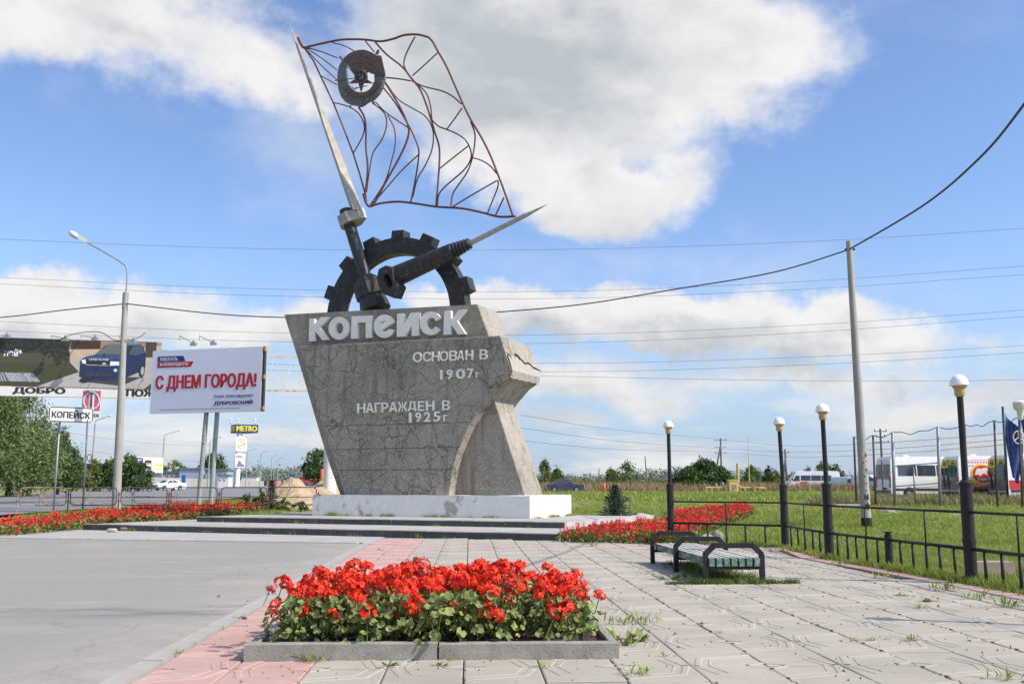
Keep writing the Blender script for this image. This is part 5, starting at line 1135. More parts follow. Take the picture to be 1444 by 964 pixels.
# white strip under it with the welcome words
Bs = Board(-60, 232, 545, 560, 51, 53.3); Bs.o = atY(-60, 556.5, 51) ; Bs.h = .55
m = MB(); m.prism([Bs.P(0, 0, -.0), Bs.P(1, 0, 0), Bs.P(1, 1, 0), Bs.P(0, 1, 0)], Bs.n * -.3); m.build('welcome_strip', M_SIGNW, ga)
s2 = lambda x: (x / 6.017 + 60) / 292
Bs.text('ДОБРО', s2(95), .17, s2(530), .86, .004, M_INK, ga, .16); Bs.text('ПОЖ', s2(1060), .17, s2(1310), .86, .004, M_INK, ga, .16)
# hanging city emblem panel
Be = Board(115, 141, 551, 572, 52.1, 52.3); Be.o = atY(115, 590, 52.1) + Vector((0, -.05, 0)); Be.h = 1.5
m = MB(); m.prism([Be.P(0, 0, 0), Be.P(1, 0, 0), Be.P(1, 1, 0), Be.P(0, 1, 0)], Be.n * -.06); m.build('emblem_panel', M_SIGNW, ga)
Be.poly([(.02, .28), (.36, .28), (.36, .98), (.02, .98)], .003, M_PINKP, 'red_field', ga); Be.poly([(.66, .28), (.98, .28), (.98, .98), (.66, .98)], .003, M_PINKP, 'red_field', ga)
m = MB(); m.tube([Be.P(.5 + .42 * math.cos(a), .62 + .30 * math.sin(a), .012) for a in [k * .314 for k in range(20)]], .035, 5, closed=True); m.build('wreath_print', M_SIGNW, ga)
m = MB(); m.tube([Be.P(.5, .32, .02), Be.P(.5, .90, .02)], .04, 6); m.tube([Be.P(.33, .90, .02), Be.P(.67, .90, .02)], .03, 6); m.build('hammer_print', M_INK, ga)
Be.text('КОПЕЙСК', .06, .06, .96, .20, .004, M_INK, ga, .05)
# truss to the right column
ta, tb = atY(355, 499.5, 54.2), atY(452, 501.5, 56); ba, bb_ = atY(355, 547, 54.2), atY(452, 550, 56)
t0_, b0_ = atY(-60, 497, 51.4), atY(-60, 540, 51.4)
m = MB(); m.bar(t0_ + Vector((0, .4, 0)), tb, .09); m.build('top_chord', M_CREAM, ga); m = MB(); m.bar(b0_ + Vector((0, .4, 0)), bb_, .09); m.build('bottom_chord', M_CREAM, ga)
m = MB(); m.bar(t0_ + Vector((0, 1.2, 0)), tb + Vector((0, .8, 0)), .08); m.build('top_chord', M_CREAM, ga); m = MB(); m.bar(b0_ + Vector((0, 1.2, 0)), bb_ + Vector((0, .8, 0)), .08); m.build('bottom_chord', M_CREAM, ga)
for k in range(14):
    f = .62 + .38 * k / 14; g_ = .62 + .38 * (k + 1) / 14
    T_ = lambda f: (t0_ + Vector((0, .4, 0))).lerp(tb, f); Bq = lambda f: (b0_ + Vector((0, .4, 0))).lerp(bb_, f)
    m = MB(); (m.bar(Bq(f), T_(g_), .055) if k % 2 == 0 else m.bar(T_(f), Bq(g_), .055)); m.build('diagonal', M_CREAM, ga)
ct = atY(466, 560, 56); m = MB(); m.tube([Vector((ct.x, 56.4, terr(56) - .3)), Vector((ct.x, 56.4, tb.z + .3))], .36, 18); m.build('column', M_PLINTH, ga)
for x, y, l_ in ((92, 477, 1), (134, 476, 1), (188, 481, 1), (273, 484, 1), (301, 483, 1), (10, 473, 1)):
    a = atY(x - 20, 480, 52.2); e = atY(x, y, 51.2); m = MB(); m.tube([a + UP * .0, a + UP * .25, e], .02, 5); m.obox(e - UP * .05, Vector((.30, 0, 0)), Vector((0, .25, .05)), Vector((0, 0, .16))); m.lathe([(.0, .0), (.07, .04), (.07, .14), (0, .18)], e, 8); m.build('floodlight', M_GALV, ga)
# ---- street lamps
def street_lamp(px, Y, hpole, arm, label, r0=.16, r1=.09, side=1, lean=0.0, group=None, basez=None):
    p = G(px, Y); t = thing('street_lamp', label, 'street lamp', tuple(p), 0, group)
    m = MB(); m.tube([(0, 0, -.3), (lean * hpole * .5, 0, hpole * .5), (lean * hpole, 0, hpole)], [r0, (r0 + r1) / 2, r1], 12); m.build('pole', M_CPOLE, t, local=True)
    x0 = lean * hpole; ax_, az_ = arm
    m = MB(); m.tube([(x0, 0, hpole - .5), (x0, 0, hpole + .25)], r1 * 1.12, 10); m.build('sleeve', M_GALV, t, local=True)
    pts = bez([(x0, 0, hpole), (x0, 0, hpole + az_ * .45), (x0 + side * ax_ * .16, 0, hpole + az_ * .62), (x0 + side * ax_, 0, hpole + az_)], 5)
    m = MB(); m.tube(pts, .035 if Y < 60 else .05, 6); m.build('arm', M_GALV, t, local=True)
    e = Vector((x0 + side * ax_, 0, hpole + az_)); d = Vector((side * ax_ * .8, 0, az_ * .4)).normalized(); u_ = Vector((-d.z, 0, d.x)) * (1 if side > 0 else -1)
    m = MB(); m.obox(e - d * .05 + u_ * .05, d * .55, Vector((0, .2, 0)), u_ * .16); m.build('lamp_housing', M_SIGNW, t, local=True)
    m = MB(); bm = bmesh.new(); bmesh.ops.create_uvsphere(bm, u_segments=12, v_segments=8, radius=1)
    vs = [e + d * (.38 + v.co.x * .30) + Vector((0, v.co.y * .17, 0)) + u_ * (v.co.z * .14 + .0) for v in bm.verts]; fs = [[v.index for v in f.verts] for f in bm.faces]; bm.free(); m.add(vs, fs, True); m.build('lamp_bowl', M_HEADL, t, local=True); return t
pm = atY(165, 718, 44.5)
street_lamp(165.5, 44.5, 9.6, (2.2, 2.75), 'tall concrete street lamp in front of the car advert, arm reaching left', .20, .12, -1, lean=-.012)
for i, (x, Y, h, arm, lb) in enumerate([(128, 140, 9.0, (1.6, 1.3), 'street lamp behind the city name sign with a coil of cable on its pole'), (227.5, 190, 9.3, (2.4, 1.6), 'street lamp just right of the small purple advert board'),
        (293, 215, 9.6, (2.0, 1.2), 'street lamp partly hidden by the right billboard post'), (346.5, 286, 9.5, (2.4, 1.4), 'street lamp directly right of the yellow METRO tower'), (366, 300, 9.4, (2.3, 1.5), 'second street lamp right of the METRO tower'),
        (381.5, 345, 9.4, (2.2, 1.5), 'third street lamp right of the METRO tower'), (390.5, 375, 9.4, (2.0, 1.5), 'fourth street lamp right of the METRO tower'), (385.5, 420, 9.4, (2, 1.4), 'fainter street lamp between the third and the fourth'), (365, 560, 9.4, (2, 1.4), 'far small street lamp in the middle of the row'), (412, 600, 9.4, (2, 1.4), 'farthest small street lamp above the sand heap')]):
    t = street_lamp(x, Y, h, arm, lb, .17, .10, 1, .01, 'street lamps along the highway')
    if i == 0: m = MB(); m.tube([(-.35 + .32 * math.cos(a), -.2, 4.6 + .45 * math.sin(a)) for a in [k * .5236 for k in range(12)]], .06, 5, closed=True); m.build('cable_coil', M_WIRE, t, local=True)
def pole(px, Y, h, label, r=.13, cross=(), lean=0.0, brace=0, mat_=M_CPOLE, name='utility_pole', r1=None):
    p = G(px, Y); t = thing(name, label, 'utility pole', tuple(p)); m = MB(); m.tube([(0, 0, -.3), (lean * h, 0, h)], [r, r1 or r * .65], 10); m.build('post', mat_, t, local=True)
    for z, w in cross:
        m = MB(); m.bar((lean * h - w, 0, z), (lean * h + w, 0, z), .09 if Y > 50 else .05); m.build('crossarm', M_WOOD, t, local=True)
        for s_ in (-1, 1): m = MB(); m.lathe([(.03, 0), (.07, .05), (.04, .12), (.06, .17), (0, .2)], (lean * h + s_ * w * .9, 0, z + .05), 6); m.build('insulator', M_GLOBE if Y < 60 else M_DARKP, t, local=True)
    if brace: m = MB(); m.tube([(brace, 0, -.2), (0, 0, h * .86)], r * .8, 6); m.build('brace', mat_, t, local=True)
    return t
# big concrete pole right with graffiti
t = pole(1218, 37.5, 0, 'tall leaning concrete utility pole with a heavy black cable', .27) if False else None
pb = G(1219.5, 34.5); pt = atY(1197, 340, 34.5); tp_ = thing('utility_pole', 'tall leaning concrete utility pole carrying the heavy black cable', 'utility pole', tuple(pb))
m = MB(); m.tube([pb - UP * .3, pb.lerp(pt, .5), pt], [.175, .14, .10], 14); m.build('post', M_CPOLE, tp_)
m = MB(); m.tube([pb - UP * .28, pb.lerp(pt, .035)], [.183, .18], 14); m.build('painted_foot', M_IRON, tp_)
m = MB(); m.bar(pt - UP * .3 + Vector((-.15, 0, 0)), pt - UP * .3 + Vector((.2, 0, 0)), .06); m.build('bracket', M_IRON, tp_)
m = MB(); c_ = pb.lerp(pt, .075) + Vector((.02, -.19, 0)); m.prism([c_ + Vector((x * .13, 0, z * .13)) for x, z in ((math.cos(R(90 + 36 * k)) * (1 if k % 2 == 0 else .42), math.sin(R(90 + 36 * k)) * (1 if k % 2 == 0 else .42)) for k in range(10))], Vector((0, .03, 0)))
m.build('painted_star', M_INK, tp_); m = MB(); text_quad(m, 'Н', c_ + Vector((-.09, 0, .2)), c_ + Vector((.04, 0, .2)), c_ + Vector((-.09, 0, .40)), Vector((0, .03, 0)), .02); m.build('painted_letter', M_INK, tp_)
for k in range(7): m = MB(); q = pb.lerp(pt, .10 + .024 * k) + Vector((rr.uniform(-.03, .03), -.165, 0)); m.bar(q, q + Vector((rr.uniform(-.03, .08), .01, .04)), .04, .02); m.build('bolt_mark', M_INK, tp_)
m = MB()
for k, ch in enumerate('ОТО'): q = pb.lerp(pt, .235 - .028 * k) + Vector((.015, -.155, 0)); text_quad(m, ch, q + Vector((-.09, 0, 0)), q + Vector((.09, 0, 0)), q + Vector((-.09, 0, .22)), Vector((0, .03, 0)), 0)
m.build('orange_graffiti', flat('orange_spray', (.62, .28, .16), .8), tp_, fix=False)
# distant poles
pole(45, 100, 11, 'concrete pole with cross arms rising behind the willow trees at left', .2, ((9.9, 1.3), (6.6, 1.2)))
pole(845, 260, 5.0, 'thin short pole standing alone over the field right of the blue car', .16, mat_=M_WOOD)
pole(913, 220, 7.0, 'thin leaning pole over the far trees left of the lamp post', .16, lean=-.06, mat_=M_WOOD)
pole(988, 200, 6.6, 'short thin pole standing behind the big round bush', .14, mat_=M_WOOD)
pole(1018, 200, 10.0, 'double pole with cross arms and a slanting brace behind the big bush', .22, ((9.6, 1.2), (8.2, 1.0), (7.0, 1.2)), brace=-1.9, mat_=M_WOOD)
pole(1110, 170, 6.8, 'twin wooden pole behind the far white minibus', .2, ((6.2, .7),), lean=-.02, brace=-.9, mat_=M_WOOD)
pole(1245.5, 110, 7.0, 'wooden pole with stacked insulators above the first van', .16, ((6.7, .7), (6.1, .5), (5.5, .9)), mat_=M_WOOD)
pole(800, 330, 4.2, 'tiny distant pole above the roof of the blue car', .14, mat_=M_WOOD)
pole(1057, 150, 8.2, 'thin yellow mast beside the gas cabinet', .11, mat_=M_YGAS, r1=.03)
pole(1041, 150, 4.0, 'short thick yellow vent pipe left of the yellow mast', .22, mat_=M_YGAS, r1=.2)
# ---- cables
def cable(pts, r, label, mat_=M_WIRE, k=8, group=None): o = MB().tube(bez(pts, k), r, 5, caps=False).build('overhead_cable', mat_, fix=False); tag(o, label, 'cable', group); return o
cable([pt - UP * .3, atY(1300, 291, 28), atY(1380, 224, 23), atY(1444, 147, 19), atY(1560, -20, 14)], .030, 'heavy black cable climbing from the concrete pole to the upper right corner')
cable([pt - UP * .3, atY(1090, 384, 36.5), atY(950, 408, 39), atY(820, 429, 41), atY(700, 440, 42.5), atY(560, 449, 43), atY(403, 447.5, 43.5), atY(300, 442, 44), atY(178, 428, 44.4)], .026, 'heavy black cable sagging from the concrete pole behind the monument to the street lamp')
cable([atY(178, 428, 44.4), atY(90, 437, 45), atY(0, 447.5, 46), atY(-150, 458, 47)], .026, 'black cable running from the street lamp out to the left')
WR = [((0, 337, 352, 322), 'highest thin wire crossing behind the gear'), ((0, 391, 411, 375), 'upper wire of the pair crossing just above the city name'), ((0, 400, 421, 387), 'lower wire of the pair crossing just above the city name'),
      ((0, 453, 472, 437), 'upper wire of the second pair, behind the letters'), ((0, 466, 484, 446), 'lower wire of the second pair, behind the letters'), ((0, 478, 512, 487), 'upper wire of the third pair, level with the prow of the monument'), ((0, 488, 524, 497), 'lower wire of the third pair, level with the prow of the monument'),
      ((0, 500, 530, 535), 'lone wire touching the top of the election billboard')]
for (x0, y0, ym, y1), lb in WR: cable([atY(-220, y0 - 12, 78), atY(0, y0, 80), atY(360, (y0 + ym) / 2 + 6, 82), atY(770, ym, 84), atY(1130, (ym + y1) / 2 + 4, 84), atY(1444, y1, 83), atY(1650, y1 - 14, 82)], .015, lb, M_WIREG, 4, 'power lines crossing the sky')
for k, (ya, yb, y3, lb) in enumerate(((585, 619, 625, 'upper far wire sagging towards the double pole'), (603, 632, 634, 'middle far wire sagging towards the double pole'), (621, 637, 641, 'lower far wire sagging towards the double pole'))):
    cable([atY(735, ya, 90), atY(880, (ya + yb) / 2 + 5, 140), atY(1018, yb, 200), atY(1110, y3 + 3, 190), atY(1245, y3 - 1, 110), atY(1500, y3 - 22, 90)], .024, lb, M_WIREG, 4, 'far wires on the wooden poles')
for k, (y0, y1, lb) in enumerate(((601, 618, 'far wire left of the highway, upper'), (622, 640, 'far wire left of the highway, lower'))): cable([atY(-20, y0 - 12, 100), atY(45, y0, 100), atY(131, y0 + 14, 140), atY(228, y1 + 8, 190), atY(346, y1 + 12, 286)], .02, lb, M_WIREG, 4)
cable([atY(60, 492, 46), atY(100, 472, 45.5), atY(140, 468, 45), atY(160, 479, 44.6), atY(177, 480, 44.4), atY(193, 477, 44.6), atY(205, 469, 45)], .018, 'slack wire looped round the street lamp above the advert', M_WIRE, 4)

# ---- METRO tower
def metro():
    Y = 250; t = thing('sign_tower', 'tall pylon with a blue and yellow METRO sign and two advert boxes', 'sign tower', tuple(G(334, Y)))
    zc = lambda y: Z_at(y, Y, 334); xc = lambda x: X_at(x, Y)
    m = MB(); m.tube([Vector((xc(333), Y, terr(Y) - .3)), Vector((xc(335.5), Y, zc(602)))], .75, 12); m.build('column', M_PLINTH, t)
    def box3(x0, xc_, x1, yt, yb, name, ma, mb_):
        a, c, e = Vector((xc(x0), Y + 2.2, 0)), Vector((xc(xc_), Y - 1.6, 0)), Vector((xc(x1), Y + .4, 0)); z0, z1 = zc(yb), zc(yt); m = MB(); f = Vector((xc((x0 + x1) / 2), Y + 4, 0))
        m.prism([v + UP * z0 for v in (a, c, e, f)], UP * (z1 - z0)); o = m.build(name, ma, t); return a, c, e, z0, z1
    a, c, e, z0, z1 = box3(318.5, 331, 360.5, 598.5, 610, 'sign_box', M_NAVY, None)
    for p, q in ((c, e), (a, c)):
        d = q - p; n = Vector((d.y, -d.x, 0)).normalized(); n = -n if n.y > 0 else n; m = MB(); text_quad(m, 'METRO', p + d * .06 + UP * (z0 + .35) + n * .02, p + d * .95 + UP * (z0 + .35) + n * .02, p + d * .06 + UP * (z1 - .32) + n * .02, n * .05, .11); m.build('lettering', M_YELP, t, fix=False)
    for yt, yb, nm in ((616, 636, 'advert_box'), (639.5, 659, 'advert_box')):
        a, c, e, z0, z1 = box3(328.5 if yt < 630 else 327, 333, 345 if yt < 630 else 343.5, yt, yb, nm, M_SIGNW if yt < 630 else M_LAV, None); d = e - c; n = Vector((d.y, -d.x, 0)).normalized(); n = -n if n.y > 0 else n
        if yt < 630:
            m = MB(); m.tube([c + d * (.5 + .33 * math.cos(q)) + UP * (z0 + 1.5 + .85 * math.sin(q)) + n * .04 for q in [k * .39 for k in range(16)]], .10, 4, closed=True); m.tube([c + d * .25 + UP * (z0 + 1.4) + n * .06, c + d * .75 + UP * (z0 + 1.7) + n * .06], .1, 4); m.build('ring_logo', M_YGAS, t)
            m = MB(); m.prism([c + d * .15 + UP * (z1 - .8) + n * .03, c + d * .85 + UP * (z1 - .8) + n * .03, c + d * .85 + UP * (z1 - .45) + n * .03, c + d * .15 + UP * (z1 - .45) + n * .03], n * .02); m.build('gold_band', M_YGAS, t)
            m = MB(); d2 = c - a; n2 = Vector((d2.y, -d2.x, 0)).normalized(); n2 = -n2 if n2.y > 0 else n2; m.prism([a + d2 * .15 + UP * (z0 + .4) + n2 * .03, a + d2 * .8 + UP * (z0 + .4) + n2 * .03, a + d2 * .8 + UP * (z1 - .3) + n2 * .03, a + d2 * .15 + UP * (z1 - .3) + n2 * .03], n2 * .02); m.build('side_print', flat('brown_print', (.25, .18, .10), .6), t)
        else:
            m = MB(); m.prism([c + d * x + UP * (z0 + z) + n * .03 for x, z in ((.05, .3), (.95, .2), (.9, .8), (.6, 1.0), (.55, 1.6), (.3, 1.7), (.25, 1.0))], n * .02); m.build('car_print', flat('violet_print', (.16, .13, .30), .6), t)
            m = MB(); m.prism([c + d * .1 + UP * (z1 - .9) + n * .03, c + d * .7 + UP * (z1 - .9) + n * .03, c + d * .7 + UP * (z1 - .5) + n * .03, c + d * .1 + UP * (z1 - .5) + n * .03], n * .02); m.build('orange_band', M_ORANGE, t)
            m = MB(); d2 = c - a; n2 = Vector((d2.y, -d2.x, 0)).normalized(); n2 = -n2 if n2.y > 0 else n2; m.prism([a + d2 * .05 + UP * (z0 + .2) + n2 * .03, a + d2 * .9 + UP * (z0 + .2) + n2 * .03, a + d2 * .9 + UP * (z1 - .2) + n2 * .03, a + d2 * .05 + UP * (z1 - .2) + n2 * .03], n2 * .02); m.build('side_print', flat('dark_blue_print', (.05, .07, .14), .6), t)
    for x in (322, 332, 356.5): m = MB(); q = Vector((xc(x), Y, zc(598.5))); m.tube([q, q + UP * 1.5], .12, 5); m.tube([q + UP * 1.3 + Vector((-.2, -.6, 0)), q + UP * 1.3 + Vector((.2, 0, 0))], .2, 5); m.build('roof_lamp', M_GLOBE, t)
metro()
# ---- small advert board far left
Bq = Board(185, 229, 644, 666, 172, 176); t = thing('billboard', 'small far billboard with a purple panel, a jar and the yellow price 199', 'billboard', tuple(G(207, 174)))
Bq.panel(.4, M_LAV, t, 'board'); Bq.poly([(.02, .05), (.36, .05), (.36, .96), (.02, .96)], .02, flat('purple_print', (.07, .045, .26), .6), 'purple_panel', t)
for k in range(5): Bq.poly([(.05, .80 - .13 * k), (.30 - .03 * (k % 2), .80 - .13 * k), (.30 - .03 * (k % 2), .85 - .13 * k), (.05, .85 - .13 * k)], .04, M_LAV, 'print_line', t)
for pts, c_, nm in (([(.42, .25), (.62, .25), (.64, .5), (.62, .82), (.42, .82), (.40, .5)], flat('jar_brown', (.06, .03, .02), .4), 'jar_print'), ([(.42, .42), (.62, .42), (.62, .62), (.42, .62)], M_SIGNW, 'jar_label'), ([(.44, .82), (.60, .82), (.60, .90), (.44, .90)], M_SIGNW, 'jar_lid'), ([(.44, .55), (.60, .55), (.60, .60), (.44, .60)], M_PRED, 'jar_stripe'), ([(.90, .40), (.99, .40), (.99, .62), (.90, .62)], M_YELP, 'price_box'), ([(.73, .20), (.97, .20), (.97, .27), (.73, .27)], M_YELP, 'price_line')): Bq.poly(pts, .03 + .02 * (nm in ('jar_label', 'jar_stripe', 'jar_lid')) + .02 * (nm == 'jar_stripe'), c_, nm, t)
Bq.text('199', .72, .40, .89, .62, .04, M_YELP, t, .06)
for f in (.3, .7): q = Bq.P(f, 0, -.2); m = MB(); m.tube([Vector((q.x, q.y, terr(174) - .3)), q + UP * .2], .18, 8); m.build('post', M_GALV, t)
# ---- far buildings
def building(name, x0, x1, ytop, Y, depth, mat_, label, wins=(), roof=M_ROOFG, ybase=None):
    a, e = X_at(x0, Y), X_at(x1, Y); z1 = Z_at(ytop, Y, (x0 + x1) / 2); z0 = terr(Y) - .3; t = thing(name, label, 'building', ((a + e) / 2, Y, terr(Y)))
    m = MB(); m.box((a, Y, z0), (e, Y + depth, z1)); m.build('wall', mat_, t); m = MB(); m.box((a - .3, Y - .3, z1), (e + .3, Y + depth, z1 + .35)); m.build('roof', roof, t)
    for (wx0, wx1, wy0, wy1) in wins:
        wa, we = X_at(wx0, Y), X_at(wx1, Y); zz1, zz0 = Z_at(wy0, Y, wx0), Z_at(wy1, Y, wx0); m = MB(); m.box((wa, Y - .08, zz0), (we, Y + .1, zz1)); f = m.build('window', M_SIGNW, t)
        m = MB(); m.box((wa + .12, Y - .12, zz0 + .12), (we - .12, Y - .05, zz1 - .12)); m.build('pane', M_GLASS, f)
    return t
building('warehouse', 206, 318, 666, 250, 8, M_BLDG, 'long low grey warehouse behind the concrete fence', [(x, x + 4, 669, 673) for x in (209, 217, 225, 234, 241, 250, 262, 270, 278)])
building('office_block', 252, 286, 661.5, 246, 4, flat('pale_blue_cladding', (.36, .42, .50), .6), 'taller pale block rising over the middle of the warehouse', [])
building('office_block', 288, 320, 663, 242, 5, M_BLDG, 'grey two storey office block at the right end of the warehouse', [(x, x + 5, 666, 669) for x in (308, 314)])
building('shed', 307, 322, 671, 232, 3, M_SIGNW, 'small white shed in front of the office block', [(309, 312, 675, 677.5), (315, 318, 675, 677.5)])
building('store', 340, 362, 672, 420, 6, M_SIGNW, 'far white store with a red sign beyond the METRO tower', [])
building('store', 420, 452, 673, 520, 6, flat('store_red', (.50, .05, .06), .6), 'far red and white store behind the sand heap', [(437, 442, 675, 679), (446, 451, 675, 679)])
building('store', 376, 392, 676, 480, 6, flat('store_pink', (.50, .20, .18), .6), 'small far pinkish store between the street lamps', [])
building('hangar', 96, 152, 655.5, 210, 6, M_BLUEB, 'long bright blue roofed hangar behind the bushes at left', [], M_BLUEB)
# blue kiosk and orange post behind the column
t = thing('kiosk', 'blue container half hidden behind the left edge of the monument', 'container', tuple(G(474, 62))); m = MB(); m.box((X_at(466, 62), 62, .4), (X_at(497, 62), 64.4, Z_at(664, 62, 470))); m.build('body', M_BLUEB, t); m = MB(); text_quad(m, 'АЗС', Vector((X_at(469, 62), 61.97, 1.7)), Vector((X_at(474, 62), 61.97, 1.7)), Vector((X_at(469, 62), 61.97, 2.0)), Vector((0, -.03, 0))) if False else m.box((X_at(468, 62), 61.96, .9), (X_at(477, 62), 61.99, 1.15)); m.build('white_stripe', M_SIGNW, t)
m = MB(); q = G(454, 63); m.tube([q - UP * .1, Vector((q.x, q.y, Z_at(661, 63, 454)))], .12, 8); o = m.build('marker_post', M_ORANGE, fix=True); tag(o, 'orange post standing left of the white gantry column', 'post')
for x, y, lb in ((412, 671, 'small round blue road sign above the sand heap'),):
    q = G(x, 190); t = thing('road_sign', lb, 'road sign', tuple(q)); m = MB(); m.tube([q, Vector((q.x, q.y, Z_at(671, 190, x)))], .05, 6); m.build('pole', M_GALV, t); m = MB(); m.prism([Vector((q.x + .45 * math.cos(a), 189.9, Z_at(671, 190, x) + .45 * math.sin(a))) for a in [k * .5236 for k in range(12)]], Vector((0, .05, 0))); m.build('disc', M_BLUEB, t)
# concrete fence of ribbed panels along the far side of the road
fa, fb_ = Vector((X_at(206, 168), 168, 0)), Vector((X_at(372, 380), 380, 0)); fc = thing('concrete_fence', 'pale ribbed concrete fence running along the far side of the highway', 'fence', tuple(fa + UP * terr(168)))
NF = 60
for k in range(NF):
    a, b_ = fa.lerp(fb_, k / NF), fa.lerp(fb_, (k + .94) / NF); z = terr(a.y); m = MB(); n = Vector((-(b_ - a).y, (b_ - a).x, 0)).normalized() * .12
    m.prism([a + UP * (z - .1), b_ + UP * (z - .1), b_ + UP * (z + 2.15 - .05 * (k % 2)), a + UP * (z + 2.15 - .05 * (k % 2))], n); m.build('panel', M_PAVE if k % 5 else M_RAILT if k % 15 == 0 else M_BORDER, fc, fix=False)
# blue banner on the fence
q = G(258, 185); m = MB(); m.box((q.x - .35, q.y, q.z + .5), (q.x + .35, q.y + .15, q.z + 2.6)); tag(m.build('banner', M_BLUEB), 'upright blue banner in front of the concrete fence', 'banner')
# ---- sand heaps
def heap(px, Y, w, d, h, label, sd):
    c = G(px, Y); n = 30; m = MB(); vs = []
    for j in range(n + 1):
        for i in range(n + 1):
            u, v = i / n * 2 - 1, j / n * 2 - 1; r_ = math.hypot(u, v); hh = max(0, 1 - r_) ** .8 * h; p = Vector((u * w, v * d, 0)); hh *= 1 + .35 * noise.noise(p * .9 + Vector((sd, 0, 0))) + .12 * noise.noise(p * 4); vs.append(c + p + UP * (hh - .06 + .05 * noise.noise(p * 7)))
    m.add(vs, [(j * (n + 1) + i, j * (n + 1) + i + 1, (j + 1) * (n + 1) + i + 1, (j + 1) * (n + 1) + i) for j in range(n) for i in range(n)], False); tag(m.build('sand_heap', M_SAND, fix=False), label, 'sand heap')
heap(421, 52, 2.9, 3.5, 1.5, 'larger heap of yellow sand behind the guard rail left of the monument', 1)
heap(455, 58, 2.6, 3, 1.5, 'smaller heap of yellow sand touching the left edge of the monument', 2)
# ================================================================== TREES
def crown_pts(r_, n_cl, per, rx, rz, hollow=.35, sig=.14, ry=None):
    ry = ry or rx; d = r_.normal(0, 1, (n_cl, 3)); d /= np.linalg.norm(d, axis=1)[:, None]; rad = hollow + (1 - hollow) * r_.random(n_cl) ** .6; c = d * rad[:, None] * np.array([rx, ry, rz]); s = sig * r_.uniform(.6, 1.35, n_cl)
    p = np.repeat(c, per, 0) + r_.normal(0, 1, (n_cl * per, 3)) * np.repeat(s, per)[:, None] * np.array([rx, ry, rz]); return c, p
def leaf_quads(r_, c, L, W, droop=0.0):
    k = len(c); d = r_.normal(0, 1, (k, 3)); d[:, 2] += droop; d /= np.linalg.norm(d, axis=1)[:, None]; s = np.cross(d, r_.normal(0, 1, (k, 3))); s /= np.linalg.norm(s, axis=1)[:, None] + 1e-9; l = L * r_.uniform(.6, 1.3, k)[:, None]; w = W * r_.uniform(.6, 1.3, k)[:, None]
    return np.stack([c - d * l, c - s * w, c + d * l, c + s * w], 1).reshape(-1, 3)
def tree(px, Y, h, w, label, mat_=M_LEAF, n_cl=46, per=110, leaf=.16, trunk=.16, low=.12, seed=1, group=None, name='broadleaf_tree', droop=0.0, sig=.15, tall=1.0, cat='tree', lw=.5, pos=None):
    p = pos or G(px, Y); t = thing(name, label, cat, tuple(p), 0, group); r_ = np.random.default_rng(seed); cz = h * (low + 1) / 2; rz = h * (1 - low) / 2 * .9
    c, q = crown_pts(r_, n_cl, per, w / 2 * .9, rz, sig=sig); c[:, 2] += cz; q[:, 2] += cz
    # narrower towards the top
    f = 1 - .45 * np.clip((q[:, 2] - cz) / rz, -.3, 1); q[:, 0] *= f; q[:, 1] *= f; q[:, 2] = np.maximum(q[:, 2], .05)
    v = leaf_quads(r_, q, leaf, leaf * lw, droop); o = raw_mesh('crown', v, np.arange(len(v)), 4, mat_, t)
    m = MB(); m.tube([(0, 0, -.3), (.02 * h, .01 * h, h * .3), (0, 0, h * .72)], [trunk, trunk * .75, trunk * .3], 7)
    for i in range(min(9, n_cl)): e = Vector(c[i * (n_cl // 9 or 1) % n_cl]); z0 = h * (.15 + .4 * r_.random()); m.tube([(0, 0, z0), (e.x * .45, e.y * .45, (z0 + e.z) / 2 + .05 * h), e], [trunk * .45, trunk * .28, trunk * .08], 5, caps=False)
    m.build('trunk', M_BARK, t, local=True, fix=False); return t
tree(12, 72, 8.4, 7.5, 'large willow at the left edge of the view beyond the highway', M_WILLOW, 110, 170, .17, .28, .02, 1, None, 'willow_tree', .4, .13, lw=.28)
tree(-22, 66, 9.0, 6.5, 'tall willow cut by the left edge of the view', M_WILLOW, 90, 150, .17, .28, .02, 21, None, 'willow_tree', .4, .13, lw=.28)
tree(40, 76, 5.6, 4.6, 'smaller willow between the large willow and the city sign', M_WILLOW, 70, 130, .16, .2, .02, 2, None, 'willow_tree', .4, .14, lw=.28)
tree(80, 84, 5.5, 3.8, 'dense dark willow directly behind the city sign poles', M_LEAFD, 80, 140, .17, .2, .02, 3, None, 'willow_tree', .4, .14, lw=.3)
for i, (x, Y, h, w, mt, lb) in enumerate([(108, 120, 3.6, 4.2, M_LEAFY, 'yellowish bush below the coil lamp, left one'), (124, 122, 4.0, 4.2, M_LEAFY, 'yellowish bush around the foot of the coil lamp'), (141, 124, 4.3, 4.4, M_LEAFD, 'dark green bush left of the tall street lamp'), (155, 124, 4.0, 3.6, M_LEAFD, 'dark green bush just behind the tall street lamp'),
        (180, 118, 4.6, 4.6, M_LEAF, 'round green bush right of the tall street lamp'), (194, 116, 3.9, 3.8, M_LEAFD, 'round dark bush under the purple advert board')]): tree(x, Y, h, w, lb, mt, 34, 90, .17, .1, .0, 30 + i, 'bushes beyond the highway', 'bush', cat='bush')
tree(242, 262, 7.0, 10, 'olive tree crown rising behind the grey warehouse', M_LEAFY, 30, 70, .35, .25, .2, 40); tree(300, 290, 11, 8, 'round tree crown above the right end of the warehouse', M_LEAFD, 34, 70, .35, .25, .25, 41); tree(290, 300, 9, 6, 'smaller tree crown beside the round one above the warehouse', M_LEAFD, 24, 60, .35, .2, .3, 42)
tree(448, 180, 7.2, 7.5, 'dark tree just left of the white gantry column', M_LEAFD, 44, 80, .26, .2, .05, 43)
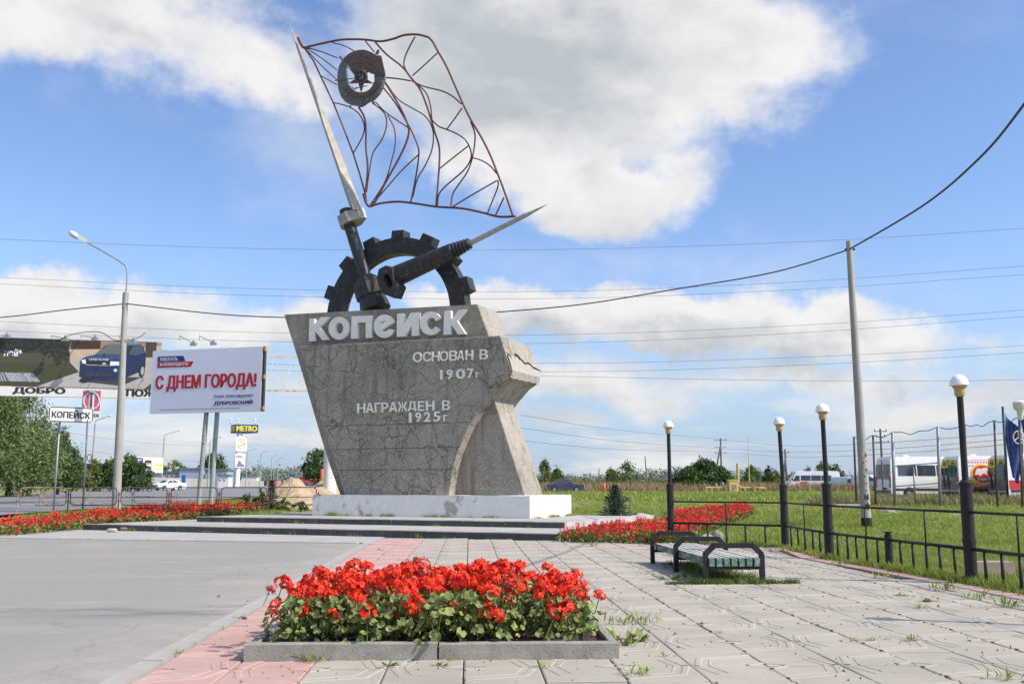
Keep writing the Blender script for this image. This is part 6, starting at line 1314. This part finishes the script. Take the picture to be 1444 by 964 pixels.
# right half
tree(991, 128, 4.4, 6.0, 'large round leafy bush right of the first lamp post', M_LEAFD, 62, 130, .20, .14, .0, 50, None, 'bush', .1, .16, cat='bush', lw=.6); tree(972, 126, 3.2, 4.6, 'left lobe of leafy growth beside the large round bush', M_LEAFD, 40, 110, .20, .12, .0, 51, None, 'bush', .1, .16, cat='bush', lw=.6); tree(1014, 127, 3.2, 3.8, 'lower bush at the right flank of the large round bush', M_LEAFD, 34, 100, .20, .12, .0, 52, None, 'bush', .1, .16, cat='bush', lw=.6)
k = 60
for x, Y, h, w, mt, lb in [(768, 150, 4.6, 2.6, M_LEAFY, 'young tree at the right shoulder of the monument base'), (786, 152, 3.6, 2.2, M_LEAF, 'small sapling above the rear of the blue car'), (884, 150, 4.4, 4.6, M_LEAF, 'feathery tree directly behind the little spruce'), (862, 155, 3.4, 2.2, M_LEAFY, 'thin sapling left of the feathery tree'),
        (1060, 152, 3.8, 3.0, M_LEAF, 'tree beside the thin yellow mast'), (1085, 150, 3.4, 2.2, M_LEAFD, 'narrow tree between the yellow mast and the lamp post'), (1094, 148, 3.0, 2.6, M_LEAFY, 'low yellowish bush behind the far corner lamp post'), (1120, 150, 3.0, 2.4, M_LEAFY, 'yellowish sapling in front of the twin wooden pole'),
        (1160, 150, 4.4, 4.4, M_LEAFY, 'open-crowned tree behind the far minibus, left one'), (1178, 152, 3.9, 3.8, M_LEAFY, 'open-crowned tree behind the far minibus, right one'), (1140, 156, 3.2, 2.6, M_LEAFY, 'small tree behind the front of the far minibus')]:
    tree(x, Y, h, w, lb, mt, 22, 60, .17, .07, .05, k, None, 'young_tree', sig=.2); k += 1
# far line of woods: one mass of distant crowns
def woods(name, x0, x1, Y, h0, h1, n, label, seed, mat_=M_LEAFD):
    r_ = np.random.default_rng(seed); allv = []
    for i in range(n):
        px = x0 + (x1 - x0) * (i + r_.uniform(-.4, .4)) / n; Yi = Y * r_.uniform(.93, 1.1); b_ = np.array(G(px, Yi)); h = r_.uniform(h0, h1); w = h * r_.uniform(.45, .8); c, q = crown_pts(r_, 12, 34, w, h * .5, sig=.22); q[:, 2] += h * .5; allv.append(leaf_quads(r_, q + b_, h * .06, h * .036))
    v = np.concatenate(allv); o = raw_mesh(name, v, np.arange(len(v)), 4, mat_); tag(o, label, None, None, 'stuff')
M_FAR = mat('far_foliage', (.20, .24, .17), .8, (.16, .195, .14), .02, island=.25)  # paler green, distance haze put into the leaf colour
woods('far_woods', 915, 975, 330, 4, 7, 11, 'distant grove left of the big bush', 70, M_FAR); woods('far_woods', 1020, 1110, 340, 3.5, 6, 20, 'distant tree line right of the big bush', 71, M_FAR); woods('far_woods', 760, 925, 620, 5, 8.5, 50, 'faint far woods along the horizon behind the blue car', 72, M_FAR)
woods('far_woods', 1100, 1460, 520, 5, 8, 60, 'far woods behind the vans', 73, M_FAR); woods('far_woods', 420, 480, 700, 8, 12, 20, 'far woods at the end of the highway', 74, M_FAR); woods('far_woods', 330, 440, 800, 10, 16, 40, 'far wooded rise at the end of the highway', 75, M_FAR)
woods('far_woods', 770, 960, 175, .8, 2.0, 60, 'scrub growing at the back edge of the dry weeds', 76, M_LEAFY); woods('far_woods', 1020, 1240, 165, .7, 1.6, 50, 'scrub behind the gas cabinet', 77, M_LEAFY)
# small spruce and the dark one by the guard rail
def spruce(px, Y, h, w, label, seed):
    p = G(px, Y); t = thing('spruce', label, 'spruce tree', tuple(p)); r_ = random.Random(seed); m = MB(); m.tube([(0, 0, -.1), (0, 0, h * .97)], [.05, .008], 6); m.build('trunk', M_BARK, t, local=True); vs, fs = [], []
    z = .08 * h
    while z < h * .97:
        rr_ = w / 2 * (1 - z / h) ** .85 * r_.uniform(.62, 1.15) + .03
        for b_ in range(13):
            a = b_ * .483 + r_.uniform(-.25, .25) + z * 7; L_ = rr_ * r_.uniform(.5, 1.2); n_ = max(4, int(L_ / .035)); el = -.12 + .5 * z / h
            for j in range(n_):
                s_ = L_ * (j + .5) / n_; c = Vector((s_ * math.cos(a), s_ * math.sin(a), z + s_ * el + .10 * s_ * s_))
                for _ in range(4):
                    d = Vector((math.cos(a) + r_.uniform(-1.1, 1.1), math.sin(a) + r_.uniform(-1.1, 1.1), r_.uniform(-.3, .7))).normalized() * .065 * (1.1 + .3 * h / 2); sd = d.cross(Vector((r_.random(), r_.random(), r_.random()))).normalized() * .014; o = len(vs); vs += [c - sd, c + sd, c + d + sd * .4, c + d - sd * .4]; fs.append((o, o + 1, o + 2, o + 3))
        z += h * .055
    m = MB(); m.add(vs, fs); m.build('needles', M_SPRUCE, t, local=True, fix=False)
spruce(867, 37.5, 1.38, 1.5, 'small dark spruce on the lawn right of the monument', 3)
spruce(383, 45.5, 1.4, .8, 'small dark spruce by the guard rail in front of the sand heap', 5)
for i, (x, Y, h, w, lb) in enumerate([(350, 47, .8, 1.0, 'low leafy bush behind the end of the salvia band'), (366, 46, 1.0, .9, 'leafy bush left of the spruce by the guard rail'), (402, 45.5, .6, .9, 'low leafy shrub in front of the sand heap'), (425, 46, .5, .8, 'small shrub at the foot of the sand heap by the plinth'), (858, 30.5, .35, .5, 'little mounded green shrub in the right salvia bed')]):
    tree(x, Y, h, w, lb, M_LEAFY if i % 2 == 0 else M_LEAF, 16, 50, .055, .02, .0, 80 + i, None, 'shrub', cat='shrub')
# leaning stake beside the spruce
a = G(886, 36.6); e = atY(889, 699, 36.6); m = MB(); m.bar(a - UP * .1, Vector((e.x, e.y, e.z)), .09, .03); tag(m.build('wooden_stake', M_WOOD), 'short leaning wooden stake right of the small spruce', 'stake')
m = MB(); q = G(852, 101); m.tube([q, q + UP * 1.1], .12, 6); tag(m.build('marker_post', M_ORANGE), 'small orange marker post right of the blue car', 'post')

# ---- gas cabinet
t = thing('gas_cabinet', 'yellow gas regulator cabinet with pipes in the meadow', 'gas cabinet', tuple(G(1036, 112))); Y = 112; xc = lambda x: X_at(x, Y); z = terr(Y)
m = MB(); m.box((xc(1029), Y, z), (xc(1041.5), Y + 1.2, Z_at(676.5, Y, 1035))); m.build('cabinet', M_YGAS, t); m = MB()
m.box((xc(1029) - .06, Y - .06, Z_at(677.2, Y, 1035)), (xc(1041.5) + .06, Y + 1.26, Z_at(676, Y, 1035))); m.build('cabinet_roof', M_YGAS, t)
m = MB(); m.box((xc(1032), Y - .03, z + .3), (xc(1038.5), Y, z + .9)); m.build('door', M_RAILT, t)
for pts in ([(997, 692), (997, 687), (1012, 687), (1029, 687)], [(1041.5, 684), (1045, 684), (1046, 687), (1060, 687)], [(1060, 687), (1080, 687.5), (1080, 691)], [(1011, 692), (1011, 680), (1021, 680), (1021, 692)]):
    m = MB(); m.tube([Vector((xc(x), Y + .5, max(Z_at(y, Y, x), z))) for x, y in pts], .07, 6); m.build('pipe', M_YGAS if pts[0][0] != 1011 else M_GALV, t)
for x in (1005, 1015, 1052, 1066): m = MB(); m.tube([Vector((xc(x), Y + .5, z - .1)), Vector((xc(x), Y + .5, Z_at(687, Y, x)))], .05, 5); m.build('pipe_support', M_YGAS, t)

# ================================================================== VEHICLES
def hull(prof, w, belt, tumble, inset=.05, edge=.07):
    """closed side profile (x,z) swept across the width with rounded edges and leaning-in upper sides"""
    cx = sum(p[0] for p in prof) / len(prof); cz = sum(p[1] for p in prof) / len(prof); m = MB(); n = len(prof)
    def ring(y, ins):
        out = []
        for x, z in prof:
            k = max(0, z - belt) * tumble; yy = math.copysign(max(.1, abs(y) - k), y); dx, dz = x - cx, z - cz; L_ = math.hypot(dx, dz); out.append((x - dx / L_ * ins, yy, z - dz / L_ * ins))
        return out
    rings = [ring(-w / 2, inset), ring(-w / 2 + edge * .4, inset * .35), ring(-w / 2 + edge * 1.5, 0), ring(w / 2 - edge * 1.5, 0), ring(w / 2 - edge * .4, inset * .35), ring(w / 2, inset)]
    vs = [v for r_ in rings for v in r_]; fs = [(k * n + i, k * n + (i + 1) % n, (k + 1) * n + (i + 1) % n, (k + 1) * n + i) for k in range(5) for i in range(n)]
    m.add(vs, fs, True)
    tri = tessellate_polygon([[Vector((x, z, 0)) for x, z in prof]]); m.add(rings[0], [tuple(t) for t in tri]); m.add(rings[-1], [tuple(t) for t in tri]); return m
def side_poly(pts, w, belt, tumble, d=.006, th=.01):
    out = []
    for s_ in (-1, 1):
        m = MB(); f = [Vector((x, s_ * (w / 2 - max(0, z - belt) * tumble + d), z)) for x, z in pts]; m.prism(f, Vector((0, -s_ * th, 0))); out.append(m)
    return out
def across(p, q, w0, w1, out, m=None):
    m = m or MB(); m.prism([(p[0], -w0, p[1]), (p[0], w0, p[1]), (q[0], w1, q[1]), (q[0], -w1, q[1])], Vector(out)); return m
def wheel(par, x, y, r, w=.2):
    s_ = 1 if y > 0 else -1; m = MB(); m.lathe([(r * .62, -w / 2), (r * .93, -w / 2), (r, -w * .3), (r, w * .3), (r * .93, w / 2), (r * .62, w / 2)], (x, y, r), 20, 'y'); o = m.build('wheel', M_TYRE, par, local=True)
    m = MB(); m.lathe([(0, s_ * w * .42), (r * .2, s_ * w * .44), (r * .28, s_ * w * .36), (r * .56, s_ * w * .40), (r * .64, s_ * w * .50)], (x, y, r), 14, 'y'); m.build('rim', M_RIM, o, local=True)
def arch(par, x, y, r, w):
    s_ = 1 if y > 0 else -1; m = MB(); m.prism([Vector((x + r * math.cos(R(a)), s_ * (w / 2 + .004), r * .86 + r * math.sin(R(a)))) for a in range(-35, 216, 15)], Vector((0, -s_ * .02, 0))); m.build('wheel_arch', M_DARKP, par, local=True)
def sedan(label, loc, rz, paint, old=True):
    t = thing('parked_car' if old else 'moving_car', label, 'car', tuple(loc), rz); L_, W = (4.1, 1.6) if old else (4.4, 1.72)
    if old: prof = [(-2.05, .34), (-2.05, .80), (-1.98, .86), (-1.30, .93), (-.92, 1.34), (-.78, 1.42), (.20, 1.43), (.34, 1.38), (.80, .95), (1.95, .82), (2.03, .76), (2.05, .34), (1.9, .24), (-1.9, .24)]
    else: prof = [(-2.2, .36), (-2.22, .80), (-2.1, .98), (-1.55, 1.04), (-.95, 1.36), (-.5, 1.45), (.15, 1.46), (.45, 1.40), (1.15, 1.0), (1.95, .84), (2.15, .68), (2.2, .34), (2.0, .2), (-2.0, .2)]
    belt, tb_ = (.93, .42); hull(prof, W, belt, tb_).build('body', paint, t, local=True)
    if old: wins = [[(-.80, .96), (-.66, 1.34), (-.18, 1.36), (-.18, .96)], [(-.12, .96), (-.12, 1.36), (.22, 1.35), (.62, .97)], [(-1.1, .96), (-.86, 1.28), (-.78, 1.30), (-.88, .96)]]
    else: wins = [[(-.95, 1.05), (-.62, 1.36), (-.15, 1.39), (-.15, 1.04)], [(-.09, 1.04), (-.09, 1.39), (.30, 1.36), (.88, 1.02)]]
    for wp in wins:
        for m in side_poly(wp, W, belt, tb_): m.build('window', M_GLASS, t, local=True)
    a, b_ = ((.74, .99), (.37, 1.34)) if old else ((1.08, 1.03), (.52, 1.37)); across(a, b_, .66, .56, (.02, 0, .014)).build('windscreen', M_GLASS, t, local=True)
    a, b_ = ((-1.24, .99), (-.95, 1.31)) if old else ((-1.45, 1.07), (-.98, 1.33)); across(a, b_, .64, .55, (-.016, 0, .014)).build('rear_window', M_GLASS, t, local=True)
    xf, xr = prof[10][0], prof[0][0]
    for y in (-.58, .58):
        m = MB(); m.lathe([(.0, .03), (.085, .02), (.10, 0)], (xf - .0, y, .66), 12, 'x') if old else m.obox((xf - .1, y, .72), Vector((.2, 0, 0)), Vector((0, .36, 0)), Vector((0, 0, .14))); m.build('headlight', M_HEADL, t, local=True)
        m = MB(); m.box((xr - .02, y - .16, .56), (xr + .03, y + .16, .74)); m.build('tail_light', M_TAIL, t, local=True)
    for x0, x1 in ((xf - .04, xf + .07), (xr - .07, xr + .04)): m = MB(); m.box((x0, -W / 2 + .03, .38), (x1, W / 2 - .03, .50)); m.build('bumper', M_GALV if old else paint, t, local=True)
    m = MB(); m.box((xf - .01, -.42, .56), (xf + .035, .42, .74)); m.build('grille', M_DARKP, t, local=True)
    for s_ in (-1, 1):
        m = MB(); m.obox((.62, s_ * (W / 2 + .06), 1.0), Vector((.10, 0, 0)), Vector((0, .14, 0)), Vector((0, 0, .10))); m.build('mirror', M_DARKP, t, local=True)
        m = MB(); m.box((-1.7, s_ * (W / 2 + .008) - .008, .60), (1.75, s_ * (W / 2 + .008) + .008, .64)); m.build('side_trim', M_DARKP, t, local=True)
        for x in (-.15, .72): m = MB(); m.box((x - .008, s_ * (W / 2 + .002) - .003, .34), (x + .008, s_ * (W / 2 + .002) + .003, .92)); m.build('door_gap', M_DARKP, t, local=True)
        for x in (-.45, .45): m = MB(); m.box((x - .08, s_ * (W / 2 + .012) - .012, .80), (x + .08, s_ * (W / 2 + .012) + .012, .825)); m.build('door_handle', M_GALV, t, local=True)
        for x in (-1.22, 1.2): arch(t, x, s_ * W / 2, .36, W); wheel(t, x, s_ * (W / 2 - .07), .30 if old else .32)
    return t
car_p = G(797.5, 110.5); sedan('old faded blue saloon parked on the dirt track behind the monument', (car_p.x, 110.5, terr(110.5) + .09), R(0), M_CARB)
wp_ = G(238, 138); sedan('white saloon driving towards the viewer on the highway', (wp_.x, 138, terr(138) + .09), R(-128), M_CARW, False)
def van(label, loc, rz, L_=5.9, H=2.6, W=1.98, name='minibus', livery=None, windows=True, long_nose=True):
    t = thing(name, label, 'van' if name != 'minibus' else 'minibus', tuple(loc), rz); x0, x1 = -L_ / 2, L_ / 2
    prof = [(x0, .38), (x0 + .02, 1.1), (x0 + .10, H - .18), (x0 + .28, H), (x1 - 1.9, H), (x1 - 1.6, H - .06), (x1 - .85, 1.50), (x1 - .78, 1.38), (x1 - .12, 1.08), (x1, .85), (x1, .38), (x1 - .15, .28), (x0 + .1, .28)]
    belt, tb_ = 1.25, .10; hull(prof, W, belt, tb_, .04, .08).build('body', M_CARW, t, local=True)
    zt = H - .55 if H > 2.2 else H - .28; zb = zt - .68 if H > 2.2 else zt - .42
    sides = [[(x1 - 1.05, zb - .05), (x1 - 1.45, zt - .02), (x1 - 1.95, zt), (x1 - 1.95, zb - .05)]]
    if windows:
        x = x1 - 2.1
        while x - 1.25 > x0 + .25: sides.append([(x - 1.25, zb), (x - 1.25, zt), (x, zt), (x, zb)]); x -= 1.33
    for wp in sides:
        for m in side_poly(wp, W, belt, tb_, .008): m.build('window', M_GLASS, t, local=True)
    k = tb_
    across((x1 - .82, 1.48), (x1 - 1.52, H - .14), W / 2 - .14, W / 2 - .26, (.022, 0, .016)).build('windscreen', M_GLASS, t, local=True)
    for s_ in (-1, 1):
        y = s_ * .48; xr = x0 + .10 * (zt - 1.1) / (H - 1.28); m = MB(); m.prism([(x0 + .035, y - .36, zb - .2), (x0 + .035, y + .36, zb - .2), (x0 + .07, y + .36, zt + .06), (x0 + .07, y - .36, zt + .06)], Vector((-.035, 0, 0))); m.build('rear_window', M_GLASS, t, local=True)
        m = MB(); m.box((x0 - .015, s_ * (W / 2 - .10) - .07, .75), (x0 + .06, s_ * (W / 2 - .10) + .07, 1.45)); tl = m.build('tail_light', M_TAIL, t, local=True); m = MB(); m.box((x0 - .02, s_ * (W / 2 - .10) - .06, 1.02), (x0 + .0, s_ * (W / 2 - .10) + .06, 1.14)); m.build('reverse_lens', M_SIGNW, tl, local=True)
        m = MB(); m.box((x0 + .2, s_ * (W / 2 + .012) - .012, .56), (x1 - .5, s_ * (W / 2 + .012) + .012, .70)); m.build('side_trim', M_DARKP, t, local=True)
        m = MB(); m.obox((x1 - .22, s_ * (W / 2 - .22), .98), Vector((.28, 0, -.06)), Vector((0, .34, 0)), Vector((0, 0, .22))); m.build('headlight', M_HEADL, t, local=True)
        m = MB(); m.obox((x1 - 1.0, s_ * (W / 2 + .14), 1.55), Vector((.10, 0, 0)), Vector((0, .2, 0)), Vector((0, 0, .34))); m.build('mirror', M_DARKP, t, local=True)
        for x in (x0 + 1.25, x1 - .98): arch(t, x, s_ * W / 2, .42, W); wheel(t, x, s_ * (W / 2 - .08), .35, .24)
    m = MB(); m.box((x0 - .03, -.012, .5), (x0 + .01, .012, H - .15)); m.build('door_gap', M_DARKP, t, local=True)
    m = MB(); m.box((x0 - .10, -W / 2 + .1, .36), (x0 + .08, W / 2 - .1, .56)); m.build('bumper', M_DARKP, t, local=True); m = MB(); m.box((x1 - .08, -W / 2 + .08, .32), (x1 + .04, W / 2 - .08, .60)); m.build('bumper', M_DARKP, t, local=True)
    m = MB(); m.box((x1 - .03, -.42, .72), (x1 + .015, .42, .96)); m.build('grille', M_DARKP, t, local=True)
    if H > 2.4:
        m = MB(); m.lathe([(.30, 0), (.32, .05), (.24, .12), (0, .14)], (x0 + 1.6, 0, H - .01), 14); m.build('roof_vent', M_SIGNW, t, local=True)
    def S(s_, pts, d, mat_, nm): m = MB(); f = [Vector((x, s_ * (W / 2 - max(0, z - belt) * tb_ + d), z)) for x, z in pts]; m.prism(f, Vector((0, -s_ * .006, 0))); return m.build(nm, mat_, t, local=True, fix=False)
    def St(s_, txt, xa, xb, za, zb2, d, mat_, bold=.03):
        y = lambda z: s_ * (W / 2 - max(0, z - belt) * tb_ + d); m = MB(); text_quad(m, txt, (xa, y(za), za), (xb, y(za), za), (xa, y(zb2), zb2), (0, s_ * .006, 0), bold); return m.build('lettering', mat_, t, local=True, fix=False)
    def Rr(pts, d, mat_, nm): m = MB(); m.prism([(x0 + (.07 * max(0, z - 1.1) / (H - 1.28) if z > 1.1 else .01) - d, y, z) for y, z in pts], Vector((.006, 0, 0))); return m.build(nm, mat_, t, local=True, fix=False)
    cut = 'cut by' in label
    if livery == 'red':
        for s_ in (-1,):
            S(s_, [(x0 + .12, .72), (x1 - .3, .72), (x1 - .3, 1.22), (x0 + .12, 1.26)], .012, M_REDP, 'red_band')
            for k in range(26):
                xk = x0 + .35 + k * .2; S(s_, [(xk, H - .38), (xk + .09, H - .30), (xk + .18, H - .38), (xk + .09, H - .46)], .010, flat('pale_red_print', (.75, .25, .27), .5), 'ornament'); S(s_, [(xk + .10, H - .28), (xk + .19, H - .19), (xk + .28, H - .28), (xk + .19, H - .24)], .010, flat('pale_red_print', (.75, .25, .27), .5), 'ornament')
            S(s_, [(x0 + .3, H - .62), (x1 - 1.9, H - .62), (x1 - 1.9, H - .57), (x0 + .3, H - .57)], .010, flat('pale_red_print', (.75, .25, .27), .5), 'pinstripe')
            cx_, cz_ = x0 + (3.4 if cut else 1.65), 1.62
            S(s_, [(cx_ + .78 * math.cos(a), cz_ + .62 * math.sin(a)) for a in [k * .4 for k in range(16)]], .016, M_YELP, 'logo_rim'); S(s_, [(cx_ - .8, 1.3), (cx_ + .62, 1.22), (cx_ + .68, .84), (cx_ - .8, .84)], .016, M_YELP, 'logo_rim')
            S(s_, [(cx_ + .68 * math.cos(a), cz_ + .53 * math.sin(a)) for a in [k * .4 for k in range(16)]], .022, M_REDP, 'logo_field'); S(s_, [(cx_ - .73, 1.08), (cx_ + .60, 1.04), (cx_ + .62, .90), (cx_ - .73, .90)], .022, M_REDP, 'logo_field')
            S(s_, [(cx_ - .45, 1.78), (cx_ - .30, 1.98), (cx_ - .05, 1.92), (cx_ + .1, 1.98), (cx_ + .3, 2.0), (cx_ + .42, 1.86), (cx_ + .25, 1.78), (cx_ + .30, 1.55), (cx_ + .12, 1.66), (cx_ - .1, 1.6), (cx_ - .12, 1.42), (cx_ - .3, 1.6), (cx_ - .5, 1.56)], .028, M_SIGNW, 'horse_figure')
            S(s_, [(x0 + .55, 1.62), (x0 + .62, 2.02), (x0 + .75, 2.0), (x0 + .85, 1.9), (x0 + 1.5, 1.86), (x0 + 1.72, 1.58)], .010, M_DARKP, 'sticker') if cut else None
            S(s_, [(x0 + .80, 1.70), (x0 + .86, 1.84), (x0 + 1.45, 1.80), (x0 + 1.52, 1.68)], .018, M_YELP, 'sticker_print') if cut else None
            St(s_, 'Уаль', cx_ - .42, cx_ + .35, 1.20, 1.42, .030, M_SIGNW, .06); St(s_, 'Сокол', cx_ - .62, cx_ + .50, .92, 1.10, .030, M_SIGNW, .06)
        Rr([(-W / 2 + .10, H - .72), (W / 2 - .10, H - .72), (W / 2 - .22, H - .20), (-W / 2 + .22, H - .20)], .020, M_YELP, 'yellow_panel')
        Rr([(-W / 2 + .08, .62), (W / 2 - .08, .62), (W / 2 - .08, 1.3), (-W / 2 + .08, 1.3)], .012, flat('photo_dark_print', (.17, .17, .175), .6), 'lower_print'); Rr([(-W / 2 + .08, 1.3), (W / 2 - .1, 1.3), (W / 2 - .14, H - .72), (-W / 2 + .14, H - .72)], .012, flat('photo_grey_print', (.46, .48, .48), .6), 'middle_print')
        for s_, (cy, cz_) in enumerate(((.45, H - .46), (-.45, H - .46))):
            Rr([(cy + .17 * math.cos(a), cz_ + .17 * math.sin(a)) for a in [k * .5236 for k in range(12)]], .026, M_INK, 'round_badge'); Rr([(cy + .12 * math.cos(a), cz_ + .12 * math.sin(a)) for a in (.5, 1.6, 2.6)] , .032, M_SIGNW, 'badge_mark'); Rr([(cy + .10 * math.cos(a), cz_ + .10 * math.sin(a)) for a in (3.6, 4.7, 5.8)] , .032, M_SIGNW, 'badge_mark')
        for dx_ in (0, .42): Rr([(.62 - dx_, 1.0), (.66 - dx_, 1.5), (.60 - dx_, 1.62), (.52 - dx_, 1.6), (.44 - dx_, 1.45), (.40 - dx_, 1.2), (.28 - dx_, 1.05), (.32 - dx_, .8), (.60 - dx_, .75)], .024, M_INK, 'rider_figure')
        m = MB(); m.prism([(x0 - .012, -.80, zb - .28), (x0 - .012, -.10, zb - .28), (x0 + .0, -.10, zt + .02), (x0 + .0, -.80, zt + .02)], Vector((-.02, 0, 0))); m.build('rear_pane', flat('teal_glass', (.05, .13, .14), .15), t, local=True)
    if livery == 'plain':
        Rr([(-.50, .60), (.02, .60), (.02, .74), (-.50, .74)], .02, M_DARKP, 'number_plate'); Rr([(-.75, .55), (.75, .55), (.75, .57), (-.75, .57)], .02, M_DARKP, 'door_seam')
        for ya, yb in ((.62, .36), (.12, .02), (-.06, -.26), (-.32, -.46), (-.52, -.66)): m = MB(); m.box((x0 - .02, yb, zb + .14), (x0 + .02, ya, zb + .30)); m.build('worn_lettering', flat('worn_print', (.30, .33, .35), .7), t, local=True)
    if livery == 'sticker':
        for s_ in (1, -1): S(s_, [(x1 - 3.0, 1.0), (x1 - 2.0, .92), (x1 - 1.95, 1.25), (x1 - 2.95, 1.32)], .02, flat('orange_sticker', (.65, .14, .06), .5), 'sticker'); S(s_, [(x0 + .7, 1.33), (x0 + 1.9, 1.33), (x0 + 1.9, 1.42), (x0 + .7, 1.42)], .02, M_DARKP, 'side_lettering')
    return t
def place_van(px, Y, rz, L_, label, **kw):
    """px is the near rear corner seen in the view"""
    c = G(px, Y); a = rz; off = Vector((math.cos(a), math.sin(a), 0)) * (L_ / 2) + Vector((-math.sin(a), math.cos(a), 0)) * .99
    return van(label, (c.x + off.x, c.y + off.y, terr(Y) + .02), rz, L_, **kw)
AV = R(8)
place_van(1256, 64.2, AV, 6.6, 'plain white minibus with dark side windows, leftmost of the three big vans', H=2.72, livery='plain')
place_van(1352, 61.6, AV, 6.6, 'white minibus with a yellow rear top and round red and yellow logo, middle of three', H=2.72, livery='red', windows=False)
place_van(1421, 59.4, AV, 6.6, 'white and red minibus with yellow rear top, cut by the right edge', H=2.74, livery='red', windows=False)
q = G(1144, 132); van('white minibus with an orange sticker parked far off facing left', (q.x, 132, terr(132)), R(176), 7.2, H=2.62, livery='sticker')
q = G(1197, 128); van('small white delivery van behind the far minibus', (q.x, 128, terr(128)), R(-38), 4.2, 1.85, 1.75, name='delivery_van', windows=False)
q = G(1228, 122); van('white van mostly hidden behind the concrete utility pole', (q.x, 122, terr(122)), R(-60), 4.6, 2.05, 1.8, name='delivery_van', windows=False)
q = G(1046, 700)
# far traffic
for px, Y, rz, lb in ((404, 420, -100, 'tiny white far van on the highway above the sand heap'), (434, 330, 80, 'tiny dark blue far car right of the sand heap top')):
    q = G(px, Y)
    if 'van' in lb: van(lb, (q.x, Y, terr(Y) + .1), R(rz), 5.5, 2.5, name='delivery_van', windows=False)
    else: sedan(lb, (q.x, Y, terr(Y) + .1), R(rz), M_CARB, False)

# ---- fence of the parking lot with its wavy top cable
lf = thing('lot_fence', 'tall fence of thin posts around the van lot with a wavy top cable', 'fence', tuple(G(1210, 53)))
LP = [(1204, 615.5, 700, 54, 0), (1231, 613.5, 699, 53.6, 0), (1258.5, 609, 700, 53, 1), (1322.5, 601.5, 697, 52, 1), (1360, 598, 697, 51.4, 0), (1402, 592.5, 697, 50.8, 0), (1437, 588, 697, 50.2, 0), (1475, 584, 697, 49.6, 0)]
tops = []
for x, yt, yb, Y, g_ in LP:
    a = G(x + (2.5 if not g_ else 1.5), Y); e = atY(x, yt, Y); m = MB(); m.tube([a - UP * .2, e], .085 if g_ else .055, 7); m.build('post', M_GALV if g_ else M_RAILP, lf); tops.append(e)
pts = []
for a, b_ in zip(tops[:-1], tops[1:]): pts += [a.lerp(b_, k / 5) - UP * (.18 * math.sin(math.pi * k / 5) * (1 + .5 * math.sin(k * 3 + a.x))) for k in range(5)]
m = MB(); m.tube(pts + [tops[-1]], .022, 5); m.build('top_cable', M_WIRE, lf)
a, b_ = tops[2], tops[3]
for dz in (1.85, 2.9, 3.05): m = MB(); m.tube([a - UP * (dz - .05), b_ - UP * dz], .03 if dz < 3 else .015, 5); m.build('gate_rail', M_GALV, lf)
m = MB(); q = a.lerp(b_, .42) - UP * 1.9; m.tube([q, q - UP * 2.0], .05, 6); m.build('gate_post', M_GALV, lf)
for a, b_ in zip(tops[:-1], tops[1:]):
    m = MB()
    for dz in (.7, 1.3, 1.9, 2.5, 3.1): m.tube([a - UP * dz, b_ - UP * dz], .003, 3, caps=False)
    for k in range(1, 6): p_ = a.lerp(b_, k / 6); m.tube([p_ - UP * .3, p_ - UP * 3.4], .0025, 3, caps=False)
    o = m.build('wire_mesh', M_GALV, lf, fix=False); o['kind'] = 'stuff'
# ---- flags with a star ring
def flagpole_(px, xtop, Y, ytop, label, sd):
    p = G(px + 3, Y); t = thing('flag', label, 'flag', tuple(p)); e = atY(xtop, ytop, Y); m = MB(); m.tube([p - UP * .2, e], .07, 8); m.build('pole', M_GALV if sd else M_DARKP, t)
    vs = []; n1, n2 = 8, 16; H_ = 3.6; W_ = .95
    for j in range(n2 + 1):
        for i in range(n1 + 1):
            u, v = i / n1, j / n2; wd = W_ * (.50 + .5 * math.sin(v * 2.6 + .3)) * (1 - .25 * v); vs.append(e + Vector((.08 + u * wd + .05 * v, -.1 + .22 * math.sin(u * 5 + v * 4 + sd), -.35 - v * H_ - u * .9 * (1 - v * .6))))
    m = MB(); m.add(vs, [(j * (n1 + 1) + i, j * (n1 + 1) + i + 1, (j + 1) * (n1 + 1) + i + 1, (j + 1) * (n1 + 1) + i) for j in range(n2) for i in range(n1)], True); m.build('cloth', flat('flag_blue', (.03, .06, .22), .8), t, fix=False)
    c = e + Vector((.55, -.42, -1.75)); m = MB(); m.tube([c + Vector((.30 * math.cos(a), .0, .36 * math.sin(a))) for a in [k * .45 for k in range(14)]], .035, 5, closed=True)
    for a in (90, 210, 330): m.tube([c, c + Vector((.28 * math.cos(R(a)), 0, .34 * math.sin(R(a))))], .035, 5)
    m.build('star_emblem', M_SIGNW, t, fix=False)
flagpole_(1417, 1414, 56, 573, 'dark blue flag with a white three-pointed star ring between the last fence posts', 0)
flagpole_(1441, 1436, 56, 572, 'dark blue flag with a star ring at the right edge of the view', 2)
m = MB(); q = atY(1438, 574, 50); m.lathe([(.0, -.7), (.12, -.6), (.16, -.2), (.30, -.05), (.32, .25), (.2, .33), (0, .35)], q, 12); tag(m.build('floodlight', M_SIGNW), 'white rounded lamp on top of the last fence post', 'lamp')
